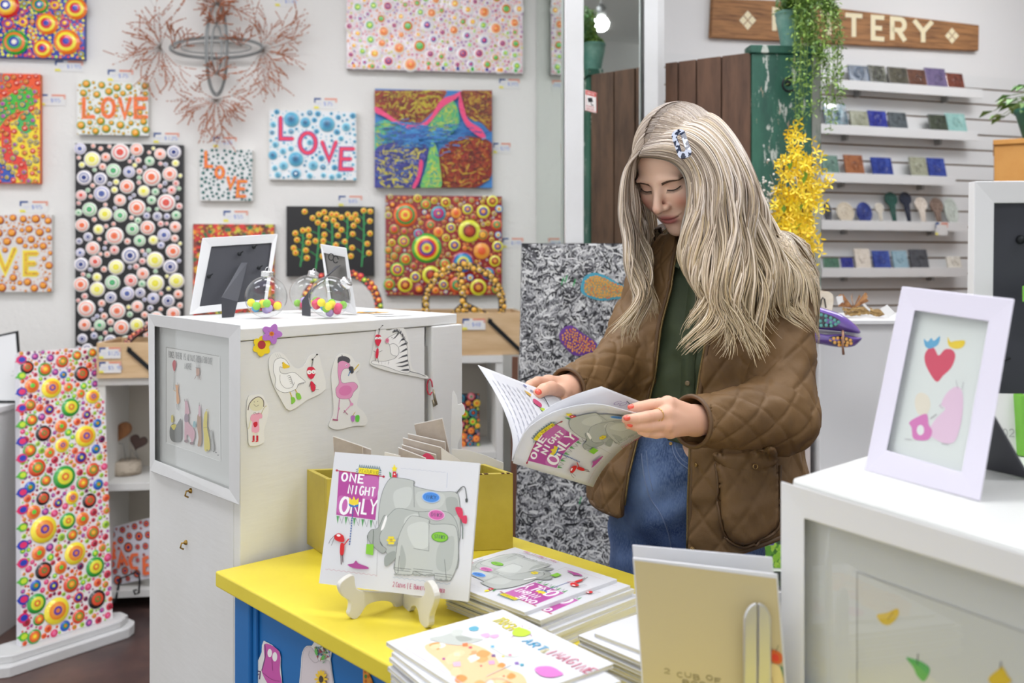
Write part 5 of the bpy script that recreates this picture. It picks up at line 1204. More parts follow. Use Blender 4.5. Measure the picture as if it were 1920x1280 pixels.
A.text('DOGS THERE IS ALWAYS ROOM FOR ONE', *z5([(88, 158)])[0], 38, 6.3, BK, 1.7, gap=.38, dx=(1, .165), dy=(0, -1)); A.text('MORE', *z5([(245, 275)])[0], 36, 8, BK, 1.9, gap=.4, dx=(1, .1), dy=(0, -1))
A.blob(z5([(142, 185), (160, 210), (155, 260), (142, 300), (128, 260), (124, 215)]), 'c83a48'); A.line(z5([(142, 300), (140, 400), (136, 480)]), 1.5, BK, 4)
A.blob(z5([(155, 430), (172, 440), (185, 430), (182, 500), (195, 590), (178, 625), (165, 600), (162, 500)]), 'dc8f3a'); A.line(z5([(168, 620), (172, 680)]), 2, BK); A.line(z5([(188, 620), (188, 690)]), 2, BK); A.line(z5([(136, 485), (165, 500)]), 3, 'dcae6a'); A.line(z5([(178, 410), (174, 440)]), 2, BK)
A.blob(z5([(362, 270), (390, 272), (392, 330), (365, 340)]), 'c08a70'); A.line(z5([(366, 270), (372, 205), (388, 205), (392, 270)]), 2, BK); A.line(z5([(365, 335), (345, 375)]), 2.5, '8a5a48'); A.line(z5([(378, 338), (380, 380)]), 2.5, '8a5a48'); A.line(z5([(390, 330), (402, 385)]), 2.5, '8a5a48'); A.line(z5([(355, 262), (402, 268)]), 3, '5a4030')
A.blob(z5([(100, 860), (130, 820), (165, 830), (205, 770), (215, 830), (208, 990), (130, 1000), (98, 950)]), '5a5c58'); A.blob(z5([(110, 840), (162, 830), (140, 885)]), 'e0cc2a'); A.blob(z5([(112, 740), (130, 740), (132, 800), (112, 805)]), 'e0cc5a')
A.blob(z5([(250, 600), (270, 600), (285, 660), (295, 720), (280, 730), (285, 810), (340, 880), (345, 960), (320, 1015), (300, 960), (270, 930), (262, 990), (245, 985), (245, 800), (250, 680)]), 'd49aaa'); A.blob(z5([(245, 740), (265, 720), (285, 760), (275, 805), (245, 795)]), '8a6a80'); A.line(z5([(248, 600), (246, 575)]), 3, '6a3a4a'); A.line(z5([(268, 600), (270, 570)]), 3, '6a3a4a'); A.blob(z5([(245, 985), (275, 985), (275, 1010), (245, 1005)]), '7a5058'); A.blob(z5([(300, 1005), (330, 1005), (330, 1030), (302, 1028)]), '7a5058')
A.blob(z5([(375, 735), (405, 740), (412, 860), (415, 1000), (400, 1045), (375, 1040), (385, 960), (372, 860)]), 'b0805a'); A.blob(z5([(388, 640), (400, 645), (405, 740), (385, 735)]), 'd8a8b8'); A.line(z5([(392, 610), (393, 645)]), 2, BK); A.blob(z5([(335, 800), (352, 800), (356, 850), (330, 852)]), '7ab0b8')
A.blob(z5([(455, 700), (472, 712), (470, 850), (490, 960), (500, 1060), (480, 1092), (445, 1085), (440, 960), (432, 850), (440, 740)]), 'e0cc2a'); A.line(z5([(455, 705), (465, 680), (480, 675)]), 2.5, 'c8b020'); A.line(z5([(435, 855), (470, 858)]), 1.6, BK)
A.blob(z5([(500, 900), (520, 890), (525, 960), (540, 1060), (530, 1095), (510, 1085), (508, 1000)]), 'b0aeac'); A.line(z5([(480, 850), (500, 900)]), 2, BK); A.line(z5([(512, 1090), (510, 975)]), 1.6, BK)
for x, y in ((560, 1110), (580, 1135), (470, 1085), (535, 1100)): A.ell(*z5([(x, y)])[0], 4, 3, BK)
A.build('drawing', pf_)
A = Art(fS, h0=.014); A.poly([(94, 160), (545, 230), (545, 1148), (94, 970)], 'ffffff'); A.build('glass_pane', pf_, glass('picture_glass', 'f2f4f3', .02))

# paper cut-outs on the front panel
HF = .0009
def cutout(name, label, outline, ink, cat='paper cut-out', p0=None, n=None, org=(260, 560, 3.2), edge='e6e5e0', sm=4, lift=0.0):
    p0 = p0 if p0 is not None else C0; n = n or nF
    f = planefn(p0+n*(.0012+lift), n, *org); pts = smooth_pts(outline, sm) if sm else outline
    t = thing(name, label, cat, tuple(f(*outline[0], 0)))
    mm = MB(); mm.prism([f(x, y, 0) for x, y in pts], n*HF, edge); mm.build('paper', PLAIN, t)
    A = Art(f, h0=HF+.0001, dh=.00004); ink(A); A.build('drawing', t); return t
def i_purple(A):
    for a in range(5): t_ = a*1.257-1.2; A.ell(798+36*math.cos(t_), 210+34*math.sin(t_), 27, 21, 'b878c8', rot=t_)
    A.ell(798, 210, 15, 14, 'd88a3a'); A.ell(798, 210, 8, 8, 'c8602a')
    for a in range(5): t_ = a*1.257-1.2; A.line([(798+14*math.cos(t_), 210+14*math.sin(t_)), (798+26*math.cos(t_), 210+26*math.sin(t_))], 2, '8a4a9a')
def i_yellow(A):
    for a in range(6): t_ = a*1.047-.4; A.ell(738+31*math.cos(t_), 283+38*math.sin(t_), 24, 22, 'eed02a', rot=t_)
    A.ell(738, 276, 24, 26, 'b03a40')
def petals(cx, cy, rx, ry, n, ph, d):
    return [(cx+(rx+d*math.cos(n*(t_-ph)))*math.cos(t_), cy+(ry+d*math.cos(n*(t_-ph)))*math.sin(t_)) for t_ in (2*math.pi*i/60 for i in range(60))]
cutout('paper_flower', 'yellow paper flower with a red centre, on the white cabinet', petals(738, 283, 50, 58, 6, -.4, 7), i_yellow, 'paper flower', edge='e8cf30', sm=0)
cutout('paper_flower', 'purple paper flower overlapping the yellow one on the white cabinet', petals(798, 210, 52, 52, 5, -1.2, 11), i_purple, 'paper flower', edge='b878c8', sm=0, lift=.0016)
def ant(A, x, y, s_, body='d8324c'):
    A.blob([(x-22*s_, y), (x-16*s_, y-24*s_), (x+10*s_, y-26*s_), (x+24*s_, y-4*s_), (x+14*s_, y+26*s_), (x, y+36*s_), (x-16*s_, y+22*s_)], body)
    A.ell(x-10*s_, y, 12*s_, 11*s_, 'f4f2f0'); A.ell(x+13*s_, y-2*s_, 12*s_, 11*s_, 'f4f2f0'); A.ell(x-8*s_, y, 2.5*s_, 2.5*s_, BK); A.ell(x+13*s_, y, 2.5*s_, 2.5*s_, BK)
    A.line([(x+6*s_, y-28*s_), (x+12*s_, y-70*s_), (x+30*s_, y-92*s_)], 2, BK); A.line([(x, y-26*s_), (x+8*s_, y-62*s_)], 2, BK); A.ell(x+31*s_, y-92*s_, 5*s_, 4*s_, BK); A.ell(x+7*s_, y-66*s_, 5*s_, 5*s_, BK)
def i_goose(A):
    o_ = [(815, 375), (845, 355), (880, 365), (905, 408), (870, 415), (848, 408), (850, 440), (880, 450), (930, 440), (970, 470), (1000, 500), (960, 510), (945, 540), (900, 560), (860, 560), (820, 530), (822, 480), (808, 430)]
    A.shape(o_, 'f2f2f0', 2.2, '7a7a78'); A.blob([(866, 378), (880, 388), (908, 408), (870, 418), (862, 400)], 'eec93a'); A.line([(848, 455), (850, 500), (880, 535), (920, 530), (935, 500)], 2, '7a7a78', 5)
    for k in range(5): A.line([(890+5*k, 465+11*k), (905+4*k, 460+11*k), (915+3*k, 472+11*k)], 1.8, '6a6a68', 4)
    for k in range(4): A.line([(965+8*k, 508-3*k), (960+9*k, 520-3*k)], 1.8, '6a6a68')
    A.line([(908, 560), (920, 590)], 5, 'd8b84a'); A.line([(940, 545), (955, 570)], 5, 'd8b84a'); A.blob([(914, 590), (934, 592), (940, 615), (918, 632), (916, 610)], '8ac84a'); A.blob([(944, 568), (964, 566), (976, 590), (972, 602), (952, 602)], '8ac84a')
    for dx in (-12, 0, 12): A.line([(845+dx, 355), (832+dx, 330)], 1.4, 'b0b0ae')
    A.ell(862, 385, 2.5, 3, BK); ant(A, 1035, 440, 1.15); A.blob([(1030, 500), (1045, 498), (1062, 530), (1052, 556), (1036, 545)], 'd8324c'); A.line([(1042, 552), (1040, 560)], 2, BK); A.line([(1050, 552), (1062, 545), (1080, 543)], 2, BK); A.line([(1032, 505), (1022, 528)], 2.4, BK); A.line([(1052, 508), (1066, 525)], 2.4, BK)
cutout('paper_cutout', 'white paper cut-out of a goose in green boots beside a red ant', [(778, 390), (795, 335), (840, 318), (880, 345), (920, 400), (955, 418), (990, 400), (1020, 345), (1060, 330), (1082, 345), (1095, 400), (1120, 540), (1010, 605), (905, 670), (850, 600), (800, 500)], i_goose, sm=3)
def i_girl(A):
    A.shape([(665, 640), (690, 598), (725, 590), (748, 615), (745, 655), (715, 672), (680, 668)], 'ddd9b8', 0, BK); A.line([(656, 668), (665, 630), (690, 600), (722, 588), (748, 610), (750, 648)], 5, '6a6058', 4)
    A.line([(690, 632), (705, 645), (722, 636)], 2, '6a5a50', 4); A.ell(693, 618, 2, 2.5, BK); A.ell(714, 615, 2, 2.5, BK)
    A.blob([(680, 695), (735, 685), (740, 715), (722, 725), (722, 795), (680, 798), (682, 740), (670, 728)], 'eaa8bc'); A.blob([(688, 745), (710, 738), (712, 760), (695, 770)], 'c82a3c')
    for dx in (0, 22): A.line([(690+dx, 800), (690+dx, 822)], 8, 'e8d8c8'); A.line([(690+dx, 820), (690+dx, 850)], 12, 'c82a3c'); A.line([(680+dx, 856), (696+dx, 852)], 7, 'd85a60')
    A.line([(735, 692), (752, 655), (768, 642)], 6, 'ddd9b8', 3); A.line([(735, 692), (750, 655), (765, 640)], 1.4, '8a8478', 3); A.line([(672, 728), (662, 770), (655, 780)], 6, 'ddd9b8', 3); A.line([(695, 695), (690, 685), (700, 680), (705, 690), (722, 688), (720, 678)], 1.5, BK)
cutout('paper_cutout', 'paper cut-out of a waving girl in a pink dress and red boots', [(655, 590), (690, 575), (740, 575), (760, 610), (778, 650), (770, 720), (750, 790), (748, 862), (665, 880), (655, 800), (645, 700)], i_girl, sm=3)
def i_flam(A):
    PK = 'e39ac0'; A.shape([(1196, 400), (1205, 370), (1240, 362), (1262, 385), (1270, 415), (1240, 418), (1222, 432), (1212, 470), (1225, 505), (1290, 500), (1315, 528), (1290, 560), (1270, 595), (1220, 600), (1190, 585), (1183, 540), (1202, 505), (1195, 450)], PK, 1.6, '7a6068')
    A.ell(1240, 550, 40, 30, 'dd7fb0', rot=-.3); A.blob([(1194, 385), (1200, 350), (1240, 345), (1268, 362), (1262, 385), (1230, 372), (1210, 375)], '55545a'); A.line([(1222, 348), (1220, 335)], 4, '55545a')
    A.blob([(1262, 408), (1286, 408), (1290, 440), (1275, 448), (1262, 425)], '4a4a4e'); A.line([(1292, 428), (1322, 392)], 6, 'e0c04a'); A.line([(1270, 432), (1258, 462)], 5, '4a7ab0'); A.ell(1246, 398, 4, 6, 'f0e8f0'); A.ell(1247, 399, 2, 3, BK)
    A.line([(1206, 598), (1200, 660), (1190, 728)], 5, PK); A.line([(1206, 598), (1200, 660), (1190, 728)], 1.2, '7a5a68'); A.line([(1262, 595), (1278, 632), (1240, 672)], 5, PK); A.ell(1278, 632, 10, 9, PK); A.ell(1202, 658, 6, 8, PK)
    A.line([(1164, 724), (1196, 728)], 9, 'b05a7a'); A.line([(1232, 668), (1255, 695)], 4, 'b06a8a'); A.line([(1240, 672), (1228, 685)], 4, 'b06a8a')
    A.blob([(1275, 702), (1296, 702), (1292, 735), (1278, 732)], 'b87ac0'); A.blob([(1302, 702), (1324, 700), (1322, 735), (1304, 735)], '6ac84a'); A.line([(1284, 702), (1300, 678)], 3, 'c8a83a')
cutout('paper_cutout', 'paper cut-out of a pink flamingo in a black beret', [(1160, 420), (1185, 350), (1225, 325), (1275, 345), (1300, 380), (1325, 385), (1325, 420), (1300, 450), (1325, 520), (1318, 580), (1310, 640), (1350, 680), (1372, 730), (1350, 760), (1290, 762), (1200, 785), (1145, 770), (1142, 745), (1165, 690), (1165, 600), (1155, 500)], i_flam, sm=3)
def i_zebra(A):
    A.shape([(1485, 245), (1520, 220), (1560, 205), (1590, 230), (1612, 290), (1615, 370), (1628, 430), (1610, 445), (1560, 435), (1480, 405), (1405, 390), (1405, 372), (1470, 375), (1530, 360), (1545, 345), (1515, 330), (1505, 275)], 'f4f3f0', 1.8, '5a5a5c')
    for a, b, c in (((1560, 205), (1540, 235), (1520, 245)), ((1592, 240), (1575, 252), (1560, 272)), ((1605, 268), (1580, 282), (1560, 290)), ((1610, 300), (1585, 318), (1565, 325)), ((1612, 338), (1585, 350), (1555, 360)), ((1616, 370), (1580, 385), (1540, 388)), ((1618, 395), (1580, 410), (1545, 405)), ((1622, 425), (1590, 432), (1570, 428)), ((1500, 375), (1500, 388), (1496, 396)), ((1478, 372), (1480, 388), (1478, 400)), ((1455, 372), (1458, 388), (1460, 398)), ((1435, 372), (1440, 385), (1442, 394))): A.poly([(a[0]-2, a[1]-6), (a[0]+2, a[1]+6), b, c, (b[0], b[1]-9)], '55565a')
    rg = random.Random(2)
    for k in range(36): t_ = k/36; x = 1525+85*t_; y = 205-18*math.sin(t_*3)+80*t_**2; A.line([(x, y), (x+rg.uniform(-6, 8), y-rg.uniform(8, 20))], 2.4, '55565a')
    A.ell(1492, 250, 11, 15, 'e08aa0'); A.ell(1490, 250, 4, 6, 'c85a78'); A.ell(1520, 232, 2.4, 3, BK); A.line([(1508, 275), (1530, 268), (1558, 290), (1560, 330), (1540, 352)], 2, '5a5a5c', 4)
    A.line([(1625, 435), (1680, 448), (1722, 465)], 3.5, '5a5a5c'); ant(A, 1437, 238, .85); A.blob([(1420, 245), (1455, 245), (1448, 270), (1437, 284), (1424, 270)], 'd8324c'); A.line([(1437, 284), (1435, 305)], 2.5, BK); A.blob([(1427, 303), (1440, 303), (1436, 352), (1422, 352)], 'd8324c')
    A.line([(1408, 312), (1425, 320)], 2, BK); A.line([(1440, 320), (1462, 310)], 2, BK); A.line([(1425, 352), (1420, 372)], 2, BK); A.line([(1434, 352), (1438, 370)], 2, BK)
cutout('paper_cutout', 'paper cut-out of a seated zebra with a small red ant', [(1400, 330), (1415, 230), (1430, 175), (1455, 160), (1490, 190), (1530, 180), (1580, 170), (1602, 200), (1625, 290), (1640, 420), (1728, 460), (1726, 480), (1640, 462), (1520, 440), (1400, 400), (1388, 370)], i_zebra, sm=3)

# ------------------------------------------------------------ things on top of the cabinet
BKB = mat('black_back_board', '3d3e44', 0.55); FRW = mat('white_frame_paint', 'dcdcdc', .4)
def fbk(P0, n): return planefn(P0, n, 340, 430, 5.333)
f1a = Vector((-.688, 2.0, ZC+.001)); f1b = Vector((-.557, 2.13, ZC+.001))
d1 = (f1b-f1a).normalized(); n1 = Vector((d1.y, -d1.x, 0)); n1 = n1 if n1.y < 0 else -n1; ln = .30
n1 = (n1+Z*-.0).normalized(); up1 = (Z-n1*-.0+(-d1*.0)+n1*-.0).normalized()
upl = (Z*math.cos(.27)+(-n1)*-math.sin(.27)).normalized()    # the face looks away from us, its top leans toward us
upl = (Z*math.cos(.2)-n1*math.sin(.2)+d1*.0).normalized(); nn1 = d1.cross(upl); nn1 = nn1 if nn1.y < 0 else -nn1
ff = planefn(f1a, nn1, 340, 430, 5.333)
fr1 = thing('photo_frame', 'larger white photo frame seen from its black back, on the white cabinet', 'photo frame', tuple(f1a))
ring_frame(ff, [(210, 85), (965, 45), (850, 770), (80, 850)], [(300, 172), (905, 135), (828, 700), (182, 770)], -.018, 0, 'frame', fr1, FRW, .004)
A = Art(ff, h0=-.008); A.poly([(295, 165), (910, 128), (832, 708), (176, 776)], '3d3e44'); A.build('back_board', fr1, BKB)
mm = MB(); mm.prism([ff(620, 315, .0), ff(672, 360, .0), ff(560, 700, .055)-Z*0, P(340+520/5.333, 0, 1.93), ], (0.001, 0, 0)) if False else None
leg_t, leg_b = ff(630, 320, 0), None
def strut(fr, t1, t2, foot1, foot2, th):
    mm = MB(); mm.prism([t1, t2, foot2, foot1], th); mm.build('easel_leg', BKB, fr)
fA1, fA2 = P(416, 592, 1.9), P(436, 589, 1.93); fA1.z = fA2.z = ZC+.001
strut(fr1, ff(600, 330, .001), ff(660, 330, .001), P(340+400/5.333, 430+680/5.333, 1.9), P(340+560/5.333, 430+720/5.333, 1.94), (0, .003, 0))
mm = MB(); mm.prism([P(340+400/5.333, 430+675/5.333, 1.9), P(340+560/5.333, 430+720/5.333, 1.94), Vector((P(438, 590, 1.935).x, 1.935, ZC+.001)), Vector((P(416, 592, 1.905).x, 1.905, ZC+.001))], (0, .003, 0)); mm.build('easel_leg', BKB, fr1)
for x, y in ((580, 245), (725, 175), (275, 470), (775, 385)): c = ff(x, y, .001); mm = MB(); mm.ball(c, .005, 8, 5); mm.tube([c, c+Vector((.01, -.004, .006))], .0015, 5); mm.build('turn_clip', IRON, fr1)
f2a = Vector((-.352, 2.03, ZC+.001)); d2_ = Vector((-.80, .75, 0)).normalized(); n2_ = Vector((-d2_.y, d2_.x, 0)); n2_ = n2_ if n2_.y < 0 else -n2_
up2 = (Z*math.cos(.15)-n2_*math.sin(.15)).normalized(); nn2 = d2_.cross(up2); nn2 = nn2 if nn2.y < 0 else -nn2
ff2 = planefn(f2a, nn2, 340, 430, 5.333)
fr2 = thing('photo_frame', 'smaller white photo frame turned away, right on the white cabinet', 'photo frame', tuple(f2a))
ring_frame(ff2, [(1390, 145), (1650, 185), (1755, 848), (1480, 780)], [(1425, 235), (1635, 275), (1690, 740), (1500, 700)], -.02, 0, 'frame', fr2, FRW, .004)
A = Art(ff2, h0=-.008); A.poly([(1420, 230), (1640, 270), (1695, 748), (1495, 705)], '8a8680'); A.build('back_board', fr2, mat('grey_back_board', '6f6c68', .6))
t_a, t_b = ff2(1540, 370, .001), ff2(1590, 355, .001); ba, bb = P(566, 576, 2.0), P(581, 580, 1.97); ba.z = bb.z = ZC+.001; ma, mb_ = P(567, 548, 2.0), P(620, 520, 2.02)
strut(fr2, t_a, t_b, ba+Z*.03, bb+Z*.055, (.001, .003, 0)); strut(fr2, ba+Z*.031, bb+Z*.056, ba, bb, (.001, .003, 0))
for x, y in ((1500, 275), (1545, 300)): c = ff2(x, y, .001); mm = MB(); mm.tube([c+Vector((.006*math.cos(s), -.003, .008*math.sin(s))) for s in (i*.8 for i in range(8))], .0012, 5); mm.build('turn_clip', IRON, fr2)
# clear baubles with felt balls
CLR = glass('clear_plastic', 'fbfcfc', 0.02, 1.4)
SILV = mat('silver_foil', 'd8d8d8', .2, .9, bump=(200, .8, .002))
cols_ = {'yellow': 'f0dc3a', 'pink': 'e0507a', 'green': '8ecb4a', 'blue': '5aa8dc', 'red': 'd0405a', 'lilac': 'b8a4dc'}
def bauble(px, py, D, where, axis, seq, seed):
    c = P(px, py, D); r_ = .0425; c.z = ZC+r_+.0012
    t = thing('clear_bauble', 'clear plastic bauble '+where, 'bauble', tuple(c-Z*r_)); mm = MB(); mm.ball(c, r_, 40, 28); mm.build('clear_shell', CLR, t)
    ax = Vector(axis).normalized(); mm = MB(); mm.lathe(c+ax*(r_-.002), [(.0125, 0), (.013, .003), (.012, .006), (.013, .009), (.012, .012), (.004, .0125), (0, .0125)], 20, ax=ax); cp = mm.build('silver_cap', SILV, t)
    o_ = ax.orthogonal().normalized(); mm = MB(); mm.tube([c+ax*(r_+.010+.008*math.sin(s))+o_*.005*math.cos(s) for s in (i*math.pi/8 for i in range(9))], .0008, 5); mm.build('hanging_loop', SILV, cp)
    rg = random.Random(seed); placed = []; b_ = .0083; tries = 0; Ri = r_-.0012-b_
    while len(placed) < len(seq) and tries < 60000:
        tries += 1; lim = -.5+tries/60000*1.1
        a = rg.uniform(0, 6.28); q_ = rg.uniform(0, Ri); z = rg.uniform(-Ri, Ri*lim)
        if q_*q_+z*z > Ri*Ri: continue
        v = c+Vector((q_*math.cos(a), q_*math.sin(a), z))
        if all((v-w2).length > b_*1.9 for w2 in placed): placed.append(v)
    placed.sort(key=lambda v: v.z)
    for v, k in zip(placed, seq):
        mm = MB(); mm.ball(v, b_, 14, 10); o_ = mm.build('felt_ball', mat('felt_'+k, cols_[k], .9, bump=(300, .4, .001)))
        tag(o_, '%s felt ball inside the clear bauble %s' % (k, where), 'felt ball', '%s felt balls in the bauble %s' % (k, where))
bauble(499, 553, 1.90, 'nearest the larger photo frame', (.05, 0, 1), ['lilac', 'red', 'blue', 'lilac', 'red', 'pink', 'yellow', 'green', 'pink', 'yellow', 'lilac', 'pink', 'blue', 'green', 'red', 'yellow'], 1)
bauble(618, 553, 1.90, 'tipped over at the front', (.75, -.2, .62), ['lilac', 'pink', 'green', 'green', 'red', 'blue', 'pink', 'yellow', 'red', 'green', 'blue', 'yellow', 'pink', 'green', 'yellow'], 2)
bauble(578, 530, 2.14, 'behind, partly hidden by the smaller frame', (.2, .3, 1), ['blue', 'pink', 'yellow', 'green', 'red', 'yellow', 'blue', 'pink', 'green', 'lilac'], 3)
for (px, py, D, lab, s_) in ((672, 578, 2.02, 'orange paper star with a blue centre lying on the white cabinet', 1), ):
    c = Vector((-.322, 2.12, ZC+.001)); t = thing('paper_star', lab, 'paper star', tuple(c)); pts = []
    for i in range(10): a = i*math.pi/5; r_ = .042 if i % 2 == 0 else .019; pts.append(c+Vector((r_*math.cos(a), r_*math.sin(a), 0)))
    mm = MB(); mm.prism(pts, (0, 0, .0012), 'f0b040'); mm.build('star', PLAIN, t); mm = MB(); mm.prism([c+Vector((.016*math.cos(a), .012*math.sin(a), .0013)) for a in (i*.4 for i in range(16))], (0, 0, .0006), '3f8fc0'); mm.build('blue_centre', PLAIN, t)
for lab, c, w_, ang in (('white business card lying at the front right of the white cabinet top', (-.255, 1.99), .075, .75), ('white slip of paper under the bauble cap on the white cabinet', (-.285, 2.06), .05, .3)):
    a = Vector((c[0], c[1], ZC+.001)); dx = Vector((math.cos(ang), math.sin(ang), 0)); dy = Vector((-dx.y, dx.x, 0)); mm = MB(); t = thing('paper_card', lab, 'card', tuple(a)); mm.obox(a-dx*w_/2-dy*w_*.3, dx*w_, dy*w_*.6, Z*.0006); mm.build('card', PAPERW, t)
    A = Art(quadfn(a-dx*w_/2-dy*w_*.3+Z*.0007, dx*w_, dy*w_*.6)); A.line([(.2, .6), (.6, .6)], .04, '8a9ab0'); A.line([(.2, .4), (.75, .4)], .04, '9a9a9a'); A.build('printing', t)

# ------------------------------------------------------------ yellow topped table
ZT = .815; u_ = Vector((.736, .677, 0)); v_ = Vector((.677, -.736, 0)); T0 = Vector((-.493, 1.55, 0))
YEL = mat('yellow_table_paint', 'e4d03e', .4, vary=(5, 'dcc836', .4, .7), bump=(25, .06, .001)); BLU = mat('blue_table_paint', '1b6cb0', .42, bump=(30, .08, .001))
def TB(a, b, z=0): return T0+u_*a+v_*b+Z*z
tb_ = thing('display_table', 'display table with a yellow top and bright blue body', 'table', tuple(TB(.25, .6)))
LT, WT = 1.35, .50
mm = MB(); mm.obox(TB(0, 0, ZT-.026), u_*WT, v_*LT, Z*.026); mm.build('table_top', YEL, tb_, bevel=.003, seg=3)
mm = MB(); mm.obox(TB(.032, .03), u_*(WT-.06), v_*(LT-.05), Z*(ZT-.0265)); mm.build('table_body', BLU, tb_)
mm = MB(); mm.obox(TB(.02, .028), u_*.0118, v_*.052, Z*(ZT-.0267)); mm.build('corner_stile', BLU, tb_, bevel=.003)
mm = MB(); mm.obox(TB(.026, .0805), u_*.0058, v_*.012, Z*(ZT-.0267)); mm.build('panel_bead', BLU, tb_, bevel=.002)
mm = MB(); mm.obox(TB(.02, LT-.08), u_*.0118, v_*.06, Z*(ZT-.0267)); mm.build('corner_stile', BLU, tb_, bevel=.003)
pT = TB(.0316, .3); nT = -u_; org7 = (420, 1080, 5.647)
def i_mon(A):
    A.blob([(432, 715), (585, 800), (590, 1000), (608, 1160), (500, 1180), (400, 1010), (430, 900)], 'c95aa8'); A.line([(430, 720), (440, 830), (400, 1000)], 12, '7a4a7a', 3)
    A.ell(484, 812, 24, 44, 'f2f0ee'); A.ell(538, 852, 26, 50, 'f2f0ee'); A.line([(340, 1000), (390, 1010)], 12, '6a4a68'); A.line([(385, 1010), (375, 1090)], 12, '6a4a68'); A.line([(345, 1060), (372, 1030)], 9, '6a4a68'); A.line([(410, 1020), (500, 1090), (590, 1110)], 4, '7a3a6a', 4); A.line([(505, 870), (515, 1000)], 4, '8a3a78')
cutout('paper_cutout', 'paper cut-out of a pink monster with round white eyes on the blue panel', [(425, 682), (590, 800), (600, 950), (620, 1180), (600, 1290), (420, 1290), (345, 1110), (310, 1010), (360, 900), (405, 800)], i_mon, p0=pT, n=nT, org=org7, sm=2)
def i_vase(A):
    A.shape([(850, 775), (910, 745), (960, 800), (1010, 900), (1090, 890), (1125, 940), (1130, 1250), (835, 1250), (830, 900)], 'd9cfd2', 3, '8a8088')
    rg = random.Random(1)
    for k in range(70): x, y = rg.gauss(1045, 38), rg.gauss(790, 42); y = max(722, y); a = rg.uniform(0, 3); A.line([(x, y), (x+26*math.cos(a), y+26*math.sin(a))], 7, rg.choice(['c03a40', '3a8a50', 'd8a030', '6a50a0', '4aa060', 'a03a50', '3a6ab0']))
    A.blob([(960, 770), (985, 780), (990, 840), (965, 820)], '6ac060'); A.blob([(1040, 840), (1065, 840), (1055, 885), (1030, 880)], '6ac060')
    for a in range(12): t_ = a*.524; A.ell(1027+42*math.cos(t_), 1090+78*math.sin(t_)*.9, 30, 13, 'edc53a', rot=math.atan2(78*math.sin(t_), 42*math.cos(t_)))
    A.ell(1027, 1090, 24, 36, '4a4038'); A.line([(905, 790), (900, 850), (960, 915), (1010, 890)], 3, '8a8088', 4); A.line([(1027, 1130), (1020, 1260)], 8, '4a9a50')
cutout('paper_cutout', 'paper cut-out of a jar of flowers with a sunflower on the blue panel', [(835, 800), (880, 735), (935, 735), (960, 690), (1010, 655), (1100, 690), (1145, 775), (1130, 880), (1145, 1000), (1150, 1300), (825, 1300), (820, 950)], i_vase, p0=pT, n=nT, org=org7, sm=2)
def i_gir(A):
    for x, y in ((1495, 1010), (1530, 1060), (1500, 1110), (1560, 1130), (1540, 1190), (1495, 1200)): A.ell(x, y, 12, 20, 'c86a20'); 
    A.ell(1500, 1060, 14, 22, '4a8a40')
cutout('paper_cutout', 'orange spotted paper cut-out on the blue panel under the book stack', [(1478, 960), (1520, 985), (1570, 1100), (1640, 1300), (1478, 1300)], i_gir, p0=pT, n=nT, org=org7, edge='e0922c', sm=0)

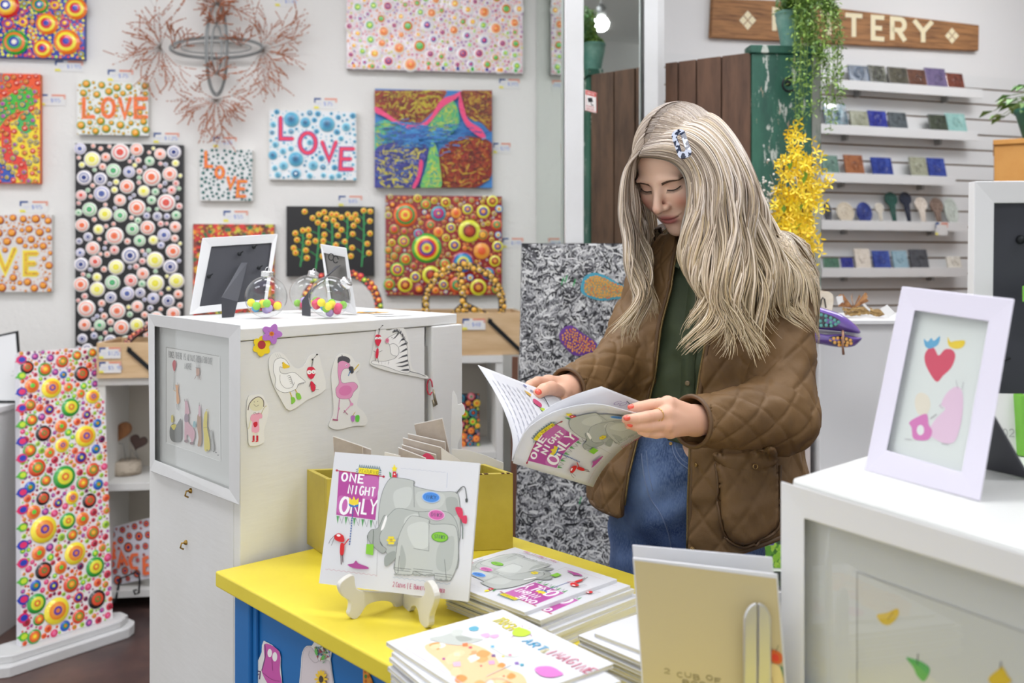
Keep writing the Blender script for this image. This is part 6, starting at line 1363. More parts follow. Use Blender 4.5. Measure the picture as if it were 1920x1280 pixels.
# ------------------------------------------------------------ cover drawings
zc4 = affine((563, 210), (1247, 268), (488, 822))
def cover_elephants(A, k=1.0):
    """cover of ONE NIGHT ONLY on a unit square"""
    c = lambda pts: [zc4(x, y) for x, y in pts]
    W_ = .0045*k
    def L(pts, w, col, sm=0): A.line(c(pts), w/640, col, sm)
    MAG = 'b24a98'; GR = 'b9bdb8'
    A.poly(c([(583, 303), (780, 322), (758, 530), (570, 508)]), MAG); A.blob(c([(690, 340), (770, 330), (765, 420), (700, 430)]), 'c068aa'); A.blob(c([(585, 420), (640, 440), (620, 500), (575, 495)]), 'c268ac')
    L([(575, 300), (798, 328)], 5, 'b03048'); 
    for x, y in ((573, 299), (800, 329)): A.ell(*c([(x, y)])[0], .009, .009, 'b03048')
    def T(s_, x, y, h, w, lw, g=.3): 
        p0 = c([(x, y)])[0]; A.text(s_, p0[0], p0[1], h/630, w/680, 'f4f2f4', lw/640, gap=g, dx=(1, -.03), small=1)
    T('ONE', 596, 347, 38, 25, 8.5, .62); T('NIGHT', 628, 408, 42, 18, 6.5, .5)
    T('O', 586, 500, 78, 40, 13); T('N', 640, 502, 60, 36, 9); T('L', 694, 500, 70, 24, 10); T('Y', 728, 502, 70, 32, 8)
    A.poly(c([(632, 462), (635, 425), (648, 440), (656, 420), (665, 440), (680, 428), (678, 462)]), 'ecd23a'); A.blob(c([(632, 455), (655, 465), (678, 458), (672, 470), (640, 470)]), '3a7ac0')
    for i in range(5): x = 572+40*i; y = 512+4.5*i; A.poly(c([(x, y), (x+13, y+2), (x+5, y+38)]), '5aa060'); L([(x+13, y), (x+26, y+36), (x+34, y+4)], 1.6, '5a5a60')
    for i in range(15): y = 470+12*i; L([(654-i*1.3, y), (653-i*1.3, y+8)], 5, '4a6aa8')
    # yellow plaque with blue spikes
    for i in range(10): x = 682+10.5*i; L([(x, 290+i*.9), (x+4, 272+i), (x+9, 290+i)], 3, '3f6f78')
    for i in range(3): L([(680, 292+9*i), (668, 296+9*i)], 3, '3f6f78'); L([(778, 300+9*i), (790, 300+9*i)], 3, '3f6f78')
    A.poly(c([(682, 286), (779, 296), (776, 322), (680, 312)]), 'f0dd30'); p0 = c([(686, 309)])[0]; A.text('FEATURING', p0[0], p0[1], .026, .0115, '8a7a28', .0028, gap=.3, dx=(1, -.03), small=1)
    # star hat
    A.poly(c([(852, 270), (858, 286), (868, 288), (860, 296), (862, 306), (852, 300), (843, 306), (846, 294), (838, 288), (848, 286)]), 'f0dd30'); A.poly(c([(846, 306), (860, 306), (864, 338), (842, 336)]), 'd03038'); A.ell(*c([(853, 318)])[0], .006, .006, 'f2f0f0'); A.poly(c([(828, 305), (836, 312), (838, 336), (830, 330)]), '4a9a50'); A.poly(c([(868, 312), (862, 318), (866, 338)]), '7a4a90')
    # elephants
    def S(pts, col, w=1.8, n=4): A.shape(c(pts), col, w/640, '6a6e6c', n)
    S([(830, 340), (870, 335), (945, 350), (948, 375), (1060, 398), (1120, 398), (1148, 420), (1150, 540), (1120, 640), (900, 640), (800, 600), (775, 560), (778, 480), (795, 400)], GR)
    A.blob(c([(850, 400), (930, 380), (920, 460), (860, 480)]), 'c6cac5'); A.blob(c([(960, 400), (1080, 410), (1060, 470), (970, 470)]), 'c3c7c2'); A.blob(c([(1090, 430), (1140, 430), (1140, 500), (1100, 500)]), 'a6aba6')
    L([(943, 350), (943, 470)], 1.8, '6a6e6c'); A.line(c([(1140, 405), (1160, 380), (1178, 380), (1184, 440)]), .006, '6a6e6c', 4); A.blob(c([(1178, 430), (1188, 430), (1186, 445), (1178, 444)]), '4a4e4c')
    for i in range(6): L([(1135+5*i, 398-4*i), (1140+5*i, 408-4*i)], 2, '5a5e5c')
    S([(870, 475), (960, 490), (1060, 485), (1110, 500), (1138, 550), (1140, 640), (1105, 760), (860, 760), (855, 700), (820, 690), (790, 640), (770, 600), (800, 540), (830, 500)], 'b3b8b3')
    A.blob(c([(900, 520), (960, 500), (960, 560), (900, 580)]), 'c8ccc7'); L([(963, 490), (965, 515)], 1.8, '6a6e6c')
    S([(772, 565), (800, 510), (812, 520), (800, 560), (780, 600), (785, 640), (810, 660), (790, 680), (740, 640), (722, 605), (740, 575)], 'a3a8a3')
    A.blob(c([(785, 575), (808, 512), (815, 520), (800, 565)]), 'f3f2f0')
    S([(915, 520), (950, 510), (1010, 525), (1018, 545), (1100, 545), (1135, 570), (1135, 700), (1105, 780), (1085, 792), (1030, 788), (1025, 765), (980, 770), (935, 755), (925, 770), (870, 770), (848, 760), (852, 700), (870, 600)], 'bfc3be')
    A.blob(c([(910, 560), (1000, 540), (1005, 640), (940, 650)]), 'cbcfca'); A.blob(c([(1050, 640), (1120, 600), (1100, 740), (1040, 740)]), 'b2b7b2'); A.blob(c([(880, 640), (900, 700), (890, 750), (870, 740)]), 'a9aea9')
    L([(1010, 530), (1005, 665), (935, 655)], 1.8, '6a6e6c'); L([(870, 690), (862, 765)], 1.8, '5a5e5c'); L([(1075, 700), (1080, 785)], 1.8, '5a5e5c')
    for x0, x1, y in ((846, 922, 742), (932, 1020, 745), (1028, 1105, 762)): L([(x0, y), (x1, y+6)], 1.8, '5a5e5c'); L([(x0+3, y+10), (x1-3, y+16)], 1.6, '5a5e5c')
    for x in (850, 868, 890, 908, 940, 958, 985, 1002, 1035, 1056, 1080): A.ell(*c([(x, 772 if x < 1020 else 788)])[0], .011, .006, 'a2a6a2')
    A.blob(c([(805, 690), (848, 668), (852, 700), (815, 735), (800, 730)]), '9aa09b'); L([(812, 640), (850, 640), (865, 610)], 9, '9a9f9a', 4)
    for a in range(6): t_ = a*1.047; p0 = c([(833+13*math.cos(t_), 621+14*math.sin(t_))])[0]; A.ell(p0[0], p0[1], .012, .010, 'ecd83a')
    A.ell(*c([(833, 621)])[0], .009, .009, 'd8b82a')
    for (x, y, rx, ry, col, rim, s_) in ((1022, 424, 38, 23, '4a8ad8', 'a8c4ec', 'INKY'), (1045, 504, 34, 22, 'd066a8', 'e8b8d8', 'DINKY'), (1057, 602, 34, 20, '84c43a', '5a9a30', 'STINKY')):
        p0 = c([(x, y)])[0]; A.ell(p0[0], p0[1], rx*1.12/684, ry*1.15/630, rim); A.ell(p0[0], p0[1], rx/684, ry/630, col); A.text(s_, p0[0]-.034, p0[1]-.012, .026, .058/len(s_), '3a4a60', .003, gap=.25, small=1)
    A.blob(c([(1132, 470), (1160, 472), (1165, 505), (1150, 515), (1140, 500)]), 'd03a5a'); A.blob(c([(1150, 515), (1180, 505), (1180, 540), (1160, 535)]), 'd03a5a'); A.line(c([(1155, 520), (1162, 560), (1160, 610)]), .006, '5a6a62')
    A.poly(c([(718, 640), (752, 640), (748, 690), (714, 684)]), '86c63a'); L([(722, 640), (722, 600)], 1.8, '5a6a5a'); L([(748, 640), (752, 575)], 1.8, '5a6a5a')
    # ant with flag pole and puddle
    A.blob(c([(565, 605), (585, 593), (608, 605), (612, 630), (590, 632), (568, 622)]), 'd0282c'); A.ell(*c([(585, 603)])[0], .014, .009, 'f0ecec'); A.blob(c([(595, 640), (612, 645), (608, 690), (592, 688)]), 'd0282c'); L([(608, 650), (634, 618)], 5, 'c8282c'); L([(596, 690), (598, 735)], 3.5, '5a3a3a'); L([(604, 690), (606, 725)], 3.5, '5a3a3a'); L([(570, 600), (545, 625), (538, 642)], 1.8, '4a3a3a', 3); L([(566, 612), (550, 650)], 1.8, '4a3a3a')
    A.blob(c([(628, 735), (655, 728), (668, 715), (680, 728), (722, 742), (722, 752), (660, 750)]), 'ac4a90')
    pts = [(522+i*6, 757+.09*i*6+3*math.sin(i*1.6)) for i in range(42)]; L(pts, 1.6, 'c8a0a8'); pts = [(840+i*6, 784+.09*i*6+3*math.sin(i*1.6)) for i in range(44)]; L(pts, 1.6, 'a8b8c8')
    L([(770, 660), (765, 780)], 1.2, '9a9a9a'); pts = [(885+i*6, 290+.1*i*6+2*math.sin(i*1.6)) for i in range(36)]; L(pts, 1.4, 'b8bcc8'); L([(1102, 312), (1096, 380)], 1.4, 'a8b4c8')
    p0 = c([(838, 825)])[0]; A.text('2 Cozins | E.Burnett & S. Studer', p0[0], p0[1], .034, .0098, 'b85a78', .0035, gap=.34, dx=(1, -.0), small=.72)
def cover_trash(A):
    f = affine((825, 462), (1600, 840), (50, 700)); c = lambda pts: [f(x, y) for x, y in pts]
    def T(s_, x, y, h, w, col, lw, g=.3): p0 = c([(x, y)])[0]; A.text(s_, p0[0], p0[1], h, w, col, lw, gap=g, dx=(1, 0), small=1, jit=.12)
    A.blob(c([(330, 720), (420, 700), (560, 700), (700, 730), (800, 780), (880, 860), (1000, 900), (1040, 960), (1000, 1020), (860, 1010), (700, 990), (560, 900), (450, 820), (350, 760)]), 'ecbf92')
    rg = random.Random(5)
    for _ in range(26): x, y = rg.choice([(430, 750), (560, 800), (700, 790), (850, 860), (600, 900), (930, 940), (760, 960)]); x += rg.uniform(-50, 50); y += rg.uniform(-30, 30); r = rg.uniform(20, 48); A.blob(c([(x+r*math.cos(a)*rg.uniform(.7, 1.2), y+r*.6*math.sin(a)*rg.uniform(.7, 1.2)) for a in (i*.9 for i in range(7))]), rg.choice(['e59a5c', 'e6a468', 'e2914e', 'eec79c', 'e8e0d0', 'd4d8ca']))
    A.blob(c([(340, 680), (420, 660), (500, 640), (620, 670), (715, 685), (660, 705), (560, 725), (440, 710)]), 'b9bdb6'); A.blob(c([(480, 640), (500, 615), (560, 620), (560, 650), (510, 660)]), 'c3c7c0'); A.blob(c([(520, 665), (600, 668), (640, 690), (560, 700)]), '9fa49c')
    A.blob(c([(760, 730), (820, 690), (900, 690), (990, 730), (980, 790), (900, 800), (840, 770)]), 'cfd3ca')
    A.blob(c([(600, 605), (640, 592), (670, 605), (660, 625), (615, 625)]), '5fa6bc'); A.blob(c([(690, 655), (740, 642), (760, 660), (740, 675)]), 'd8a8c8'); A.blob(c([(760, 660), (810, 650), (822, 665), (790, 680)]), 'd8a8c8')
    for (x, y), s_, k in (((600, 722), 22, 'd87a48'), ((640, 740), 14, 'c85060'), ((480, 812), 12, 'a85a9a'), ((575, 845), 30, 'c8b0c0'), ((672, 772), 22, 'e0a070'), ((805, 793), 16, '7a5a8a'), ((800, 835), 24, 'd8a0c0'), ((560, 785), 24, 'c8d8b0'), ((790, 735), 14, '5aa6c8'), ((870, 798), 10, 'd8d050'), ((965, 840), 16, '8a6ab0'), ((1000, 850), 14, '3a9ab0'), ((915, 790), 12, 'c8789a'), ((735, 855), 8, 'c86070'), ((600, 915), 8, 'c87050'), ((890, 915), 8, 'b86050')):
        A.poly(c([(x-s_, y-s_*.4), (x+s_*.6, y-s_*.6), (x+s_, y+s_*.4), (x-s_*.6, y+s_*.5)]), k)
    A.line(c([(780, 915), (930, 850)]), .006, 'aeb6b4'); A.line(c([(780, 960), (800, 935), (880, 930), (940, 960), (900, 990), (820, 995), (780, 960)]), .005, '9a968e', 3)
    T('TRASH', 750, 552, .105, .031, 'd2c62c', .011, .26)
    A.blob(c([(915, 635), (950, 605), (1020, 622), (1045, 645), (1000, 668), (930, 662)]), 'b4cc3c')
    for x, y, d, e in ((915, 625, -25, -6), (930, 660, -20, 16), (985, 605, -6, -18), (1025, 615, 22, -8), (1040, 650, 16, 20)): A.line(c([(x, y), (x+d, y+e)]), .004, 'b07a90')
    T('(ART)', 975, 705, .075, .034, '3a9ac0', .009, .45) if '(' in G else T('ART', 985, 702, .075, .042, '3a9ac0', .011, .5)
    T('&', 1115, 765, .07, .03, 'd9cf9a', .008); T('IMAGINE', 1150, 778, .095, .036, 'c05070', .0085, .42)
    A.blob(c([(1085, 880), (1110, 862), (1190, 862), (1255, 895), (1262, 910), (1190, 925), (1120, 912)]), 'cf78bc')
    A.line([(.55, .93), (.80, .93)], .003, 'c4c0c4'); A.line([(.50, .80), (.72, .80)], .003, 'c4c0c4'); A.line([(.1, .05), (.86, .05)], .004, 'd8c0d8')
# ------------------------------------------------------------ books
PAGES = mat('cream_page_edges', 'd9d3bd', .8, bump=(900, .5, .0008, (.02, .02, 1))); COVER = mat('white_book_cover', 'd8d9dc', .35)
ORD = ['top copy', 'second copy', 'third copy', 'fourth copy', 'fifth copy', 'sixth copy', 'seventh copy', 'eighth copy', 'ninth copy', 'tenth copy']
def book(name, o, ex, ey, th, label, group, draw=None, k=1.0):
    """o lower-left corner of the cover artwork at the underside; ex, ey in-plane edges"""
    o, ex, ey = Vector(o), Vector(ex), Vector(ey); n = ex.cross(ey).normalized()
    t = thing(name, label, 'book', tuple(o), group)
    a, b = ex.normalized()*.001, ey.normalized()*.001
    mm = MB(); mm.obox(o+a+b+n*.0006, ex-a*2, ey-b*2, n*(th-.0012)); mm.build('pages', PAGES, t)
    mm = MB(); mm.obox(o, ex, ey, n*.0006); mm.obox(o+n*(th-.0006), ex, ey, n*.0006); mm.obox(o+n*.0006, ex.normalized()*.0007, ey, n*(th-.0012)); mm.build('cover', COVER, t)
    if draw:
        A = Art(quadfn(o+n*th, ex, ey), h0=.00006, dh=.000012); draw(A); A.build('cover_drawing', t)
    return t
def R2(v, a): return Vector((v[0]*math.cos(a)-v[1]*math.sin(a), v[0]*math.sin(a)+v[1]*math.cos(a), 0))
rdir = Vector((.691, -.723, 0)); ldir = Vector((-.723, -.691, 0))
R1c = Vector((.154, 1.369, 0)); rg = random.Random(12)
offs = [(0, 0, 0), (.018, -.030, .02), (.024, -.030, -.02), (.020, -.034, .01), (.034, -.026, 0), (.032, -.030, .02), (.036, -.028, -.01), (.034, -.030, 0), (.036, -.028, .01)]
nb_ = len(offs); tz = ZT+.0004
for i in range(nb_):
    j = nb_-1-i; dx, dy, a = offs[j]
    o = R1c+Vector((dx, dy*.4, 0)); o.z = tz
    book('picture_book', o, R2(-rdir, a)*.216, R2(ldir, a)*.19, .005, ORD[j]+' of ONE NIGHT ONLY in the stack beside the displayed book', 'stack of ONE NIGHT ONLY books', cover_elephants if j < 2 else None); tz += .0052
Bc = Vector((-.012, 1.248, 0)); ux_ = Vector((.606, -.795, 0)).normalized(); uy_ = Vector((ux_.y*-1, ux_.x, 0))
offs = [(0, 0, 0), (.030, -.004, -.06), (.036, -.008, -.09), (.034, -.004, -.07), (.036, -.010, -.09), (.038, -.004, -.08), (.036, -.006, -.09), (.038, -.008, -.08), (.036, -.006, -.09)]
tz = ZT+.0004
for i in range(9):
    j = 8-i; dx, dy, a = offs[j]; up = R2(uy_, a); rx = R2(ux_, a)
    o = Bc-up*.178+ux_*dx+uy_*dy; o.z = tz
    book('picture_book', o, rx*.214, up*.178, .005, ORD[j]+' of the orange and grey TRASH book in the front stack', 'stack of TRASH books', cover_trash if j == 0 else None); tz += .0052
def cover_third(A):
    A.text('JILL', .62, .18, .08, .055, 'b83060', .012, gap=.3, dx=(-.2, 1)); A.line([(.2, .2), (.2, .8)], .003, 'd0ccd0'); A.blob([(.4, .4), (.6, .42), (.62, .6), (.45, .62)], 'e8e0e4')
Lc = Vector((.083, 1.174, 0)); e1 = Vector((.65, -.76, 0)); e2 = Vector((.76, .65, 0)); tz = ZT+.0004
offs = [(.02, -.006, .05), (.0, 0, 0), (.002, .002, .01), (0, -.002, 0), (.003, 0, -.01), (0, 0, .01), (.002, .003, 0), (0, 0, 0), (.002, 0, .01)]
for i in range(9):
    j = 8-i; dx, dy, a = offs[j]; o = Lc+Vector((dx, dy, 0)); o.z = tz
    book('picture_book', o, R2(e1, a)*.19, R2(e2, a)*.16, .005, ORD[j]+' of a plain white book with pink letters, stack behind the cream book', 'stack of white books with pink letters', cover_third if j < 2 else None); tz += .0052
# displayed copy on a wooden plate stand
bBL, bBR, bTL = P(598, 1093, 1.37), P(878, 1128, 1.30), P(628, 847, 1.42)
exb, eyb = bBR-bBL, bTL-bBL; nbk = exb.cross(eyb).normalized()
book('picture_book', bBL-nbk*.005, exb, eyb, .005, 'ONE NIGHT ONLY picture book propped upright on the white stand', None, cover_elephants)
STD = mat('distressed_white_wood', 'd4d1c8', .5, vary=(10, 'a39c8e', .62, .75, (1, 1, 4)), bump=(40, .2, .001))
sd_ = thing('plate_stand', 'distressed white wooden plate stand holding the displayed book', 'stand', tuple(P(730, 1160, 1.34)))
def zst(p0, n): return planefn(p0, n, 400, 760, 2.462)
pl0 = Vector((P(666, 0, 1.339).x, 1.339, 0)); ph = Vector((P(755, 0, 1.392).x, 1.392, 0)); pr0 = Vector((P(796, 0, 1.307).x, 1.307, 0))
dl_ = (ph-pl0).normalized(); nl_ = Vector((dl_.y, -dl_.x, 0)); fl_ = zst(pl0, nl_)
pts = smooth_pts([(640, 783), (612, 798), (588, 822), (584, 850), (602, 882), (633, 906), (632, 940), (626, 962), (640, 983), (662, 984), (684, 960), (708, 925), (745, 907), (795, 902), (832, 914), (850, 938), (871, 948), (872, 870), (780, 862), (690, 855), (662, 842), (655, 815), (652, 790)], 3)
mm = MB(); mm.prism([fl_(x, y, 0) for x, y in pts], -nl_*.009); mm.build('side_board', STD, sd_, bevel=.0015)
dr_ = (pr0-ph).normalized(); nr_ = Vector((dr_.y, -dr_.x, 0)); fr_ = zst(pr0, nr_)
pts = smooth_pts([(878, 868), (878, 948), (903, 950), (912, 930), (930, 926), (943, 950), (952, 1000), (975, 1026), (993, 1014), (996, 970), (1014, 920), (1021, 880), (1008, 835), (986, 808), (970, 826), (976, 858), (960, 884), (920, 880)], 3)
mm = MB(); mm.prism([fr_(x, y, 0) for x, y in pts], (nr_ if nr_.x > 0 else -nr_)*.009); mm.build('side_board', STD, sd_, bevel=.0015)
mm = MB(); c = ph+Vector((0, .004, 0)); mm.tube([Vector((c.x, c.y, P(0, 1143, 1.39).z)), Vector((c.x, c.y, .91))], .004, 8); mm.build('hinge', STD, sd_)
for s_ in (pl0, pr0): mm = MB(); q_ = s_.lerp(ph, .55); mm.obox(Vector((q_.x-.004, q_.y+.0, .865)), Vector((.008, 0, 0)), Vector((0, .009, 0)), Vector((.003, .035, .09))); mm.build('back_rest', STD, sd_, bevel=.001)

# ------------------------------------------------------------ yellow box of cards
YB = mat('mustard_box_paint', 'c2b048', .45, vary=(4, 'a8962e', .4, .7), bump=(40, .15, .001)); CHIP = mat('chipped_rim', '5a3a24', .7)
bx = thing('card_box', 'mustard yellow wooden box with chipped rim holding cards', 'box', (-.16, 1.68, ZT))
bl0 = Vector((-.322, 1.622, ZT+.0004)); br0 = Vector((.002, 1.668, ZT+.0004)); bd_ = Vector((-.052, .079, 0)); bh = .136; bu = (br0-bl0).normalized(); th = .009
bdn = bd_.normalized()
def wall4(a, b, inward, name):
    mm = MB(); mm.obox(a, b-a, inward*th, Z*bh); return mm.build(name, YB, bx, bevel=.001)
wall4(bl0, br0, bdn, 'front_board'); wall4(bl0+bd_-bdn*th, br0+bd_-bdn*th, bdn, 'back_board')
wall4(bl0+bdn*th, bl0+bd_-bdn*th, bu, 'end_board'); wall4(br0+bdn*th-bu*th, br0+bd_-bdn*th-bu*th, bu, 'end_board')
mm = MB(); mm.obox(bl0+bdn*th+bu*th, (br0-bl0)-bu*2*th, bd_-bdn*2*th, Z*.006); mm.build('bottom_board', YB, bx)
rg = random.Random(3); mm = MB()
for k in range(26):
    u = rg.uniform(.02, .97); q_ = bl0.lerp(br0, u)+Z*(bh-.001)-bdn*.0005; mm.obox(q_, bu*rg.uniform(.002, .008), bdn*.004, Z*.0018)
mm.build('worn_edge', CHIP, bx)
CARD = mat('kraft_card', 'b5a89b', .35, coat=.5, vary=(9, '96887a', .4, .7)); EDGE = mat('white_card_edge', 'dcd8d4', .5)
def zcd(x, y, D): return P(600+x/5.05, 770+y/5.05, D)
def card(tl, tr, D0, D1, label, extra=None, face=CARD, drop=.135, lean=(0, .0)):
    a, b = zcd(*tl, D0), zcd(*tr, D1); dn = Vector((lean[0], lean[1], -1)).normalized()*drop
    n = (b-a).cross(dn).normalized(); n = n if n.y < 0 else -n
    zmin = min((a+dn).z, (b+dn).z)
    t = thing('greeting_card', label, 'card', tuple(a+dn)); mm = MB(); mm.prism([a, b, b+dn, a+dn], -n*.0022); mm.build('card_board', EDGE, t)
    mm = MB(); k = .0015; q_ = [a.lerp(b, .01)+n*.0003, a.lerp(b, .99)+n*.0003]; mm.add([tuple(q_[0]+dn*.01), tuple(q_[1]+dn*.01), tuple(q_[1]+dn*.99), tuple(q_[0]+dn*.99)], [(0, 1, 2, 3)]); mm.build('card_face', face, t)
    if extra: A = Art(quadfn(a+dn+n*.0004, b-a, -dn), h0=.0002); extra(A); A.build('printing', t)
pinkc = lambda A: (A.blob([(.55, .85), (.72, .98), (.95, .93), (.92, .7), (.7, .65)], 'cf4060'))
card((890, 125), (1158, 68), 1.735, 1.715, 'tallest tilted brown card at the back of the mustard box', lean=(.22, -.06), drop=.15)
card((830, 212), (1185, 292), 1.712, 1.700, 'brown card just in front of the tallest one', lean=(.06, -.06))
card((782, 252), (1148, 345), 1.700, 1.688, 'third card from the back, by the one with a red flower', lean=(.06, -.06))
card((772, 318), (1098, 412), 1.690, 1.678, 'card with a red flower in the mustard box', pinkc, lean=(.06, -.06), drop=.125)
card((740, 345), (1000, 445), 1.680, 1.668, 'low brown card in front of the red flower card', lean=(.06, -.05), drop=.12)
card((1150, 350), (1325, 470), 1.672, 1.676, 'small white card with a pink rose at the right of the box', lambda A: (A.blob([(.4, .75), (.6, .9), (.8, .8), (.7, .6), (.5, .6)], 'c83a68'), A.ell(.6, .75, .07, .05, 'e07a98')), face=EDGE, drop=.12)
card((122, 238), (405, 335), 1.668, 1.672, 'brown card with white edge at the left end of the box', lean=(.05, -.02), drop=.125)
card((360, 322), (485, 365), 1.684, 1.680, 'narrow dark card behind the left end card', lean=(.04, -.04), drop=.125)
card((610, 390), (760, 425), 1.66, 1.66, 'white card barely showing in the middle of the box', face=EDGE, drop=.11)
# white card leaning behind the box and white scroll ornament
t = thing('paper_card', 'curved white card leaning behind the right end of the mustard box', 'card', (-.02, 1.78, ZT))
c4 = [zcd(1250, 360, 1.79), zcd(1400, 370, 1.79), zcd(1560, 420, 1.79), zcd(1738, 492, 1.79), zcd(1738, 700, 1.79), zcd(1250, 700, 1.79)]
c4[4].z = c4[5].z = ZT+.0005
mm = MB(); mm.prism(c4, (0, .0015, 0)); mm.build('card', PAPERW, t)
def z44(x, y, D): return P(840+x/4.925, 640+y/4.925, D)
t = thing('white_scroll_ornament', 'white scalloped wooden ornament at the right corner of the white cabinet', 'ornament', (-.10, 1.84, ZT))
pts = smooth_pts([(40, 470), (70, 492), (88, 530), (94, 582), (130, 576), (154, 620), (150, 668), (112, 694), (128, 740), (132, 800), (124, 870), (92, 950), (90, 1150), (30, 1150), (30, 800)], 3); P3 = [z44(x, y, 1.83) for x, y in pts]
for p_ in P3:
    if p_.z < ZT+.0005: p_.z = ZT+.0005
lowz = min(p_.z for p_ in P3)
mm = MB(); mm.prism(P3, (0, .006, 0)); mm.obox(Vector((P3[0].x-.005, 1.81, ZT+.0004)), (.03, 0, 0), (0, .045, 0), Z*(lowz-ZT+.002)); mm.build('scroll_board', WHITE_PAINT, t)

# ------------------------------------------------------------ white display box at the right with frames
ZB = 1.085; K0 = Vector((.312, 1.04, 0)); v2 = Vector((.409, -.912, 0)); w2 = Vector((.72, .69, 0)).normalized()
BXW = mat('white_satin_paint', 'd9dad6', .4)
rb = thing('display_box', 'white display box standing on the yellow table, right foreground', 'display box', tuple(K0+v2*.2+w2*.2+Z*ZT))
def quadp(o, a, la, b, lb, z0, z1, name, m_, par, bev=.002):
    mm = MB(); mm.hexa(*[[Vector((p_.x, p_.y, z)) for p_ in (o, o+a*la, o+a*la+b*lb, o+b*lb)] for z in (z0, z1)]); return mm.build(name, m_, par, bevel=bev)
quadp(K0+v2*.003+w2*.004, v2, .40, w2, .41, ZT+.0005, ZB-.012, 'box_body', BXW, rb)
quadp(K0, v2, .406, w2, .418, ZB-.0118, ZB, 'box_top', BXW, rb, .004)
nv = Vector((v2.y, -v2.x, 0)).normalized(); nv = nv if nv.x < 0 else -nv
pF = K0+nv*.002; fF = planefn(pF, nv, 1200, 330, 1.347)
bf = thing('framed_bird_print', 'large white framed print of small birds fixed to the front of the display box', 'picture frame', tuple(pF+Z*.83))
ring_frame(fF, [(1280, 1046), (356, 770), (356, 1345), (1280, 1890)][::-1], [(1215, 1112), (415, 864), (415, 1300), (1215, 1800)][::-1], .0003, .022, 'frame', bf, FRW, .002)
A = Art(fF, h0=.006); A.poly([(410, 858), (1222, 1108), (1222, 1806), (410, 1305)], 'd4d3d1'); A.build('mat_board', bf, PLAIN)
A = Art(fF, h0=.0066); A.poly([(548, 1000), (1120, 1205), (1120, 1730), (548, 1370)], 'cfceca')
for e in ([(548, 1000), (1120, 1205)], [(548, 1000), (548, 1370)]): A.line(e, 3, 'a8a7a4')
A.blob([(598, 1108), (625, 1102), (650, 1092), (652, 1110), (632, 1132), (612, 1130)], 'dcb92e'); A.line([(625, 1120), (640, 1100)], 3, 'b8901e')
A.blob([(672, 1215), (700, 1222), (715, 1228), (732, 1245), (718, 1275), (700, 1262), (690, 1240)], '5eb05e'); A.line([(700, 1235), (702, 1205)], 2, BK)
A.blob([(880, 1268), (905, 1245), (915, 1238), (930, 1262), (938, 1275), (915, 1288), (890, 1285)], 'dcb92e'); A.line([(910, 1245), (912, 1225)], 2, BK)
A.build('bird_print', bf)
A = Art(fF, h0=.014); A.poly([(410, 858), (1222, 1108), (1222, 1806), (410, 1305)], 'ffffff'); A.build('glass_pane', bf, glass('picture_glass', 'f2f4f3', .02))
# lilac white frame with the heart drawing
gBL = Vector((.408, 1.079, ZB+.001)); gBR = Vector((.467, .9325, ZB+.001)); ge = (gBR-gBL).normalized(); gl = Vector((.058, .023, .212)); gn = ge.cross(gl).normalized(); gn = gn if gn.x < 0 else -gn
fG = planefn(gBL, gn, 1600, 520, 2.909)
LIL = mat('lilac_white_frame', 'd3cfdc', .5, bump=(80, .12, .0008, (1, 1, 8)))
gf = thing('photo_frame', 'lilac white frame with a heart and two pink figures, right foreground', 'photo frame', tuple(gBL))
ring_frame(fG, [(265, 48), (880, 118), (692, 1222), (62, 1052)], [(336, 180), (738, 240), (590, 1062), (182, 942)], -.022, 0, 'frame', gf, LIL, .0015)
A = Art(fG, h0=-.010); A.poly([(325, 170), (748, 230), (598, 1075), (170, 952)], 'dfe2df')
HT = [(452, 568), (400, 490), (388, 430), (408, 390), (440, 385), (465, 425), (500, 392), (540, 395), (556, 430), (535, 490), (490, 535)]
A.blob(HT, 'd4405e'); A.blob([(385, 335), (405, 350), (425, 330), (440, 345), (472, 320), (462, 365), (420, 388), (392, 375)], '5aa6d0'); A.blob([(515, 325), (530, 350), (560, 345), (608, 345), (598, 378), (560, 390), (520, 372)], 'edcc2e')
A.blob([(335, 690), (345, 640), (375, 628), (410, 650), (420, 700), (400, 745), (355, 745)], 'e6dccb'); A.blob([(480, 690), (510, 630), (560, 595), (592, 620), (598, 700), (585, 800), (555, 890), (500, 905), (430, 870), (410, 840), (450, 770), (500, 720)], 'e6c3da')
A.blob([(305, 790), (350, 760), (400, 745), (410, 800), (430, 840), (405, 885), (330, 880), (318, 820)], 'd878b8'); A.ell(366, 832, 20, 28, 'e6e6e4'); A.line([(570, 605), (560, 560)], 2.5, '9a949a'); A.line([(592, 610), (600, 570)], 2.5, '9a949a'); A.line([(420, 770), (455, 745)], 4, '8a8288')
A.line([(480, 690), (470, 700), (490, 715)], 3, 'b898b0'); A.line([(280, 880), (320, 885)], 3, '9a949a'); A.line([(480, 905), (520, 912)], 3, '9a949a')
A.build('heart_drawing', gf)
A = Art(fG, h0=-.005); A.poly([(325, 170), (748, 230), (598, 1075), (170, 952)], 'ffffff'); A.build('glass_pane', gf, glass('picture_glass', 'f2f4f3', .02))
mm = MB(); c = gBL.lerp(gBR, .5)+gl*.6-gn*.0; c = gBL.lerp(gBR, .5)+gl*.55-gn*.024; ft = gBL.lerp(gBR, .5)+Vector((.12, .048, 0)); mm.prism([c-ge*.02, c+ge*.02, ft+ge*.03, ft-ge*.03], (.003, .001, 0)); mm.build('easel_leg', BKB, gf)
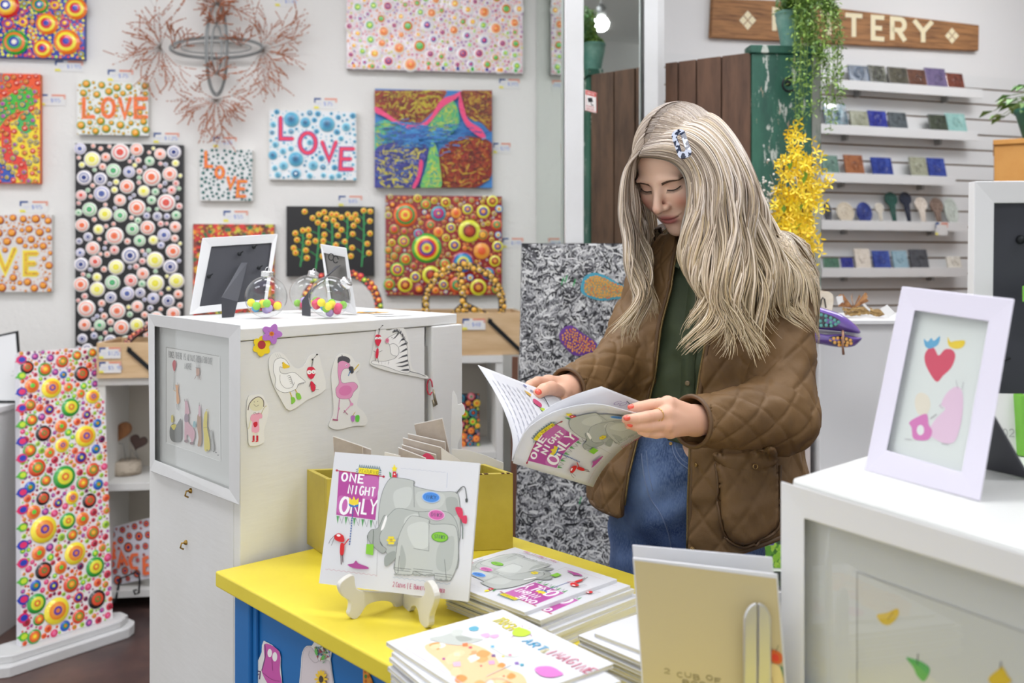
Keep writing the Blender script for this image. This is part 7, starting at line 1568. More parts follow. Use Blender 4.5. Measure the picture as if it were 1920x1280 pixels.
# large frame seen from behind
q0 = Vector((.600, 1.235, ZB+.001)); qd = Vector((1, -.10, 0)).normalized(); ql = Vector((.0, -.0, 1)); qn = Vector((qd.y, -qd.x, 0)); qn = qn if qn.y < 0 else -qn
lf = thing('photo_frame', 'large white frame with a black back, top right of the display box', 'photo frame', tuple(q0+qd*.1))
zt_ = EYE+155*1.235/FPX; up_ = Vector((-.004, -.03, 1)).normalized(); Hh = (zt_-ZB)
fL = lambda x, y, h: q0+qd*x+up_*y+qn*h
ring_frame(fL, [(0, 0), (.26, 0), (.26, Hh), (0, Hh)], [(.026, .026), (.234, .026), (.234, Hh-.028), (.026, Hh-.028)], 0, .022, 'frame', lf, FRW, .004)
mm = MB(); mm.prism([fL(.024, .024, .006), fL(.236, .024, .006), fL(.236, Hh-.026, .006), fL(.024, Hh-.026, .006)], qn*.003); mm.build('back_board', mat('navy_back_board', '2e3038', .6), lf)
for x, y in ((.062, Hh-.075), (.035, .11), (.1, .12)): c = fL(x, y, .010); mm = MB(); mm.ball(c, .006, 8, 5); mm.tube([c, c+Vector((.014, -.006, .006))], .002, 5); mm.build('turn_clip', IRON, lf)
# green frame and paper at the right edge
GRN = mat('lime_green_paint', '72b53a', .45)
gq = Vector((.628, 1.152, ZB+.001)); gg = thing('green_frame', 'lime green wooden frame at the right edge of the display box', 'frame', tuple(gq))
mm = MB(); mm.obox(gq, (.0122, 0, 0), (0, .02, 0), Z*.075); mm.build('side_rail', GRN, gg, bevel=.001); mm = MB(); mm.obox(gq+Vector((.0125, 0, 0)), (.13, 0, 0), (0, .02, 0), Z*.02); mm.build('lower_rail', GRN, gg, bevel=.001); mm = MB(); mm.obox(gq+Vector((.0125, 0, .19)), (.13, 0, 0), (0, .02, 0), Z*.02); mm.build('upper_rail', GRN, gg, bevel=.001); mm = MB(); mm.obox(gq+Vector((.1430, 0, .0)), (.012, 0, 0), (0, .02, 0), Z*.21); mm.build('side_rail', GRN, gg, bevel=.001)
pq = Vector((.595, 1.165, ZB+.001)); t = thing('paper_card', 'white card with pencilled date beside the green frame', 'card', tuple(pq)); mm = MB(); mm.obox(pq, (.05, -.006, 0), (.0002, .0012, 0), (0, .008, .075)); mm.build('card', PAPERW, t)
A = Art(quadfn(pq+Vector((0, -.0006, 0)), (.05, -.006, 0), (0, .008, .075))); A.text('(2020)'.replace('(', '').replace(')', ''), .2, .3, .12, .12, '9a9a9a', .015, gap=.25); A.build('pencil_note', t)

# ------------------------------------------------------------ cream book standing open, silver holder
CREAM = mat('cream_endpaper', 'bfb187', .5)
s0 = Vector((.147, 1.035, ZT+.0006)); s1_ = Vector((.293, .978, ZT+.0006)); hs = .179
sb_ = thing('standing_book', 'open white book standing with its cream inside facing us, right foreground', 'book', tuple(s0))
se = s1_-s0; sn = Vector((se.y, -se.x, 0)).normalized(); sn = sn if sn.y < 0 else -sn; ul = Vector((-.012, .01, hs))
mm = MB(); mm.obox(s0, se, -sn*.003, ul); mm.build('cover_board', COVER, sb_, bevel=.0006)
A = Art(quadfn(s0+sn*.0003, se, ul), h0=.0003); A.poly([(.012, .01), (.99, .01), (.99, .975), (.012, .985)], 'bfb187')
for s_, x, y in (('2 CUB OF', .17, .075+.0), ('BOOK', .30, .03), ): A.text(s_, x, y+.24, .028, .04, '7f7346', .006, gap=.45, jit=.2)
A.blob([(.90, .52), (.93, .56), (.985, .54), (.98, .49), (.93, .48)], 'c8622a'); A.ell(.945, .515, .022, .022, 'd0402a'); A.line([(.93, .55), (.91, .59)], .004, '5a5a40'); A.line([(.95, .55), (.97, .59)], .004, '5a5a40'); A.blob([(.86, .50), (.91, .52), (.90, .46)], '4a6a3a'); A.blob([(.95, .44), (.985, .47), (.98, .40)], '4a7a5a'); A.blob([(.90, .46), (.97, .46), (.985, .3), (.985, .05), (.92, .1), (.90, .3)], 'd8c488'); A.line([(.91, .40), (.93, .2), (.97, .1)], .004, 'a8854a', 4); A.build('cream_endpaper', sb_)
mm = MB(); s2 = s0+Vector((.004, .034, 0)); mm.obox(s2, se*1.02+Vector((0, .012, 0)), -sn*.002, ul+Vector((0, 0, .004))); mm.build('back_board', COVER, sb_, bevel=.0006)
SIL = mat('brushed_silver', 'c9cacb', .28, .85)
h0 = Vector((.243, .978, ZT+.0006)); hd = thing('book_holder', 'silver two-pronged book holder in front of the cream book', 'holder', tuple(h0))
for k, x in enumerate((0, .0148)):
    pts = []; hh_ = .152
    for i in range(7): a = math.pi-(math.pi/2)*i/6 if k == 0 else math.pi/2-(math.pi/2)*i/6; pts.append(h0+Vector((x+(.0142 if k == 0 else 0)+.0142*math.cos(a), 0, hh_-.02+.02*math.sin(a))))
    pts = ([h0+Vector((x, 0, 0))]+pts+[h0+Vector((x+.0142, 0, 0))]) ; mm = MB(); mm.prism(pts, (0, .004, 0)); mm.build('prong', SIL, hd, bevel=.0015)
mm = MB(); mm.obox(h0+Vector((-.004, .0045, 0)), (.037, -.0, 0), (0, .008, 0), Z*.004); mm.build('foot', SIL, hd)
t = thing('picture_book', 'pink edged book at the far corner of the table beside the jeans', 'book', (.2, 1.4, ZT)); 
pk = P(1180, 1118, 1.45); pk.z = ZT+.0006; mm = MB(); mm.obox(Vector((.196, 1.455, ZT+.0006)), (.09, -.095, 0), (.02, .019, 0), Z*.008); mm.build('pink_cover', mat('pink_cover', 'c79a98', .5), t)
# ------------------------------------------------------------ woman: implicit surfaces turned into meshes
from mathutils.bvhtree import BVHTree
f32 = np.float32
def surface_nets(fn, lo, hi, h):
    ax = [np.arange(lo[i], hi[i]+h, h, dtype=f32) for i in range(3)]
    X, Y, Zg = np.meshgrid(*ax, indexing='ij'); V = fn(X, Y, Zg).astype(f32)
    n = V.shape; ins = V < 0
    c = [V[i:n[0]-1+i, j:n[1]-1+j, k:n[2]-1+k] for i in (0, 1) for j in (0, 1) for k in (0, 1)]
    s = sum((q < 0).astype(np.int8) for q in c); m = (s > 0) & (s < 8)
    idx = -np.ones(m.shape, dtype=np.int64); cells = np.argwhere(m); idx[m] = np.arange(len(cells))
    cv = [q[m] for q in c]; cor = [(i, j, k) for i in (0, 1) for j in (0, 1) for k in (0, 1)]
    acc = np.zeros((len(cells), 3)); cnt = np.zeros(len(cells))
    for a in range(8):
        for b in range(a+1, 8):
            if sum(abs(cor[a][i]-cor[b][i]) for i in range(3)) != 1: continue
            va, vb = cv[a], cv[b]; x = (va < 0) != (vb < 0); t = np.where(x, va/(va-vb+1e-12*(va == vb)), 0)
            for i in range(3): acc[:, i] += np.where(x, cor[a][i]+(cor[b][i]-cor[a][i])*t, 0)
            cnt += x
    P_ = (cells+acc/cnt[:, None])*h+np.array([a[0] for a in ax])
    F = []
    for axis in range(3):
        o = [i for i in range(3) if i != axis]
        sl0 = [slice(None)]*3; sl1 = [slice(None)]*3; sl0[axis] = slice(0, -1); sl1[axis] = slice(1, None)
        A_, B_ = ins[tuple(sl0)], ins[tuple(sl1)]; E = np.argwhere(A_ != B_)
        E = E[(E[:, o[0]] > 0) & (E[:, o[1]] > 0) & (E[:, o[0]] < n[o[0]]-1) & (E[:, o[1]] < n[o[1]]-1)]
        q = []
        for d0, d1 in ((-1, -1), (0, -1), (0, 0), (-1, 0)):
            e = E.copy(); e[:, o[0]] += d0; e[:, o[1]] += d1; q.append(idx[e[:, 0], e[:, 1], e[:, 2]])
        q = np.stack(q, 1); fl = A_[E[:, 0], E[:, 1], E[:, 2]]
        if axis == 1: fl = ~fl
        q[~fl] = q[~fl][:, ::-1]; F.append(q)
    F = np.concatenate(F); F = F[(F >= 0).all(1)]
    return P_, F
def ell_(X, Y, Zc, c, r):
    a = np.sqrt(((X-c[0])/r[0])**2+((Y-c[1])/r[1])**2+((Zc-c[2])/r[2])**2)
    return (a-1)*min(r)
def cap_(X, Y, Zc, a, b, ra, rb=None):
    rb = ra if rb is None else rb
    d = [b[i]-a[i] for i in range(3)]; L2 = sum(q*q for q in d)+1e-12
    t = np.clip(((X-a[0])*d[0]+(Y-a[1])*d[1]+(Zc-a[2])*d[2])/L2, 0, 1)
    return np.sqrt((X-a[0]-t*d[0])**2+(Y-a[1]-t*d[1])**2+(Zc-a[2]-t*d[2])**2)-(ra+(rb-ra)*t)
def smin(a, b, k): h = np.clip(0.5+0.5*(b-a)/k, 0, 1); return b+(a-b)*h-k*h*(1-h)
def smax(a, b, k): return -smin(-a, -b, k)
def mesh_from(name, V, F, material, parent, colors=None, smooth_=True):
    me = bpy.data.meshes.new(name); M = np.array(WM[parent.name].inverted()); V2 = V @ M[:3, :3].T + M[:3, 3]
    me.vertices.add(len(V2)); me.vertices.foreach_set('co', V2.astype(f32).ravel())
    me.loops.add(F.size); me.loops.foreach_set('vertex_index', F.astype(np.int32).ravel())
    me.polygons.add(len(F)); me.polygons.foreach_set('loop_start', np.arange(0, F.size, F.shape[1], dtype=np.int32)); me.polygons.foreach_set('loop_total', np.full(len(F), F.shape[1], dtype=np.int32))
    me.update(calc_edges=True); me.polygons.foreach_set('use_smooth', np.full(len(F), smooth_)); me.materials.append(material)
    if colors is not None:
        ca = me.color_attributes.new('Col', 'FLOAT_COLOR', 'POINT'); ca.data.foreach_set('color', np.concatenate([colors, np.ones((len(colors), 1))], 1).astype(f32).ravel())
    me.validate(); o = bpy.data.objects.new(name, me); COL.objects.link(o); o.parent = parent; WM[o.name] = WM[parent.name].copy()
    return o
def relax(V, F, n=1, w=0.5):
    N = len(V); E = np.concatenate([F[:, [i, (i+1) % F.shape[1]]] for i in range(F.shape[1])]); 
    for _ in range(n):
        S = np.zeros_like(V); C_ = np.zeros(N)
        np.add.at(S, E[:, 0], V[E[:, 1]]); np.add.at(C_, E[:, 0], 1); np.add.at(S, E[:, 1], V[E[:, 0]]); np.add.at(C_, E[:, 1], 1)
        V = V*(1-w)+w*S/np.maximum(C_, 1)[:, None]
    return V
def vnormals(V, F):
    N = np.zeros_like(V); fnm = np.cross(V[F[:, 2]]-V[F[:, 0]], V[F[:, 3]]-V[F[:, 1]])
    for i in range(4): np.add.at(N, F[:, i], fnm)
    return N/np.maximum(np.linalg.norm(N, axis=1), 1e-12)[:, None]

woman = thing('person', 'blonde woman in brown quilted jacket and jeans, looking down at the book she holds', 'person', (.36, 1.87, 0))
# frames: head and body
HO = P(1272, 308, 1.80)
FH = Vector((-.586, -.586, -.559)).normalized(); LH = Vector((.7071, -.7071, 0)); UH = LH.cross(FH).normalized(); UH = UH if UH.z > 0 else -UH
HM = np.array([list(LH), list(FH), list(UH)])          # world -> head rows
def to_head(X, Y, Zc):
    a, b, c = X-HO.x, Y-HO.y, Zc-HO.z
    return [HM[i][0]*a+HM[i][1]*b+HM[i][2]*c for i in range(3)]
def H2W(l, f, u): return HO+LH*l+FH*f+UH*u
BC = Vector((.385, 1.87, 0)); FB = Vector((-.574, -.819, 0)); LB = Vector((.819, -.574, 0))
def to_body(X, Y): return (X-BC.x)*LB.x+(Y-BC.y)*LB.y, (X-BC.x)*FB.x+(Y-BC.y)*FB.y
def B2W(l, f, z): q = BC+LB*l+FB*f; return Vector((q.x, q.y, z))
NECK = B2W(0, .015, 1.365)
nk = to_head(*[np.array(q) for q in NECK]); nk = [float(q) for q in nk]
def head_sdf(l, f, u):
    al = np.abs(l)
    d = ell_(l, f, u, (0, -.012, .022), (.073, .094, .088))
    d = smin(d, ell_(al, f, u, (0, .034, -.030), (.061, .052, .074)), .02)
    d = smin(d, ell_(al, f, u, (0, .036, -.072), (.046, .044, .036)), .022)
    d = smin(d, ell_(al, f, u, (0, .0765, -.1), (.016, .012, .013)), .018)
    d = smin(d, ell_(al, f, u, (.036, .056, -.034), (.024, .024, .022)), .022)
    d = smin(d, ell_(al, f, u, (0, .068, -.066), (.028, .020, .021)), .014)
    d = smin(d, ell_(al, f, u, (.022, .077, .010), (.024, .007, .006)), .014)
    d = smax(d, -ell_(al, f, u, (.0315, .097, -.004), (.017, .017, .0105)), .012)
    d = smin(d, ell_(al, f, u, (.0315, .0665, -.004), (.0145, .0145, .0125)), .004)
    d = smin(d, cap_(al, f, u, (0, .080, .004), (0, .1045, -.034), .0065, .0088), .010)
    d = smin(d, ell_(al, f, u, (0, .104, -.0385), (.0095, .0095, .0080)), .006)
    d = smin(d, ell_(al, f, u, (.0115, .094, -.0405), (.0068, .0085, .0066)), .005)
    d = smax(d, -ell_(al, f, u, (.0068, .099, -.048), (.0032, .005, .004)), .003)
    d = smax(d, -ell_(al, f, u, (0, .0985, -.0555), (.003, .004, .008)), .005)
    uw_ = u; u = u-7.5*al*al
    lipu = smin(ell_(al, f, u, (.0065, .0860, -.0655), (.0125, .0062, .0042)), ell_(al, f, u, (.0, .0830, -.0660), (.0240, .0055, .0030)), .004)
    lipl = ell_(al, f, u, (0, .0836, -.0745), (.0175, .0080, .0055))
    d = smin(d, lipu, .0025); d = smin(d, lipl, .003)
    d = smax(d, -ell_(al, f, u, (0, .0925, -.0702), (.024, .0070, .0009)), .0025)
    u = uw_
    d = smin(d, ell_(al, f, u, (.074, -.008, -.015), (.008, .018, .030)), .006)
    return d
def neck_sdf(l, f, u): return cap_(l, f, u, (0, -.022, -.055), nk, .048, .052)
def head_full(l, f, u): return smin(head_sdf(l, f, u), neck_sdf(l, f, u), .025)
hV, hF = surface_nets(head_full, (-.095, -.125, -.17), (.095, .13, .125), .0019)
hV = relax(hV, hF, 1, .35)
al = np.abs(hV[:, 0]); f_, u_c = hV[:, 1], hV[:, 2]; u_l = u_c-7.5*al*al
skin = np.array(hx('edc7b0')); colr = np.tile(skin, (len(hV), 1))
def blend(w_, c): global colr; w_ = np.clip(w_, 0, 1)[:, None]; colr = colr*(1-w_)+np.array(hx(c))*w_
blend(.75*np.exp(-(((al-.042)/.017)**2+((u_c+.038)/.016)**2))*(f_ > 0), 'd58c78'); blend(.45*np.exp(-((al/.012)**2+((u_c+.038)/.011)**2))*(f_ > .08), 'cf8f7c')
blend(1.3*(f_ > .070)*np.exp(-((al/.0205)**4+((u_c+.0702)/(.0092-.12*np.minimum(al, .02)*0))**4))*(al < .0235), 'b8706c')
blend(.95*(f_ > .082)*np.exp(-(((u_l+.0702)/.0010)**2))*(al < .024), '7a4440')
blend(.5*np.exp(-(((al-.031)/.014)**2+((u_c-.001)/.008)**2))*(f_ > .05), 'b98672')
blend(.35*(f_ > .02)*np.clip((u_c-.052)/.02, 0, 1), 'b98f74')
hW = hV @ HM+np.array(HO)
body_parts = [(hW, hF, colr)]
# hands and forearms
def Wt(px, py, D): return tuple(P(px, py, D))
def hand(lo_hi, bones, palm, h=.0014):
    def fn(X, Y, Zc):
        d = None
        for a, b, ra, rb in palm:
            q = cap_(X, Y, Zc, a, b, ra, rb); d = q if d is None else smin(d, q, .006)
        for ch in bones:
            e = None
            for i in range(len(ch)-1):
                (a, ra), (b, rb) = ch[i], ch[i+1]; q = cap_(X, Y, Zc, a, b, ra, rb); e = q if e is None else smin(e, q, .0012)
            d = smin(d, e, .0035)
        return d
    pts = [a for ch in bones for a, r in ch]+[q for p_ in palm for q in p_[:2]]
    lo = [min(p_[i] for p_ in pts)-.032 for i in range(3)]; hi = [max(p_[i] for p_ in pts)+.032 for i in range(3)]
    V, F = surface_nets(fn, lo, hi, h); V = relax(V, F, 1, .4); return V, F
# her left hand (right in the photo): index above the page, the others below it
EL = Vector(P(1462, 778, 1.665)); CL = Vector(P(1296, 790, 1.535)); WL = tuple(P(1302, 788, 1.535))
Ki, Km, Kr, Kp = Wt(1252, 757, 1.478), Wt(1247, 776, 1.462), Wt(1248, 795, 1.460), Wt(1256, 808, 1.475)
Lb = [[(Ki, .0102), (Wt(1222, 758, 1.462), .0088), (Wt(1200, 762, 1.456), .0080), (Wt(1184, 765, 1.452), .0066)],
      [(Km, .0102), (Wt(1214, 781, 1.425), .0090), (Wt(1190, 785, 1.405), .0082), (Wt(1174, 786, 1.395), .0068)],
      [(Kr, .0098), (Wt(1216, 799, 1.430), .0086), (Wt(1194, 799, 1.412), .0078), (Wt(1179, 796, 1.402), .0064)],
      [(Kp, .0090), (Wt(1230, 813, 1.452), .0078), (Wt(1212, 811, 1.436), .0070), (Wt(1201, 808, 1.430), .0058)],
      [(Wt(1285, 772, 1.535), .0125), (Wt(1262, 757, 1.54), .0110), (Wt(1236, 757, 1.530), .0098), (Wt(1214, 768, 1.515), .0080)]]
Lp = [(WL, Ki, .0235, .0125), (WL, Km, .0235, .0125), (WL, Kr, .0235, .012), (WL, Kp, .0225, .0115), (Ki, Km, .011, .011), (Km, Kr, .011, .011), (Kr, Kp, .0105, .0105), (tuple(EL), WL, .035, .0245)]
V, F = hand(None, Lb, Lp); hs_col = lambda V: np.tile(np.array(hx('e2b196')), (len(V), 1))
def knuckle(V, pts, c0='d8a288'):
    c = hs_col(V)
    for p_ in pts: w_ = .55*np.exp(-(((V-np.array(p_))**2).sum(1))/(.0085**2)); c = c*(1-w_[:, None])+np.array(hx('c47a66'))*w_[:, None]
    return c
body_parts.append((V, F, knuckle(V, [Ki, Km, Kr, Kp, Lb[1][3][0], Lb[0][3][0], Lb[2][3][0], Lb[1][1][0]])))
# her right hand (left in the photo): thumb on the page, fingers behind it
ER = Vector(P(1172, 683, 1.84)); CR = Vector(P(1064, 727, 1.675)); WR = tuple(P(1060, 729, 1.668))
ki, km, kr, kp = Wt(1028, 716, 1.642), Wt(1032, 722, 1.655), Wt(1038, 729, 1.662), Wt(1044, 737, 1.665)
Rb = [[(ki, .0100), (Wt(1008, 715, 1.618), .0088), (Wt(994, 721, 1.598), .0080), (Wt(984, 732, 1.585), .0066)],
      [(km, .0102), (Wt(1010, 723, 1.640), .0088), (Wt(996, 731, 1.625), .0080), (Wt(986, 743, 1.61), .0066)],
      [(kr, .0098), (Wt(1016, 733, 1.650), .0084), (Wt(1004, 743, 1.635), .0076), (Wt(996, 754, 1.62), .0064)],
      [(kp, .0090), (Wt(1026, 742, 1.655), .0076), (Wt(1016, 752, 1.642), .0068), (Wt(1010, 760, 1.63), .0056)],
      [(Wt(1050, 738, 1.630), .0135), (Wt(1034, 727, 1.575), .0118), (Wt(1020, 730, 1.548), .0105), (Wt(1008, 738, 1.535), .0088)]]
Rp = [(WR, ki, .0225, .0125), (WR, km, .0225, .0125), (WR, kr, .0225, .012), (WR, kp, .0215, .0115), (ki, km, .011, .011), (km, kr, .011, .011), (kr, kp, .0105, .0105), (WR, Wt(1048, 742, 1.625), .0215, .0165), (tuple(ER), WR, .035, .023)]
V, F = hand(None, Rb, Rp); body_parts.append((V, F, knuckle(V, [ki, Rb[0][1][0], Rb[4][1][0], Rb[4][3][0]])))
# torso core, arms and legs under the clothes
ZS = [.60, .76, .88, 1.00, 1.10, 1.20, 1.29, 1.34, 1.375, 1.42]
AS = [.205, .212, .206, .190, .184, .192, .190, .168, .125, .075]
BS = [.150, .152, .148, .138, .134, .138, .122, .104, .082, .055]
def torso(X, Y, Zc, da=0.0, fo=0.0):
    l, f = to_body(X, Y); l = np.where(l < 0, l/np.interp(Zc, [1.0, 1.2], [1.0, .76]).astype(f32), l); a = np.interp(Zc, ZS, AS).astype(f32)+da; b = np.interp(Zc, ZS, BS).astype(f32)+da
    q = np.sqrt((l/a)**2+((f-fo)/b)**2); return (q-1)*np.minimum(a, b)*1.08
HC = Vector((.350, 1.885, 0))
hipL, hipR = HC+LB*.078, HC-LB*.078
def legs(X, Y, Zc, g=0.0):
    d = ell_(X, Y, Zc, (HC.x, HC.y, .90), (.140+g, .118+g, .17))
    for hp, s_ in ((hipL, 1), (hipR, -1)):
        kn = hp+LB*(.012*s_)+FB*.02; an = hp+LB*(.02*s_)-FB*.01
        q = smin(cap_(X, Y, Zc, (hp.x, hp.y, .84), (kn.x, kn.y, .48), .081+g, .060+g), cap_(X, Y, Zc, (kn.x, kn.y, .48), (an.x, an.y, .09), .060+g, .048+g), .02)
        d = smin(d, q, .010)
    return d
SHL, SHR = B2W(.150, -.005, 1.315), B2W(-.100, -.005, 1.310)
def core(X, Y, Zc):
    d = np.maximum(torso(X, Y, Zc, -.032), np.maximum(.88-Zc, Zc-1.41)); d = smin(d, legs(X, Y, Zc, -.012), .02)
    for a, b in ((SHL, EL), (SHR, ER)): d = smin(d, cap_(X, Y, Zc, tuple(a), tuple(b), .045, .036), .02)
    for hp, s_ in ((hipL, 1), (hipR, -1)): an = hp+LB*(.02*s_)-FB*.01; to = an+FB*.13; d = smin(d, cap_(X, Y, Zc, (an.x, an.y, .06), (to.x, to.y, .035), .035, .028), .02)
    return d
V, F = surface_nets(core, (.05, 1.5, .0), (.70, 2.15, 1.45), .009); body_parts.append((V, F, np.tile(skin, (len(V), 1))))
off = 0; VV = []; FF = []; CC = []
for V, F, c in body_parts: VV.append(V); FF.append(F+off); CC.append(c); off += len(V)
SKIN = mat('skin', rough=.48, attr=True, spec=.4, bump=(900, .08, .0004))
SKIN.node_tree.nodes['Principled BSDF'].inputs['Subsurface Weight'].default_value = .12
SKIN.node_tree.nodes['Principled BSDF'].inputs['Subsurface Radius'].default_value = (.010, .004, .002)
body = mesh_from('body', np.concatenate(VV), np.concatenate(FF), SKIN, woman, np.concatenate(CC))
bvh_head = BVHTree.FromPolygons(hW.tolist(), hF.tolist())
def cast(bvh, px, py, off=0.0, miss=None):
    d = ray(px, py).normalized(); loc, n, i, dist = bvh.ray_cast(Vector((0, 0, EYE)), d)
    if loc is None: return miss, Vector((0, -1, 0))
    if n.dot(d) > 0: n = -n
    return loc+n*off, n
# brows, lashes
rg = random.Random(4)
def on_head(l, f, u, off=.0004):
    loc, n, i, d = bvh_head.ray_cast(H2W(l, .16, u), -FH)
    if loc is None: loc, n, i, d = bvh_head.find_nearest(H2W(l, f, u))
    if n.dot(loc-HO) < 0: n = -n
    return loc+n*off
for s_ in (1, -1):
    br = MB()
    for k in range(170):
        t_ = k/169; l = s_*(.0135+.034*t_); u = .0045+.0065*math.sin(t_*2.3)-.004*t_; th_ = .0034*(1-t_*.7)
        u += rg.uniform(-th_, th_)*.8; a_ = on_head(l, .09, u); b_ = on_head(l+s_*.0055, .088, u+.0022-.003*t_, .0007); br.tube([a_, a_.lerp(b_, .5), b_], [.0005, .00048, .00015], 4)
    br.build('eyebrow', mat('brow_hair', '5a4334', .7), woman)
for s_ in (1, -1):
    ls = MB()
    lid = [on_head(s_*(.018+.027*t_), .09, -.0105-.0030*math.sin(math.pi*t_)+.003*t_, .0003) for t_ in (i/10 for i in range(11))]
    ls.tube(lid, .0009, 5)
    for k in range(24):
        t_ = k/23; p0 = on_head(s_*(.018+.028*t_), .09, -.0105-.0030*math.sin(math.pi*t_)+.003*t_, .0003); p1 = p0+FH*.0045-UH*.0045+LH*s_*(.004*(t_-.35)); ls.tube([p0, p0.lerp(p1, .5)-UH*.0006, p1], [.0003, .00025, .0001], 3)
    ls.build('eyelashes', mat('dark_lashes', '2c211d', .7), woman)
# fingernails
NAIL = mat('coral_nail_polish', 'e0523c', .2, coat=.6)
def nail(tip, prev, r_, side):
    d = (Vector(tip)-Vector(prev)).normalized(); s_ = Vector(side).normalized(); s_ = (s_-d*s_.dot(d)).normalized(); w_ = d.cross(s_)
    c = Vector(tip)+s_*r_*.55; mm = MB(); mm.ball(c+d*r_*.1, 1, 14, 8, R=Matrix((d, w_, s_)).transposed(), sc=(.0068, r_*.72, r_*.56)); mm.build('fingernail', NAIL, woman)
nail(Lb[0][3][0], Lb[0][2][0], .0066, (-.1, -.7, .7)); nail(Lb[1][3][0], Lb[1][2][0], .0068, (-.1, -.9, .5)); nail(Lb[2][3][0], Lb[2][2][0], .0064, (-.1, -.9, .3)); nail(Rb[4][3][0], Rb[4][2][0], .0088, (0, -.9, .5))
mm = MB(); c = Vector(Km).lerp(Vector(Lb[1][1][0]), .42); d_ = (Vector(Lb[1][1][0])-Vector(Km)).normalized(); a_ = d_.orthogonal().normalized(); b_ = d_.cross(a_)
mm.tube([c+(a_*math.cos(s)+b_*math.sin(s))*.0106 for s in (i*math.pi/12 for i in range(24))], .0009, 6, closed=True); mm.ball(c-Vector((0, .0098, .006)), .0019, 8, 6); mm.build('ring', mat('gold', 'd9b27a', .2, 1.0), woman)

# ------------------------------------------------------------ clothes
def quilt_d(s, t, lam): 
    a = (s+t)/lam; b = (s-t)/lam; da = np.abs(a-np.round(a))*lam; db = np.abs(b-np.round(b))*lam
    return np.minimum(da, db)
def sleeve(X, Y, Zc, sh, el, cu, r0, r1, r2, k=.03):
    return smin(cap_(X, Y, Zc, tuple(sh), tuple(el), r0, r1), cap_(X, Y, Zc, tuple(el), tuple(cu), r1, r2), k)
ZO = [.74, .86, 1.0, 1.12, 1.22, 1.28, 1.36, 1.42]; LO_ = [-.105, -.100, -.082, -.050, -.034, -.020, -.020, -.04]; LI_ = [.036, .036, .036, .052, .072, .098, .105, .085]
def FLR(z): return .030*np.clip((1.04-z)/.12, 0, 1)
def jacket_raw(X, Y, Zc):
    l, f = to_body(X, Y); fl = FLR(Zc)*np.clip(-l/.05+.5, 0, 1); o_ = torso(X, Y, Zc, .004)-fl; o_ = o_-.006*np.exp(-((l-.13)/.06)**2)*(f > 0)*np.clip((1.0-Zc)/.1, 0, 1)
    i_ = torso(X, Y, Zc, -.010)-fl; sh = np.maximum(o_, -i_)
    lo, li = np.interp(Zc, ZO, LO_), np.interp(Zc, ZO, LI_)
    sh = np.maximum(sh, -np.maximum(np.maximum(lo-l, l-li), -f))
    hem = np.where(l < 0, .838-.15*np.minimum(0, l+.2)*0, .772+.45*np.maximum(0, l-.06)); hem = hem+.02*(f < 0)
    sh = np.maximum(sh, hem-Zc); sh = np.maximum(sh, Zc-1.385)
    sl = sleeve(X, Y, Zc, SHL, EL, CL, .064, .064, .043); sr = sleeve(X, Y, Zc, SHR, ER, CR, .060, .056, .036)
    dl_c = (CL-EL).normalized(); dr_c = (CR-ER).normalized()
    pl_c = (X-CL.x)*dl_c.x+(Y-CL.y)*dl_c.y+(Zc-CL.z)*dl_c.z; pr_c = (X-CR.x)*dr_c.x+(Y-CR.y)*dr_c.y+(Zc-CR.z)*dr_c.z
    sl = np.maximum(sl, pl_c); sr = np.maximum(sr, pr_c)
    a = tuple(CL-dl_c*.05); b = tuple(CL+dl_c*.03); sl = np.maximum(sl, -cap_(X, Y, Zc, a, b, .037, .040))
    a = tuple(CR-dr_c*.05); b = tuple(CR+dr_c*.03); sr = np.maximum(sr, -cap_(X, Y, Zc, a, b, .030, .033))
    sh = smin(sh, sl, .022); sh = smin(sh, sr, .022)
    return sh
jV, jF = surface_nets(jacket_raw, (.05, 1.48, .75), (.66, 2.12, 1.40), .0036)
jV = relax(jV, jF, 2, .5); jN = vnormals(jV, jF)
bvh_tmp = None
l, f = to_body(jV[:, 0], jV[:, 1]); z = jV[:, 2]
def seg_t(V, a, b):
    a, b = np.array(a), np.array(b); d = b-a; L = np.linalg.norm(d); t = ((V-a)@d)/L/L; q = V-a-np.clip(t, 0, 1)[:, None]*d
    return t*L, np.linalg.norm(q, axis=1), q
best = np.full(len(jV), 9.0); S_ = np.zeros(len(jV)); T_ = np.zeros(len(jV))
dT = np.abs(torso(jV[:, 0], jV[:, 1], z, .004))+.004
ang = np.arctan2(l/.2, f/.145); S_ = ang*.19; T_ = z*.72; best = dT*1.2
for a, b, off_ in ((SHL, EL, .0), (EL, CL, .31), (SHR, ER, 0), (ER, CR, .24)):
    t, dist, q = seg_t(jV, a, b); rr_ = .055; dd = np.abs(dist-rr_); w_ = (dd < best) & (t > -.02) & (dist < .085)
    ax_ = (Vector(b)-Vector(a)).normalized(); e1_ = np.array(ax_.cross(Z).normalized()); e2_ = np.cross(np.array(ax_), e1_)
    S_ = np.where(w_, np.arctan2(q@e1_, q@e2_)*.055, S_); T_ = np.where(w_, (t+off_)*.8, T_); best = np.where(w_, dd, best)
qd_ = quilt_d(S_, T_, .056)
wr = .0016*np.sin(31*z*1.7+14*l+3*np.sin(23*l+9*z))+.0013*np.sin(55*S_-40*T_+2*np.sin(60*z)) + .0010*np.sin(120*T_+50*S_+3*np.sin(45*S_))
disp = -.0024*np.exp(-(qd_/.0036)**2)+.0006*np.clip(qd_/.02, 0, 1)+wr
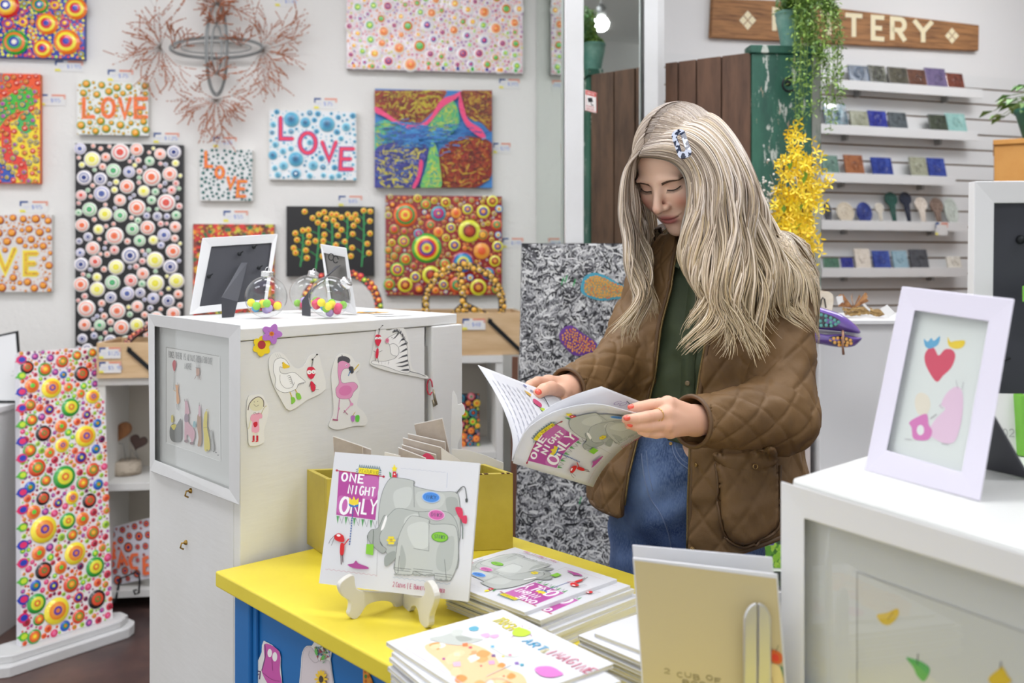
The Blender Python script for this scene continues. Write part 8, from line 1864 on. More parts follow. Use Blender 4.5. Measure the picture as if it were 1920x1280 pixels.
# creases inside the elbow
for E_, ax1 in ((EL, (CL-EL).normalized()), (ER, (CR-ER).normalized())):
    v_c = jV-np.array(E_+ax1*.03); rr_ = np.linalg.norm(v_c, axis=1); disp += -.0035*np.exp(-(rr_/.06)**2)*np.sin(170*(v_c@np.array(ax1)))
jV = jV+jN*disp[:, None]
JK = mat('brown_quilted_nylon', '785b38', .6, vary=(9, '654b2d', .35, .7), bump=(55, .35, .0035), spec=.4)
JKD = mat('brown_binding', '5f462b', .5, bump=(300, .2, .001))
jacket = mesh_from('quilted_jacket', jV, jF, JK, woman)
bvh_j = BVHTree.FromPolygons(jV.tolist(), jF.tolist())
def ring_at(c, d, r_, tr, name, m_, par, rim=None):
    a_ = d.orthogonal().normalized(); b_ = d.cross(a_); mm = MB(); mm.tube([c+(a_*math.cos(s)+b_*math.sin(s))*r_ for s in (i*math.pi/20 for i in range(40))], tr, 8, closed=True); mm.build(name, m_, par)
ring_at(CL-(CL-EL).normalized()*.002, (CL-EL).normalized(), .0415, .0038, 'cuff_binding', JKD, jacket); ring_at(CR-(CR-ER).normalized()*.002, (CR-ER).normalized(), .0345, .0034, 'cuff_binding', JKD, jacket)
def seam(pxs, r_, name, m_, par, bvh, off=.001, sm=8, closed=False, flat=1.0):
    pts = smooth_pts(pxs, sm, closed); out = []
    for x, y in pts:
        q, n_ = cast(bvh, x, y, off)
        if q is not None and (not out or (q-out[-1]).length < .05): out.append(q)
    mm = MB(); mm.tube(out, r_, 6, flat=flat); return mm.build(name, m_, par)
def patch_on(bvh, outline, cell, name, m_, par, thick, dome, sm=4):
    """padded panel lying on a garment; outline in photo coordinates"""
    pts = smooth_pts(outline, sm) if sm else outline; V_ = [Vector(p_) for p_ in pts]; xs = [p_[0] for p_ in pts]; ys = [p_[1] for p_ in pts]; ext = []
    y = min(ys)+cell/2
    while y < max(ys):
        x = min(xs)+cell/2
        while x < max(xs): ext.append(Vector((x, y))); x += cell
        y += cell
    r = delaunay_2d_cdt(V_+ext, [], [list(range(len(V_)))], 1, 1e-6); vs = []; bs = []; base_n = Vector((0, 0, 0)); raw = []
    for v in r[0]:
        q, n_ = cast(bvh, v.x, v.y, 0); raw.append((q, n_))
    good = [q for q, n_ in raw if q is not None]; mid = sum(good, Vector())/len(good)
    for v, (q, n_) in zip(r[0], raw):
        if q is None: q = mid
        e = min(math.hypot(v.x-a, v.y-b) for a, b in pts); k = min(1, e/14); h = thick*min(1, e/3+.15)+dome*(1-(1-k)**2)
        vs.append(tuple(q+Vector((-.2, -.95, .1)).normalized()*h)); bs.append(tuple(q+Vector((0, .006, 0))))
    mm = MB(); mm.smooth = True; n0 = len(vs); mm.add(vs+bs, [tuple(f_) for f_ in r[2]]); mm.smooth = False
    from collections import Counter
    ec = {}
    for f_ in r[2]:
        for i in range(len(f_)): e = (f_[i], f_[(i+1) % len(f_)]); ec[tuple(sorted(e))] = ec.get(tuple(sorted(e)), []) + [e]
    b0 = len(mm.v)-2*n0
    for k, e in ec.items():
        if len(e) == 1: a, b = e[0]; mm.f.append((b0+b, b0+a, b0+n0+a, b0+n0+b)); mm.c.append(mm.cur); mm.m.append(0); mm.sm.append(False)
    return mm.build(name, m_, par), r
zj = lambda L: [(1260+x/4.92, 820+y/4.92) for x, y in L]
JKP = mat('brown_quilted_nylon_pocket', '785b38', .6, vary=(9, '654b2d', .35, .7), bump=(40, .6, .006, (1, 1, .5)), spec=.4)
pocket, _ = patch_on(bvh_j, zj([(405, 230), (430, 420), (440, 620), (465, 800), (520, 930), (640, 995), (760, 965), (900, 880), (975, 780), (985, 560), (962, 260), (800, 240), (600, 240)]), 5, 'patch_pocket', JKP, jacket, .010, .016)
seam(zj([(412, 250), (430, 420), (440, 620), (465, 800), (520, 930), (640, 995), (760, 965), (900, 880), (975, 780), (985, 560), (962, 260)]), .0030, 'pocket_piping', JKD, jacket, bvh_j, .010)
flap, _ = patch_on(bvh_j, zj([(385, 140), (415, 225), (500, 305), (620, 358), (760, 345), (880, 295), (965, 235), (975, 160), (935, 80), (800, 110), (600, 150)]), 5, 'pocket_flap', JK, jacket, .018, .006)
BR_ = mat('brass_snap', 'a98a58', .3, .9)
def stud(bvh, px, py, r_, name, par, off, m_=None):
    q, n_ = cast(bvh, px, py, off)
    if q is None: return
    mm = MB(); mm.lathe(q, [(r_, -.001), (r_, .001), (r_*.8, .0018), (r_*.6, .0008), (r_*.3, .0008), (r_*.25, .0016), (0, .0018)], 16, ax=n_); mm.build(name, m_ or BR_, par)
stud(bvh_j, 1298, 1029, .0042, 'snap_button', jacket, .0015); stud(bvh_j, 1306, 871, .0036, 'snap_button', jacket, .0015)
q, n_ = cast(bvh_j, 1409, 872, .027); ring_at(q, Vector((.15, -1, .1)).normalized(), .0042, .0009, 'snap_button', BR_, flap)
def edge_pts(side, z0, z1, n=26, off=.004):
    out = []
    for i in range(n):
        z = z0+(z1-z0)*i/(n-1); l = float(np.interp(z, ZO, LI_ if side > 0 else LO_)); a = float(np.interp(z, ZS, AS)); b = float(np.interp(z, ZS, BS)); out.append(B2W(l, (b)*math.sqrt(max(0, 1-(l/(a*(1 if l > 0 else float(np.interp(z, [1.0, 1.2], [1.0, .76])))))**2))+off-.006+(float(FLR(z)) if side < 0 else 0), z))
    return out
for s_, z0 in ((1, .775), (-1, .842)):
    mm = MB(); mm.tube(edge_pts(s_, z0, 1.375), .0048, 8); mm.build('front_binding', JKD, jacket)
    mm = MB(); mm.tube([p_+LB*(-.006*s_)+FB*(.001) for p_ in edge_pts(s_, z0+.02, 1.36)], .0022, 6); mm.build('zip_teeth', mat('brass_zip', '8f7a52', .35, .8, bump=(500, 1, .002)), jacket)
def hem_pts():
    out = []
    for i in range(60):
        a = -math.pi*.05+i/59*math.pi*1.1; 
        l0 = math.sin(a-.0); out.append(a)
    return out
hp_ = []
for i in range(40):
    th_ = .17+i/39*2.2; z = .774; a, b = float(np.interp(z, ZS, AS)), float(np.interp(z, ZS, BS)); l = a*math.sin(th_); f = b*math.cos(th_); zz = .772+.45*max(0, l-.06)+(.02 if f < 0 else 0); hp_.append(B2W(l*1.02, f*1.02, zz+.002))
mm = MB(); mm.tube(hp_, .0052, 8); mm.build('hem_binding', JKD, jacket)
hp_ = []
for i in range(30):
    th_ = -.46-i/29*1.9; z = .84; a, b = float(np.interp(z, ZS, AS))+.028, float(np.interp(z, ZS, BS))+.028; l = a*math.sin(th_); f = b*math.cos(th_); hp_.append(B2W(l*1.02, f*1.02, .840+(.02 if f < 0 else 0)))
mm = MB(); mm.tube(hp_, .0052, 8); mm.build('hem_binding', JKD, jacket)
# collar, standing round the neck and open in front
cv_, cf_ = [], []
N_ = 40
for j, (rz, rr_) in enumerate(((1.345, .088), (1.375, .084), (1.405, .092), (1.400, .102), (1.365, .100))):
    for i in range(N_): th_ = math.radians(50+260*i/(N_-1)); cv_.append(tuple(B2W(rr_*1.12*math.sin(th_), rr_*.82*math.cos(th_)-.012, rz+.012*math.cos(th_)*-1)))
for j in range(4):
    for i in range(N_-1): cf_.append((j*N_+i, j*N_+i+1, (j+1)*N_+i+1, (j+1)*N_+i))
mm = MB(); mm.smooth = True; mm.add(cv_, cf_); co_ = mm.build('collar', mat('cord_collar', '43301f', .75, bump=(180, .6, .002, (1, 1, .1))), jacket); so_ = co_.modifiers.new('solid', 'SOLIDIFY'); so_.thickness = .004
# shirt
def shirt_sdf(X, Y, Zc):
    d = torso(X, Y, Zc, -.016); d = np.maximum(d, np.maximum(.985-Zc, Zc-1.40)); return smin(d, cap_(X, Y, Zc, tuple(NECK), tuple(NECK+Vector((-.01, -.012, .03))), .060, .058), .01)*1.0
def shirt(X, Y, Zc):
    d = shirt_sdf(X, Y, Zc); return np.maximum(d, -cap_(X, Y, Zc, tuple(NECK-Z*.02), tuple(NECK+Vector((-.03, -.03, .10))), .050, .060))
sV, sF = surface_nets(shirt, (.10, 1.62, .97), (.62, 2.10, 1.45), .0045); sV = relax(sV, sF, 2, .5); sN = vnormals(sV, sF); l, f = to_body(sV[:, 0], sV[:, 1]); z = sV[:, 2]
sV = sV+sN*(.0022*np.sin(38*z+22*l+2*np.sin(40*l))+.0014*np.sin(70*z-55*l+2*np.sin(33*z)))[:, None]
SH = mat('olive_linen_shirt', '3f4a33', .75, bump=(600, .3, .0006), vary=(30, '37422d', .4, .7)); shirt_o = mesh_from('shirt', sV, sF, SH, woman)
bvh_s = BVHTree.FromPolygons(sV.tolist(), sF.tolist())
def pl_pts(dl, z0, z1, off, n=20):
    out = []
    for i in range(n):
        z = z0+(z1-z0)*i/(n-1); l = .012+.02*(z-1.0)/.35+dl; out.append(B2W(l, 0, z)+FB*0); q, n_, k, d = bvh_s.ray_cast(out[-1]+FB*.5, -FB); out[-1] = (q+FB*off) if q else out[-1]+FB*.13
    return out
pA_, pB_ = pl_pts(-.014, 1.0, 1.33, .0015), pl_pts(.014, 1.0, 1.33, .0025); mm = MB(); mm.smooth = True; n0 = len(pA_)
mm.add([tuple(p_) for p_ in pA_+pB_]+[tuple(p_-FB*.003) for p_ in pA_+pB_], [(i, i+1, n0+i+1, n0+i) for i in range(n0-1)]+[(2*n0+i, 2*n0+i+1, i+1, i) for i in range(n0-1)]+[(n0+i, n0+i+1, 3*n0+i+1, 3*n0+i) for i in range(n0-1)]); mm.build('button_placket', SH, shirt_o)
for z in (1.03, 1.10, 1.17, 1.235, 1.29):
    c = pl_pts(0, z, z+.001, .0032, 2)[0]; mm = MB(); mm.lathe(c, [(.0052, 0), (.0052, .0012), (.003, .0016), (0, .0012)], 14, ax=FB); mm.build('shirt_button', mat('horn_button', '7a6a52', .35), shirt_o)
for s_ in (1, -1):
    cp_ = [B2W(s_*.018+.02, .118, 1.315), B2W(s_*.055+.01, .085, 1.33), B2W(s_*.062, .03, 1.375), B2W(s_*.055, .02, 1.395), B2W(s_*.03+.01, .075, 1.375)]
    mm = MB(); mm.prism(cp_, FB*.003+Z*.001); mm.build('shirt_collar', SH, shirt_o, bevel=.001)
# jeans
def jeans(X, Y, Zc): 
    d = legs(X, Y, Zc, .004); d = np.maximum(d, Zc-1.0); return np.maximum(d, .06-Zc)
dV, dF = surface_nets(jeans, (.10, 1.68, .04), (.60, 2.10, 1.03), .005); dV = relax(dV, dF, 1, .5); dN = vnormals(dV, dF)
z = dV[:, 2]; xx = dV[:, 0]; dV = dV+dN*(.0022*np.sin(52*z+26*xx+2.5*np.sin(31*xx))*np.clip((1.0-z)*8, 0, 1)+.0016*np.sin(90*z-60*xx))[:, None]
def denim():
    m_, nt, p = principled('blue_denim'); p.inputs['Roughness'].default_value = .85
    tc = nt.nodes.new('ShaderNodeTexCoord'); n1_ = nt.nodes.new('ShaderNodeTexNoise'); n1_.inputs['Scale'].default_value = 9; n1_.inputs['Detail'].default_value = 4
    w1 = nt.nodes.new('ShaderNodeTexNoise'); w1.inputs['Scale'].default_value = 420; mp = nt.nodes.new('ShaderNodeMapping'); mp.inputs['Scale'].default_value = (1, 1, .35)
    nt.links.new(tc.outputs['Object'], n1_.inputs[0]); nt.links.new(tc.outputs['Object'], mp.inputs[0]); nt.links.new(mp.outputs[0], w1.inputs[0])
    r1 = nt.nodes.new('ShaderNodeMapRange'); r1.inputs[1].default_value = .38; r1.inputs[2].default_value = .68; nt.links.new(n1_.outputs[0], r1.inputs[0])
    mx = nt.nodes.new('ShaderNodeMix'); mx.data_type = 'RGBA'; nt.links.new(r1.outputs[0], mx.inputs[0]); mx.inputs[6].default_value = (*hx('2f4875'), 1); mx.inputs[7].default_value = (*hx('7b96c8'), 1)
    r2 = nt.nodes.new('ShaderNodeMapRange'); r2.inputs[1].default_value = .35; r2.inputs[2].default_value = .7; r2.inputs[4].default_value = .55; nt.links.new(w1.outputs[0], r2.inputs[0])
    m2 = nt.nodes.new('ShaderNodeMix'); m2.data_type = 'RGBA'; nt.links.new(r2.outputs[0], m2.inputs[0]); nt.links.new(mx.outputs[2], m2.inputs[6]); m2.inputs[7].default_value = (*hx('7c93bd'), 1)
    nt.links.new(m2.outputs[2], p.inputs['Base Color']); b = nt.nodes.new('ShaderNodeBump'); b.inputs['Strength'].default_value = .4; b.inputs['Distance'].default_value = .001; nt.links.new(w1.outputs[0], b.inputs['Height']); nt.links.new(b.outputs[0], p.inputs['Normal']); return m_
DEN = denim(); DEND = mat('denim_seam', '8496bb', .8, bump=(600, .4, .001)); jeans_o = mesh_from('jeans', dV, dF, DEN, woman)
bvh_d = BVHTree.FromPolygons(dV.tolist(), dF.tolist())
wb_ = []
for i in range(48):
    a = 2*math.pi*i/48; d_ = Vector((math.cos(a), math.sin(a), 0)); q, n_, k, dd = bvh_d.ray_cast(Vector((HC.x, HC.y, .985))+d_*.4, -d_); wb_.append((q or Vector((HC.x, HC.y, .985))+d_*.14)+d_*.002)
mm = MB(); mm.smooth = True; mm.add([tuple(Vector((p_.x, p_.y, z))) for z in (.972, 1.008) for p_ in wb_]+[tuple(Vector((p_.x*.97+HC.x*.03, p_.y*.97+HC.y*.03, 1.008))) for p_ in wb_], [(i, (i+1) % 48, 48+(i+1) % 48, 48+i) for i in range(48)]+[(48+i, 48+(i+1) % 48, 96+(i+1) % 48, 96+i) for i in range(48)]); mm.build('waistband', DEN, jeans_o)
mm = MB(); mm.tube([Vector((p_.x, p_.y, .973)) for p_ in wb_], .0016, 6, closed=True); mm.tube([Vector((p_.x, p_.y, 1.006)) for p_ in wb_], .0016, 6, closed=True); mm.build('waistband_stitching', DEND, jeans_o)
def try_(f_, *a, **k):
    try: f_(*a, **k)
    except Exception as e: print('seam skipped', e)
try_(seam, [(1260, 832), (1264, 850), (1276, 868), (1292, 880)], .0011, 'pocket_seam', DEND, jeans_o, bvh_d)
try_(seam, [(1265, 830), (1269, 846), (1280, 862), (1295, 872)], .0009, 'pocket_seam', DEND, jeans_o, bvh_d)
try_(seam, [(1203, 850), (1208, 890), (1218, 930), (1240, 965), (1256, 1010), (1262, 1060)], .0013, 'fly_seam', DEND, jeans_o, bvh_d)
try_(seam, [(1212, 845), (1216, 880), (1224, 920)], .0009, 'fly_seam', DEND, jeans_o, bvh_d)
try_(seam, [(1418, 1050), (1420, 1080), (1421, 1110)], .0011, 'side_seam', DEND, jeans_o, bvh_d)
stud(bvh_d, 1258, 832, .0034, 'rivet', jeans_o, .004)
q, n_ = cast(bvh_d, 1249, 830, .004)
if q: mm = MB(); mm.obox(q-Vector((.004, 0, .022)), (.008, 0, 0), (0, .003, 0), (0, 0, .042)); mm.build('belt_loop', DEN, jeans_o, bevel=.001)
for hp, s_ in ((hipL, 1), (hipR, -1)):
    an = hp+LB*(.02*s_)-FB*.01; to = an+FB*.16; mm = MB(); cs_ = []
    for t_, r_, zz in ((-.25, .030, .04), (0, .045, .055), (.3, .046, .05), (.7, .048, .036), (1.0, .036, .03), (1.12, .012, .026)): cs_.append((an+(to-an)*t_+Z*zz, r_))
    mm.tube([c for c, r_ in cs_], [r_ for c, r_ in cs_], 14, flat=.7); mm.tube([c-Z*(c.z-.008) for c, r_ in cs_], [r_*1.02 for c, r_ in cs_], 14, flat=.16); mm.build('shoe', mat('brown_shoe', '4a3426', .5), woman)

# ------------------------------------------------------------ hair
def resample(pts, n):
    pts = [Vector(p_) for p_ in smooth_pts(pts, 10, False)]; L = [0]
    for i in range(1, len(pts)): L.append(L[-1]+(pts[i]-pts[i-1]).length)
    A_ = np.array([list(p_) for p_ in pts]); s = np.linspace(0, L[-1], n); return np.stack([np.interp(s, L, A_[:, i]) for i in range(3)], 1)
NP_ = 44
def G3(L): return resample([tuple(P(*g)) for g in L], NP_)
left_curtain = [G3(g) for g in (
 [(1280, 214, 1.80), (1240, 240, 1.86), (1222, 320, 1.92), (1228, 400, 1.93), (1246, 450, 1.92), (1254, 520, 1.89), (1244, 590, 1.86)],
 [(1272, 216, 1.79), (1228, 235, 1.82), (1200, 300, 1.86), (1206, 380, 1.88), (1226, 450, 1.87), (1240, 520, 1.85), (1236, 590, 1.83)],
 [(1250, 228, 1.775), (1210, 250, 1.79), (1186, 310, 1.82), (1186, 380, 1.84), (1204, 450, 1.84), (1226, 520, 1.82), (1232, 590, 1.80)],
 [(1230, 245, 1.76), (1200, 272, 1.77), (1178, 320, 1.79), (1176, 390, 1.81), (1194, 460, 1.81), (1216, 530, 1.80), (1222, 600, 1.78)],
 [(1215, 262, 1.745), (1196, 300, 1.775), (1196, 370, 1.80), (1206, 440, 1.80), (1222, 510, 1.79), (1228, 580, 1.78)],
 [(1205, 276, 1.73), (1186, 305, 1.75), (1182, 370, 1.775), (1194, 450, 1.78), (1210, 540, 1.76), (1204, 600, 1.75), (1196, 640, 1.74)],
 [(1198, 286, 1.72), (1178, 312, 1.735), (1170, 370, 1.75), (1178, 440, 1.75), (1196, 520, 1.74), (1190, 590, 1.73), (1176, 650, 1.72)],
 [(1196, 289, 1.72), (1172, 322, 1.735), (1164, 385, 1.74), (1170, 455, 1.74), (1188, 530, 1.73), (1172, 600, 1.71), (1140, 628, 1.70)])]
main_hair = [G3(g) for g in (
 [(1199, 292, 1.715), (1232, 292, 1.695), (1268, 302, 1.680), (1292, 332, 1.668), (1296, 375, 1.665), (1284, 430, 1.655), (1290, 500, 1.655), (1306, 560, 1.645), (1288, 640, 1.640)],
 [(1203, 284, 1.715), (1240, 278, 1.690), (1280, 290, 1.672), (1304, 330, 1.660), (1308, 385, 1.657), (1296, 445, 1.648), (1306, 520, 1.642), (1322, 590, 1.635), (1290, 655, 1.632)],
 [(1212, 270, 1.722), (1258, 264, 1.688), (1302, 288, 1.664), (1328, 345, 1.650), (1330, 410, 1.645), (1318, 475, 1.640), (1334, 545, 1.630), (1352, 610, 1.622), (1322, 660, 1.622)],
 [(1228, 252, 1.735), (1280, 250, 1.690), (1326, 282, 1.663), (1352, 345, 1.648), (1354, 420, 1.640), (1346, 490, 1.632), (1362, 560, 1.622), (1378, 625, 1.616), (1386, 680, 1.615)],
 [(1250, 236, 1.755), (1305, 238, 1.705), (1350, 278, 1.672), (1378, 345, 1.655), (1384, 420, 1.645), (1378, 500, 1.635), (1392, 570, 1.625), (1404, 630, 1.62), (1428, 668, 1.62)],
 [(1270, 222, 1.775), (1325, 228, 1.728), (1370, 275, 1.692), (1400, 345, 1.670), (1410, 420, 1.660), (1412, 500, 1.650), (1424, 570, 1.640), (1436, 625, 1.638), (1446, 655, 1.64)],
 [(1282, 214, 1.795), (1336, 222, 1.755), (1384, 280, 1.718), (1414, 350, 1.700), (1436, 425, 1.690), (1452, 500, 1.678), (1474, 565, 1.672), (1492, 600, 1.67), (1512, 625, 1.67)],
 [(1290, 209, 1.81), (1344, 220, 1.785), (1394, 285, 1.755), (1420, 360, 1.74), (1450, 430, 1.73), (1482, 490, 1.715), (1502, 550, 1.70), (1520, 600, 1.695), (1532, 636, 1.69)],
 [(1292, 208, 1.83), (1348, 228, 1.83), (1396, 300, 1.83), (1424, 380, 1.825), (1452, 450, 1.82), (1484, 520, 1.81), (1500, 580, 1.80), (1500, 640, 1.80)],
 [(1292, 210, 1.85), (1340, 245, 1.88), (1380, 330, 1.89), (1405, 420, 1.89), (1430, 500, 1.885), (1450, 580, 1.88)])]
hr = random.Random(77); HVs = []; HFs = []; HCs = []; hoff = 0
BL_ = [hx(c) for c in ('a39280', 'bfae9a', 'd0c0ad', 'decfbf', 'b2a28f', 'c6b5a0', '8e7d6d', 'e6dace', 'bda888')]; ROOT = np.array(hx('5f4d3f')); TIP = [np.array(hx(c)) for c in ('d6c093', 'c4a877', 'e2cfa6')]
def d_head(Q): h_ = to_head(Q[:, 0], Q[:, 1], Q[:, 2]); return head_sdf(h_[0], h_[1], h_[2])
def push(Q, fn, m):
    for _ in range(3):
        d = fn(Q); e = .002; g = np.stack([fn(Q+np.eye(3)[i]*e)-d for i in range(3)], 1)/e; g /= np.maximum(np.linalg.norm(g, axis=1), 1e-6)[:, None]
        Q = Q+g*np.clip(m-d, 0, .03)[:, None]
    return Q
def d_jack(Q): return np.minimum(np.maximum(torso(Q[:, 0], Q[:, 1], Q[:, 2], .004), Q[:, 2]-1.39), sleeve(Q[:, 0], Q[:, 1], Q[:, 2], SHL, EL, CL, .064, .064, .043))
def strands(guides, n, r_, depth, amp, darker, seed_, umax=None, cut=(.82, 1.0), flat=False):
    global hoff
    rr = random.Random(seed_); G_ = guides; K = len(G_)-1; ring = 4
    for s in range(n):
        u = rr.uniform(0, K); clump = min(K, round(u*3.2)/3.2+.05*math.sin(round(u*3.2)*7)); T = np.linspace(0, 1, NP_); wc = .15+.75*np.clip((T-.2)/.6, 0, 1)
        uu = np.clip(u*(1-wc)+clump*wc+rr.gauss(0, .02), 0, K-1e-6); ii = uu.astype(int); tt = (uu-ii)[:, None]; GA = np.stack(G_); ar = np.arange(NP_)
        Q = GA[ii, ar]*(1-tt)+GA[ii+1, ar]*tt; ph = clump*9.1+rr.gauss(0, .28); fr = 2.3+.5*math.sin(clump*5)
        env = np.clip((T-.25)/.5, 0, 1)**1.1
        w1 = np.sin(2*math.pi*fr*T*1.25+ph)*env*amp; w2 = np.cos(2*math.pi*fr*T*1.25+ph)*env*amp*.7
        jit = np.array([rr.gauss(0, .0028), rr.gauss(0, .004), rr.gauss(0, .0022)])
        Q[:, 0] += w1; Q[:, 1] += w2+depth; Q += jit*(T[:, None]*.9+.25)
        Q += np.outer(np.clip((T-.7)/.3, 0, 1)**1.5, [rr.gauss(0, .0045), rr.gauss(0, .004), rr.gauss(0, .004)])
        Q = push(Q, d_head, .0045 if depth == 0 else .003)
        if depth < .012: Q = push(Q, d_jack, .009)
        nn = max(8, min(NP_, int(NP_*(rr.uniform(*cut)+.05*math.sin(clump*13))))); Q = Q[:nn]
        D_ = np.gradient(Q, axis=0); D_ /= np.maximum(np.linalg.norm(D_, axis=1), 1e-9)[:, None]
        sd_ = np.cross(D_, np.array([0, -1.0, .15])); sd_ /= np.maximum(np.linalg.norm(sd_, axis=1), 1e-9)[:, None]; up_ = np.cross(sd_, D_)
        T2 = np.linspace(0, 1, nn); rad = r_*rr.uniform(.7, 1.25)*np.clip(np.minimum(.55+T2*6, (1-T2)*5+.12), .05, 1)
        ringv = np.stack([Q+sd_*rad[:, None]*1.5, Q+up_*rad[:, None]*.7, Q-sd_*rad[:, None]*1.5, Q-up_*rad[:, None]*.7], 1).reshape(-1, 3)
        a = np.arange(nn-1)[:, None]*4; k = np.arange(4)[None, :]; k2 = (k+1) % 4
        F_ = np.stack([a+k, a+k2, a+4+k2, a+4+k], -1).reshape(-1, 4)+hoff
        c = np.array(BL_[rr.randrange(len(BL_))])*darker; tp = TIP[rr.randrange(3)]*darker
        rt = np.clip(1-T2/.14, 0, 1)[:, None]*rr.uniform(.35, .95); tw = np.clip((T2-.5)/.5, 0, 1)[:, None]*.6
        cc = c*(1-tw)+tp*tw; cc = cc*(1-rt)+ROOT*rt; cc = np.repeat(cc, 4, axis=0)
        HVs.append(ringv); HFs.append(F_); HCs.append(cc); hoff += len(ringv)
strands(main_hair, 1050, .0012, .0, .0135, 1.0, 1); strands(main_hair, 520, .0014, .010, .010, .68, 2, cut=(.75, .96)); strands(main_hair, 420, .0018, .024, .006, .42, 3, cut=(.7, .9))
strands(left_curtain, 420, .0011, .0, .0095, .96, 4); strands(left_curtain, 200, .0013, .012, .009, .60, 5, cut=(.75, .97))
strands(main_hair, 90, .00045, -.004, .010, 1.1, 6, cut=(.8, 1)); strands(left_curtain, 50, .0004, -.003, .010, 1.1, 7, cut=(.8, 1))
HAIR = mat('blonde_hair', rough=.38, attr=True, spec=.45)
hair = mesh_from('hair', np.concatenate(HVs), np.concatenate(HFs), HAIR, woman, np.concatenate(HCs))
def cap_sdf(X, Y, Zc):
    l, f, u = to_head(X, Y, Zc); d = ell_(l, f, u, (0, -.012, .022), (.078, .099, .093)); d = smin(d, ell_(l, f, u, (0, -.045, -.03), (.074, .060, .08)), .03)
    d = np.maximum(d, -ell_(l, f, u, (0, .108, -.022), (.069, .082, .092)))
    for a, b, r_ in ((P(1372, 330, 1.84), P(1425, 520, 1.84), .040), (P(1340, 330, 1.76), P(1350, 520, 1.76), .030)): d = smin(d, cap_(X, Y, Zc, tuple(a), tuple(b), r_, r_*.9), .02)
    return d
V, F = surface_nets(cap_sdf, (.14, 1.66, 1.25), (.62, 1.98, 1.56), .0045); V = relax(V, F, 1, .5)
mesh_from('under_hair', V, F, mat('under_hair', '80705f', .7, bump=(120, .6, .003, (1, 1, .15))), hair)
# clip
def clipmat():
    m_, nt, p = principled('navy_marbled_acetate'); p.inputs['Roughness'].default_value = .2; p.inputs['Coat Weight'].default_value = .5
    tc = nt.nodes.new('ShaderNodeTexCoord'); n1_ = nt.nodes.new('ShaderNodeTexNoise'); n1_.inputs['Scale'].default_value = 130; n1_.inputs['Detail'].default_value = 1; nt.links.new(tc.outputs['Object'], n1_.inputs[0])
    r1 = nt.nodes.new('ShaderNodeMapRange'); r1.inputs[1].default_value = .47; r1.inputs[2].default_value = .50; nt.links.new(n1_.outputs[0], r1.inputs[0]); mx = nt.nodes.new('ShaderNodeMix'); mx.data_type = 'RGBA'
    nt.links.new(r1.outputs[0], mx.inputs[0]); mx.inputs[6].default_value = (*hx('1f2840'), 1); mx.inputs[7].default_value = (*hx('c9d0e2'), 1); nt.links.new(mx.outputs[2], p.inputs['Base Color']); return m_
def stadium(cx, cy, hw, hl, r_, n=6):
    out = []
    for sx, sy, a0 in ((1, 1, 0), (-1, 1, 90), (-1, -1, 180), (1, -1, 270)):
        for i in range(n+1): a = math.radians(a0+90*i/n); out.append((cx+sx*(hw-r_)+r_*math.cos(a), cy+sy*(hl-r_)+r_*math.sin(a)))
    return out
cpc = P(1278, 270, 1.652); cu_ = (P(1269, 243, 1.662)-P(1287, 297, 1.648)).normalized(); cr_ = Vector((.93, -.30, .2)); cr_ = (cr_-cu_*cr_.dot(cu_)).normalized(); cn_ = cr_.cross(cu_); cn_ = cn_ if cn_.y < 0 else -cn_
o1 = stadium(0, 0, .0125, .0275, .010); o2 = stadium(0, .001, .0035, .0165, .0034); n_ = len(o1); vs = []
for pts_, h_ in ((o1, .0045), (o2, .0045), (o1, 0), (o2, 0)): vs += [tuple(cpc+cr_*x+cu_*y+cn_*(h_-x*x*8-y*y*3)) for x, y in pts_]
fs = []
for i in range(n_): j = (i+1) % n_; fs += [(i, j, n_+j, n_+i), (2*n_+j, 2*n_+i, 3*n_+i, 3*n_+j), (2*n_+i, 2*n_+j, j, i), (n_+i, n_+j, 3*n_+j, 3*n_+i)]
mm = MB(); mm.add(vs, fs); mm.build('hair_clip', clipmat(), woman, bevel=.0008)

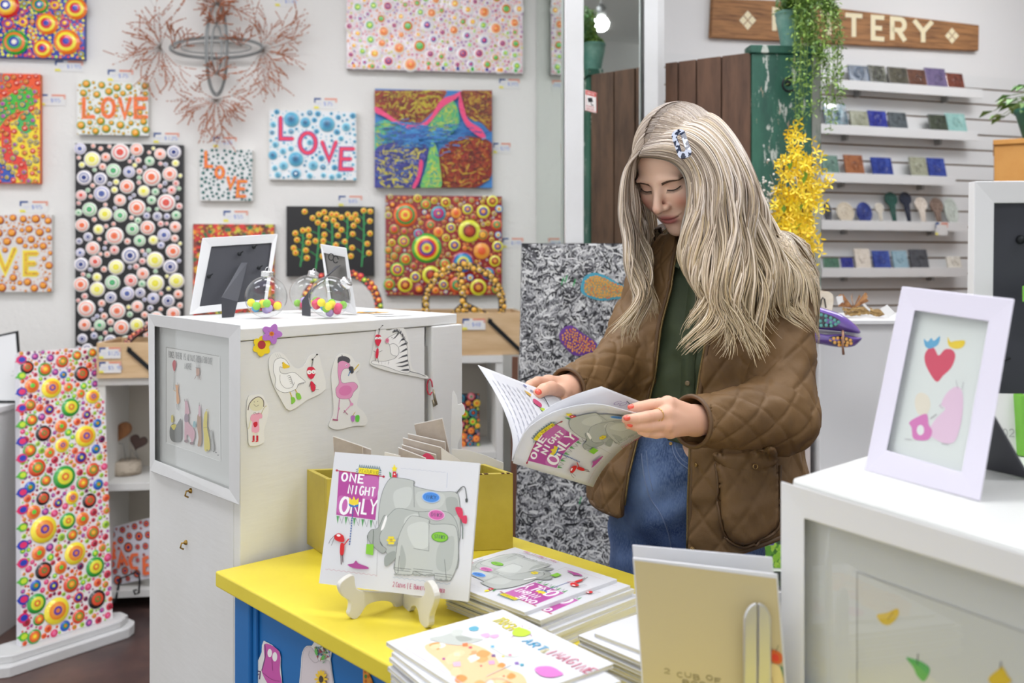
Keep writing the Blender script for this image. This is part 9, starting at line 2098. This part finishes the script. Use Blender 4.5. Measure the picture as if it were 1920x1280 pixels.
# ------------------------------------------------------------ the open book in her hands
SHEET = mat('book_paper', 'd6d6d9', .5)
hbk = thing('open_picture_book', 'open ONE NIGHT ONLY picture book held by the woman, cover towards us', 'book', tuple(P(1030, 860, 1.45)))
def sheet(top, bot, name, mtl, th=.0005, nu=22, nv=8):
    T_ = resample([tuple(P(*g)) for g in top], nu); B_ = resample([tuple(P(*g)) for g in bot], nu); vs = []; fs = []
    def at(u, v):
        a = Vector((np.interp(u, np.linspace(0, 1, nu), T_[:, 0]), np.interp(u, np.linspace(0, 1, nu), T_[:, 1]), np.interp(u, np.linspace(0, 1, nu), T_[:, 2])))
        b = Vector((np.interp(u, np.linspace(0, 1, nu), B_[:, 0]), np.interp(u, np.linspace(0, 1, nu), B_[:, 1]), np.interp(u, np.linspace(0, 1, nu), B_[:, 2])))
        return b.lerp(a, v)
    def fn(u, v, h):
        u = min(max(u, 0), 1); p_ = at(u, v); e = .01; n_ = (at(min(1, u+e), v)-at(max(0, u-e), v)).cross(at(u, min(1, v+e))-at(u, max(0, v-e))).normalized()
        if n_.dot(p_-Vector((0, 0, EYE))) > 0: n_ = -n_
        return p_+n_*h
    for h in (0, -th): vs += [tuple(fn(i/(nu-1), j/(nv-1), h)) for i in range(nu) for j in range(nv)]
    N_ = nu*nv
    for i in range(nu-1):
        for j in range(nv-1): a = i*nv+j; fs += [(a, a+1, a+nv+1, a+nv), (N_+a, N_+a+nv, N_+a+nv+1, N_+a+1)]
    for i in range(nu-1): a, b = i*nv, (i+1)*nv; fs += [(a, b, N_+b, N_+a), (a+nv-1, N_+a+nv-1, N_+b+nv-1, b+nv-1)]
    for j in range(nv-1): a = j; fs += [(a, N_+a, N_+a+1, a+1)]; a = (nu-1)*nv+j; fs += [(a, a+1, N_+a+1, N_+a)]
    mm = MB(); mm.smooth = True; mm.add(vs, fs); o_ = mm.build(name, mtl, hbk); return o_, fn
lt, lf_ = sheet([(960, 864, 1.385), (961, 820, 1.395), (948, 776, 1.41), (927, 733, 1.435), (896, 684, 1.46)], [(1112, 910, 1.52), (1110, 850, 1.535), (1100, 810, 1.56), (1075, 770, 1.59), (1046, 742, 1.60)], 'left_page', SHEET)
A = Art(lf_, h0=.0004, dh=.00002)
for k in range(7):
    v = .93-.055*k
    for j in range(9): u0 = .10+.085*j+.01*(k % 2); A.line([(u0, v+.004*((j+k) % 2)), (u0+.03, v), (u0+.06, v+.006)], .010, 'b6b8c2')
A.blob([(.62, .40), (.72, .36), (.90, .30), (.95, .10), (.70, .12), (.60, .25)], 'd5d8dc'); A.line([(.90, .45), (.78, .36), (.66, .38)], .006, '8a8f98', 3); A.blob([(.66, .50), (.72, .46), (.76, .52), (.70, .56)], 'c04a70'); A.blob([(.60, .48), (.66, .46), (.64, .52)], 'b4cc4a'); A.blob([(.78, .55), (.82, .52), (.84, .58)], 'd0a850'); A.ell(.93, .50, .016, .02, '6a70a0'); A.ell(.88, .46, .014, .018, '8a90a8'); A.line([(.3, .30), (.3, .05)], .006, 'c8ccd6')
A.build('page_printing', hbk)
md, mf_ = sheet([(961, 861, 1.386), (972, 832, 1.375), (992, 796, 1.37), (1030, 763, 1.375), (1078, 740, 1.40), (1128, 724, 1.45)], [(1112, 910, 1.522), (1128, 873, 1.53), (1150, 840, 1.545), (1180, 815, 1.56), (1215, 790, 1.575), (1250, 772, 1.59)], 'middle_page', SHEET)
A = Art(mf_, h0=.0004, dh=.00002); A.text('Go!', .80, .60, .09, .05, 'a89ab8', .008, small=1, dx=(.3, -1), dy=(.9, .2)); A.line([(.93, .55), (.90, .45), (.95, .40)], .010, '6a6f78'); A.build('page_printing', hbk)
cvr, cf_ = sheet([(962, 868, 1.383), (975, 830, 1.368), (992, 801, 1.36), (1042, 771, 1.358), (1110, 757, 1.375), (1168, 768, 1.40), (1221, 783, 1.43)], [(1112, 913, 1.520), (1124, 890, 1.515), (1137, 872, 1.512), (1165, 843, 1.51), (1203, 817, 1.52), (1222, 808, 1.53), (1236, 803, 1.545)], 'front_cover', COVER, .0008)
A = Art(cf_, h0=.0004, dh=.00002, cell=.035); cover_elephants(A); A.build('cover_drawing', hbk)
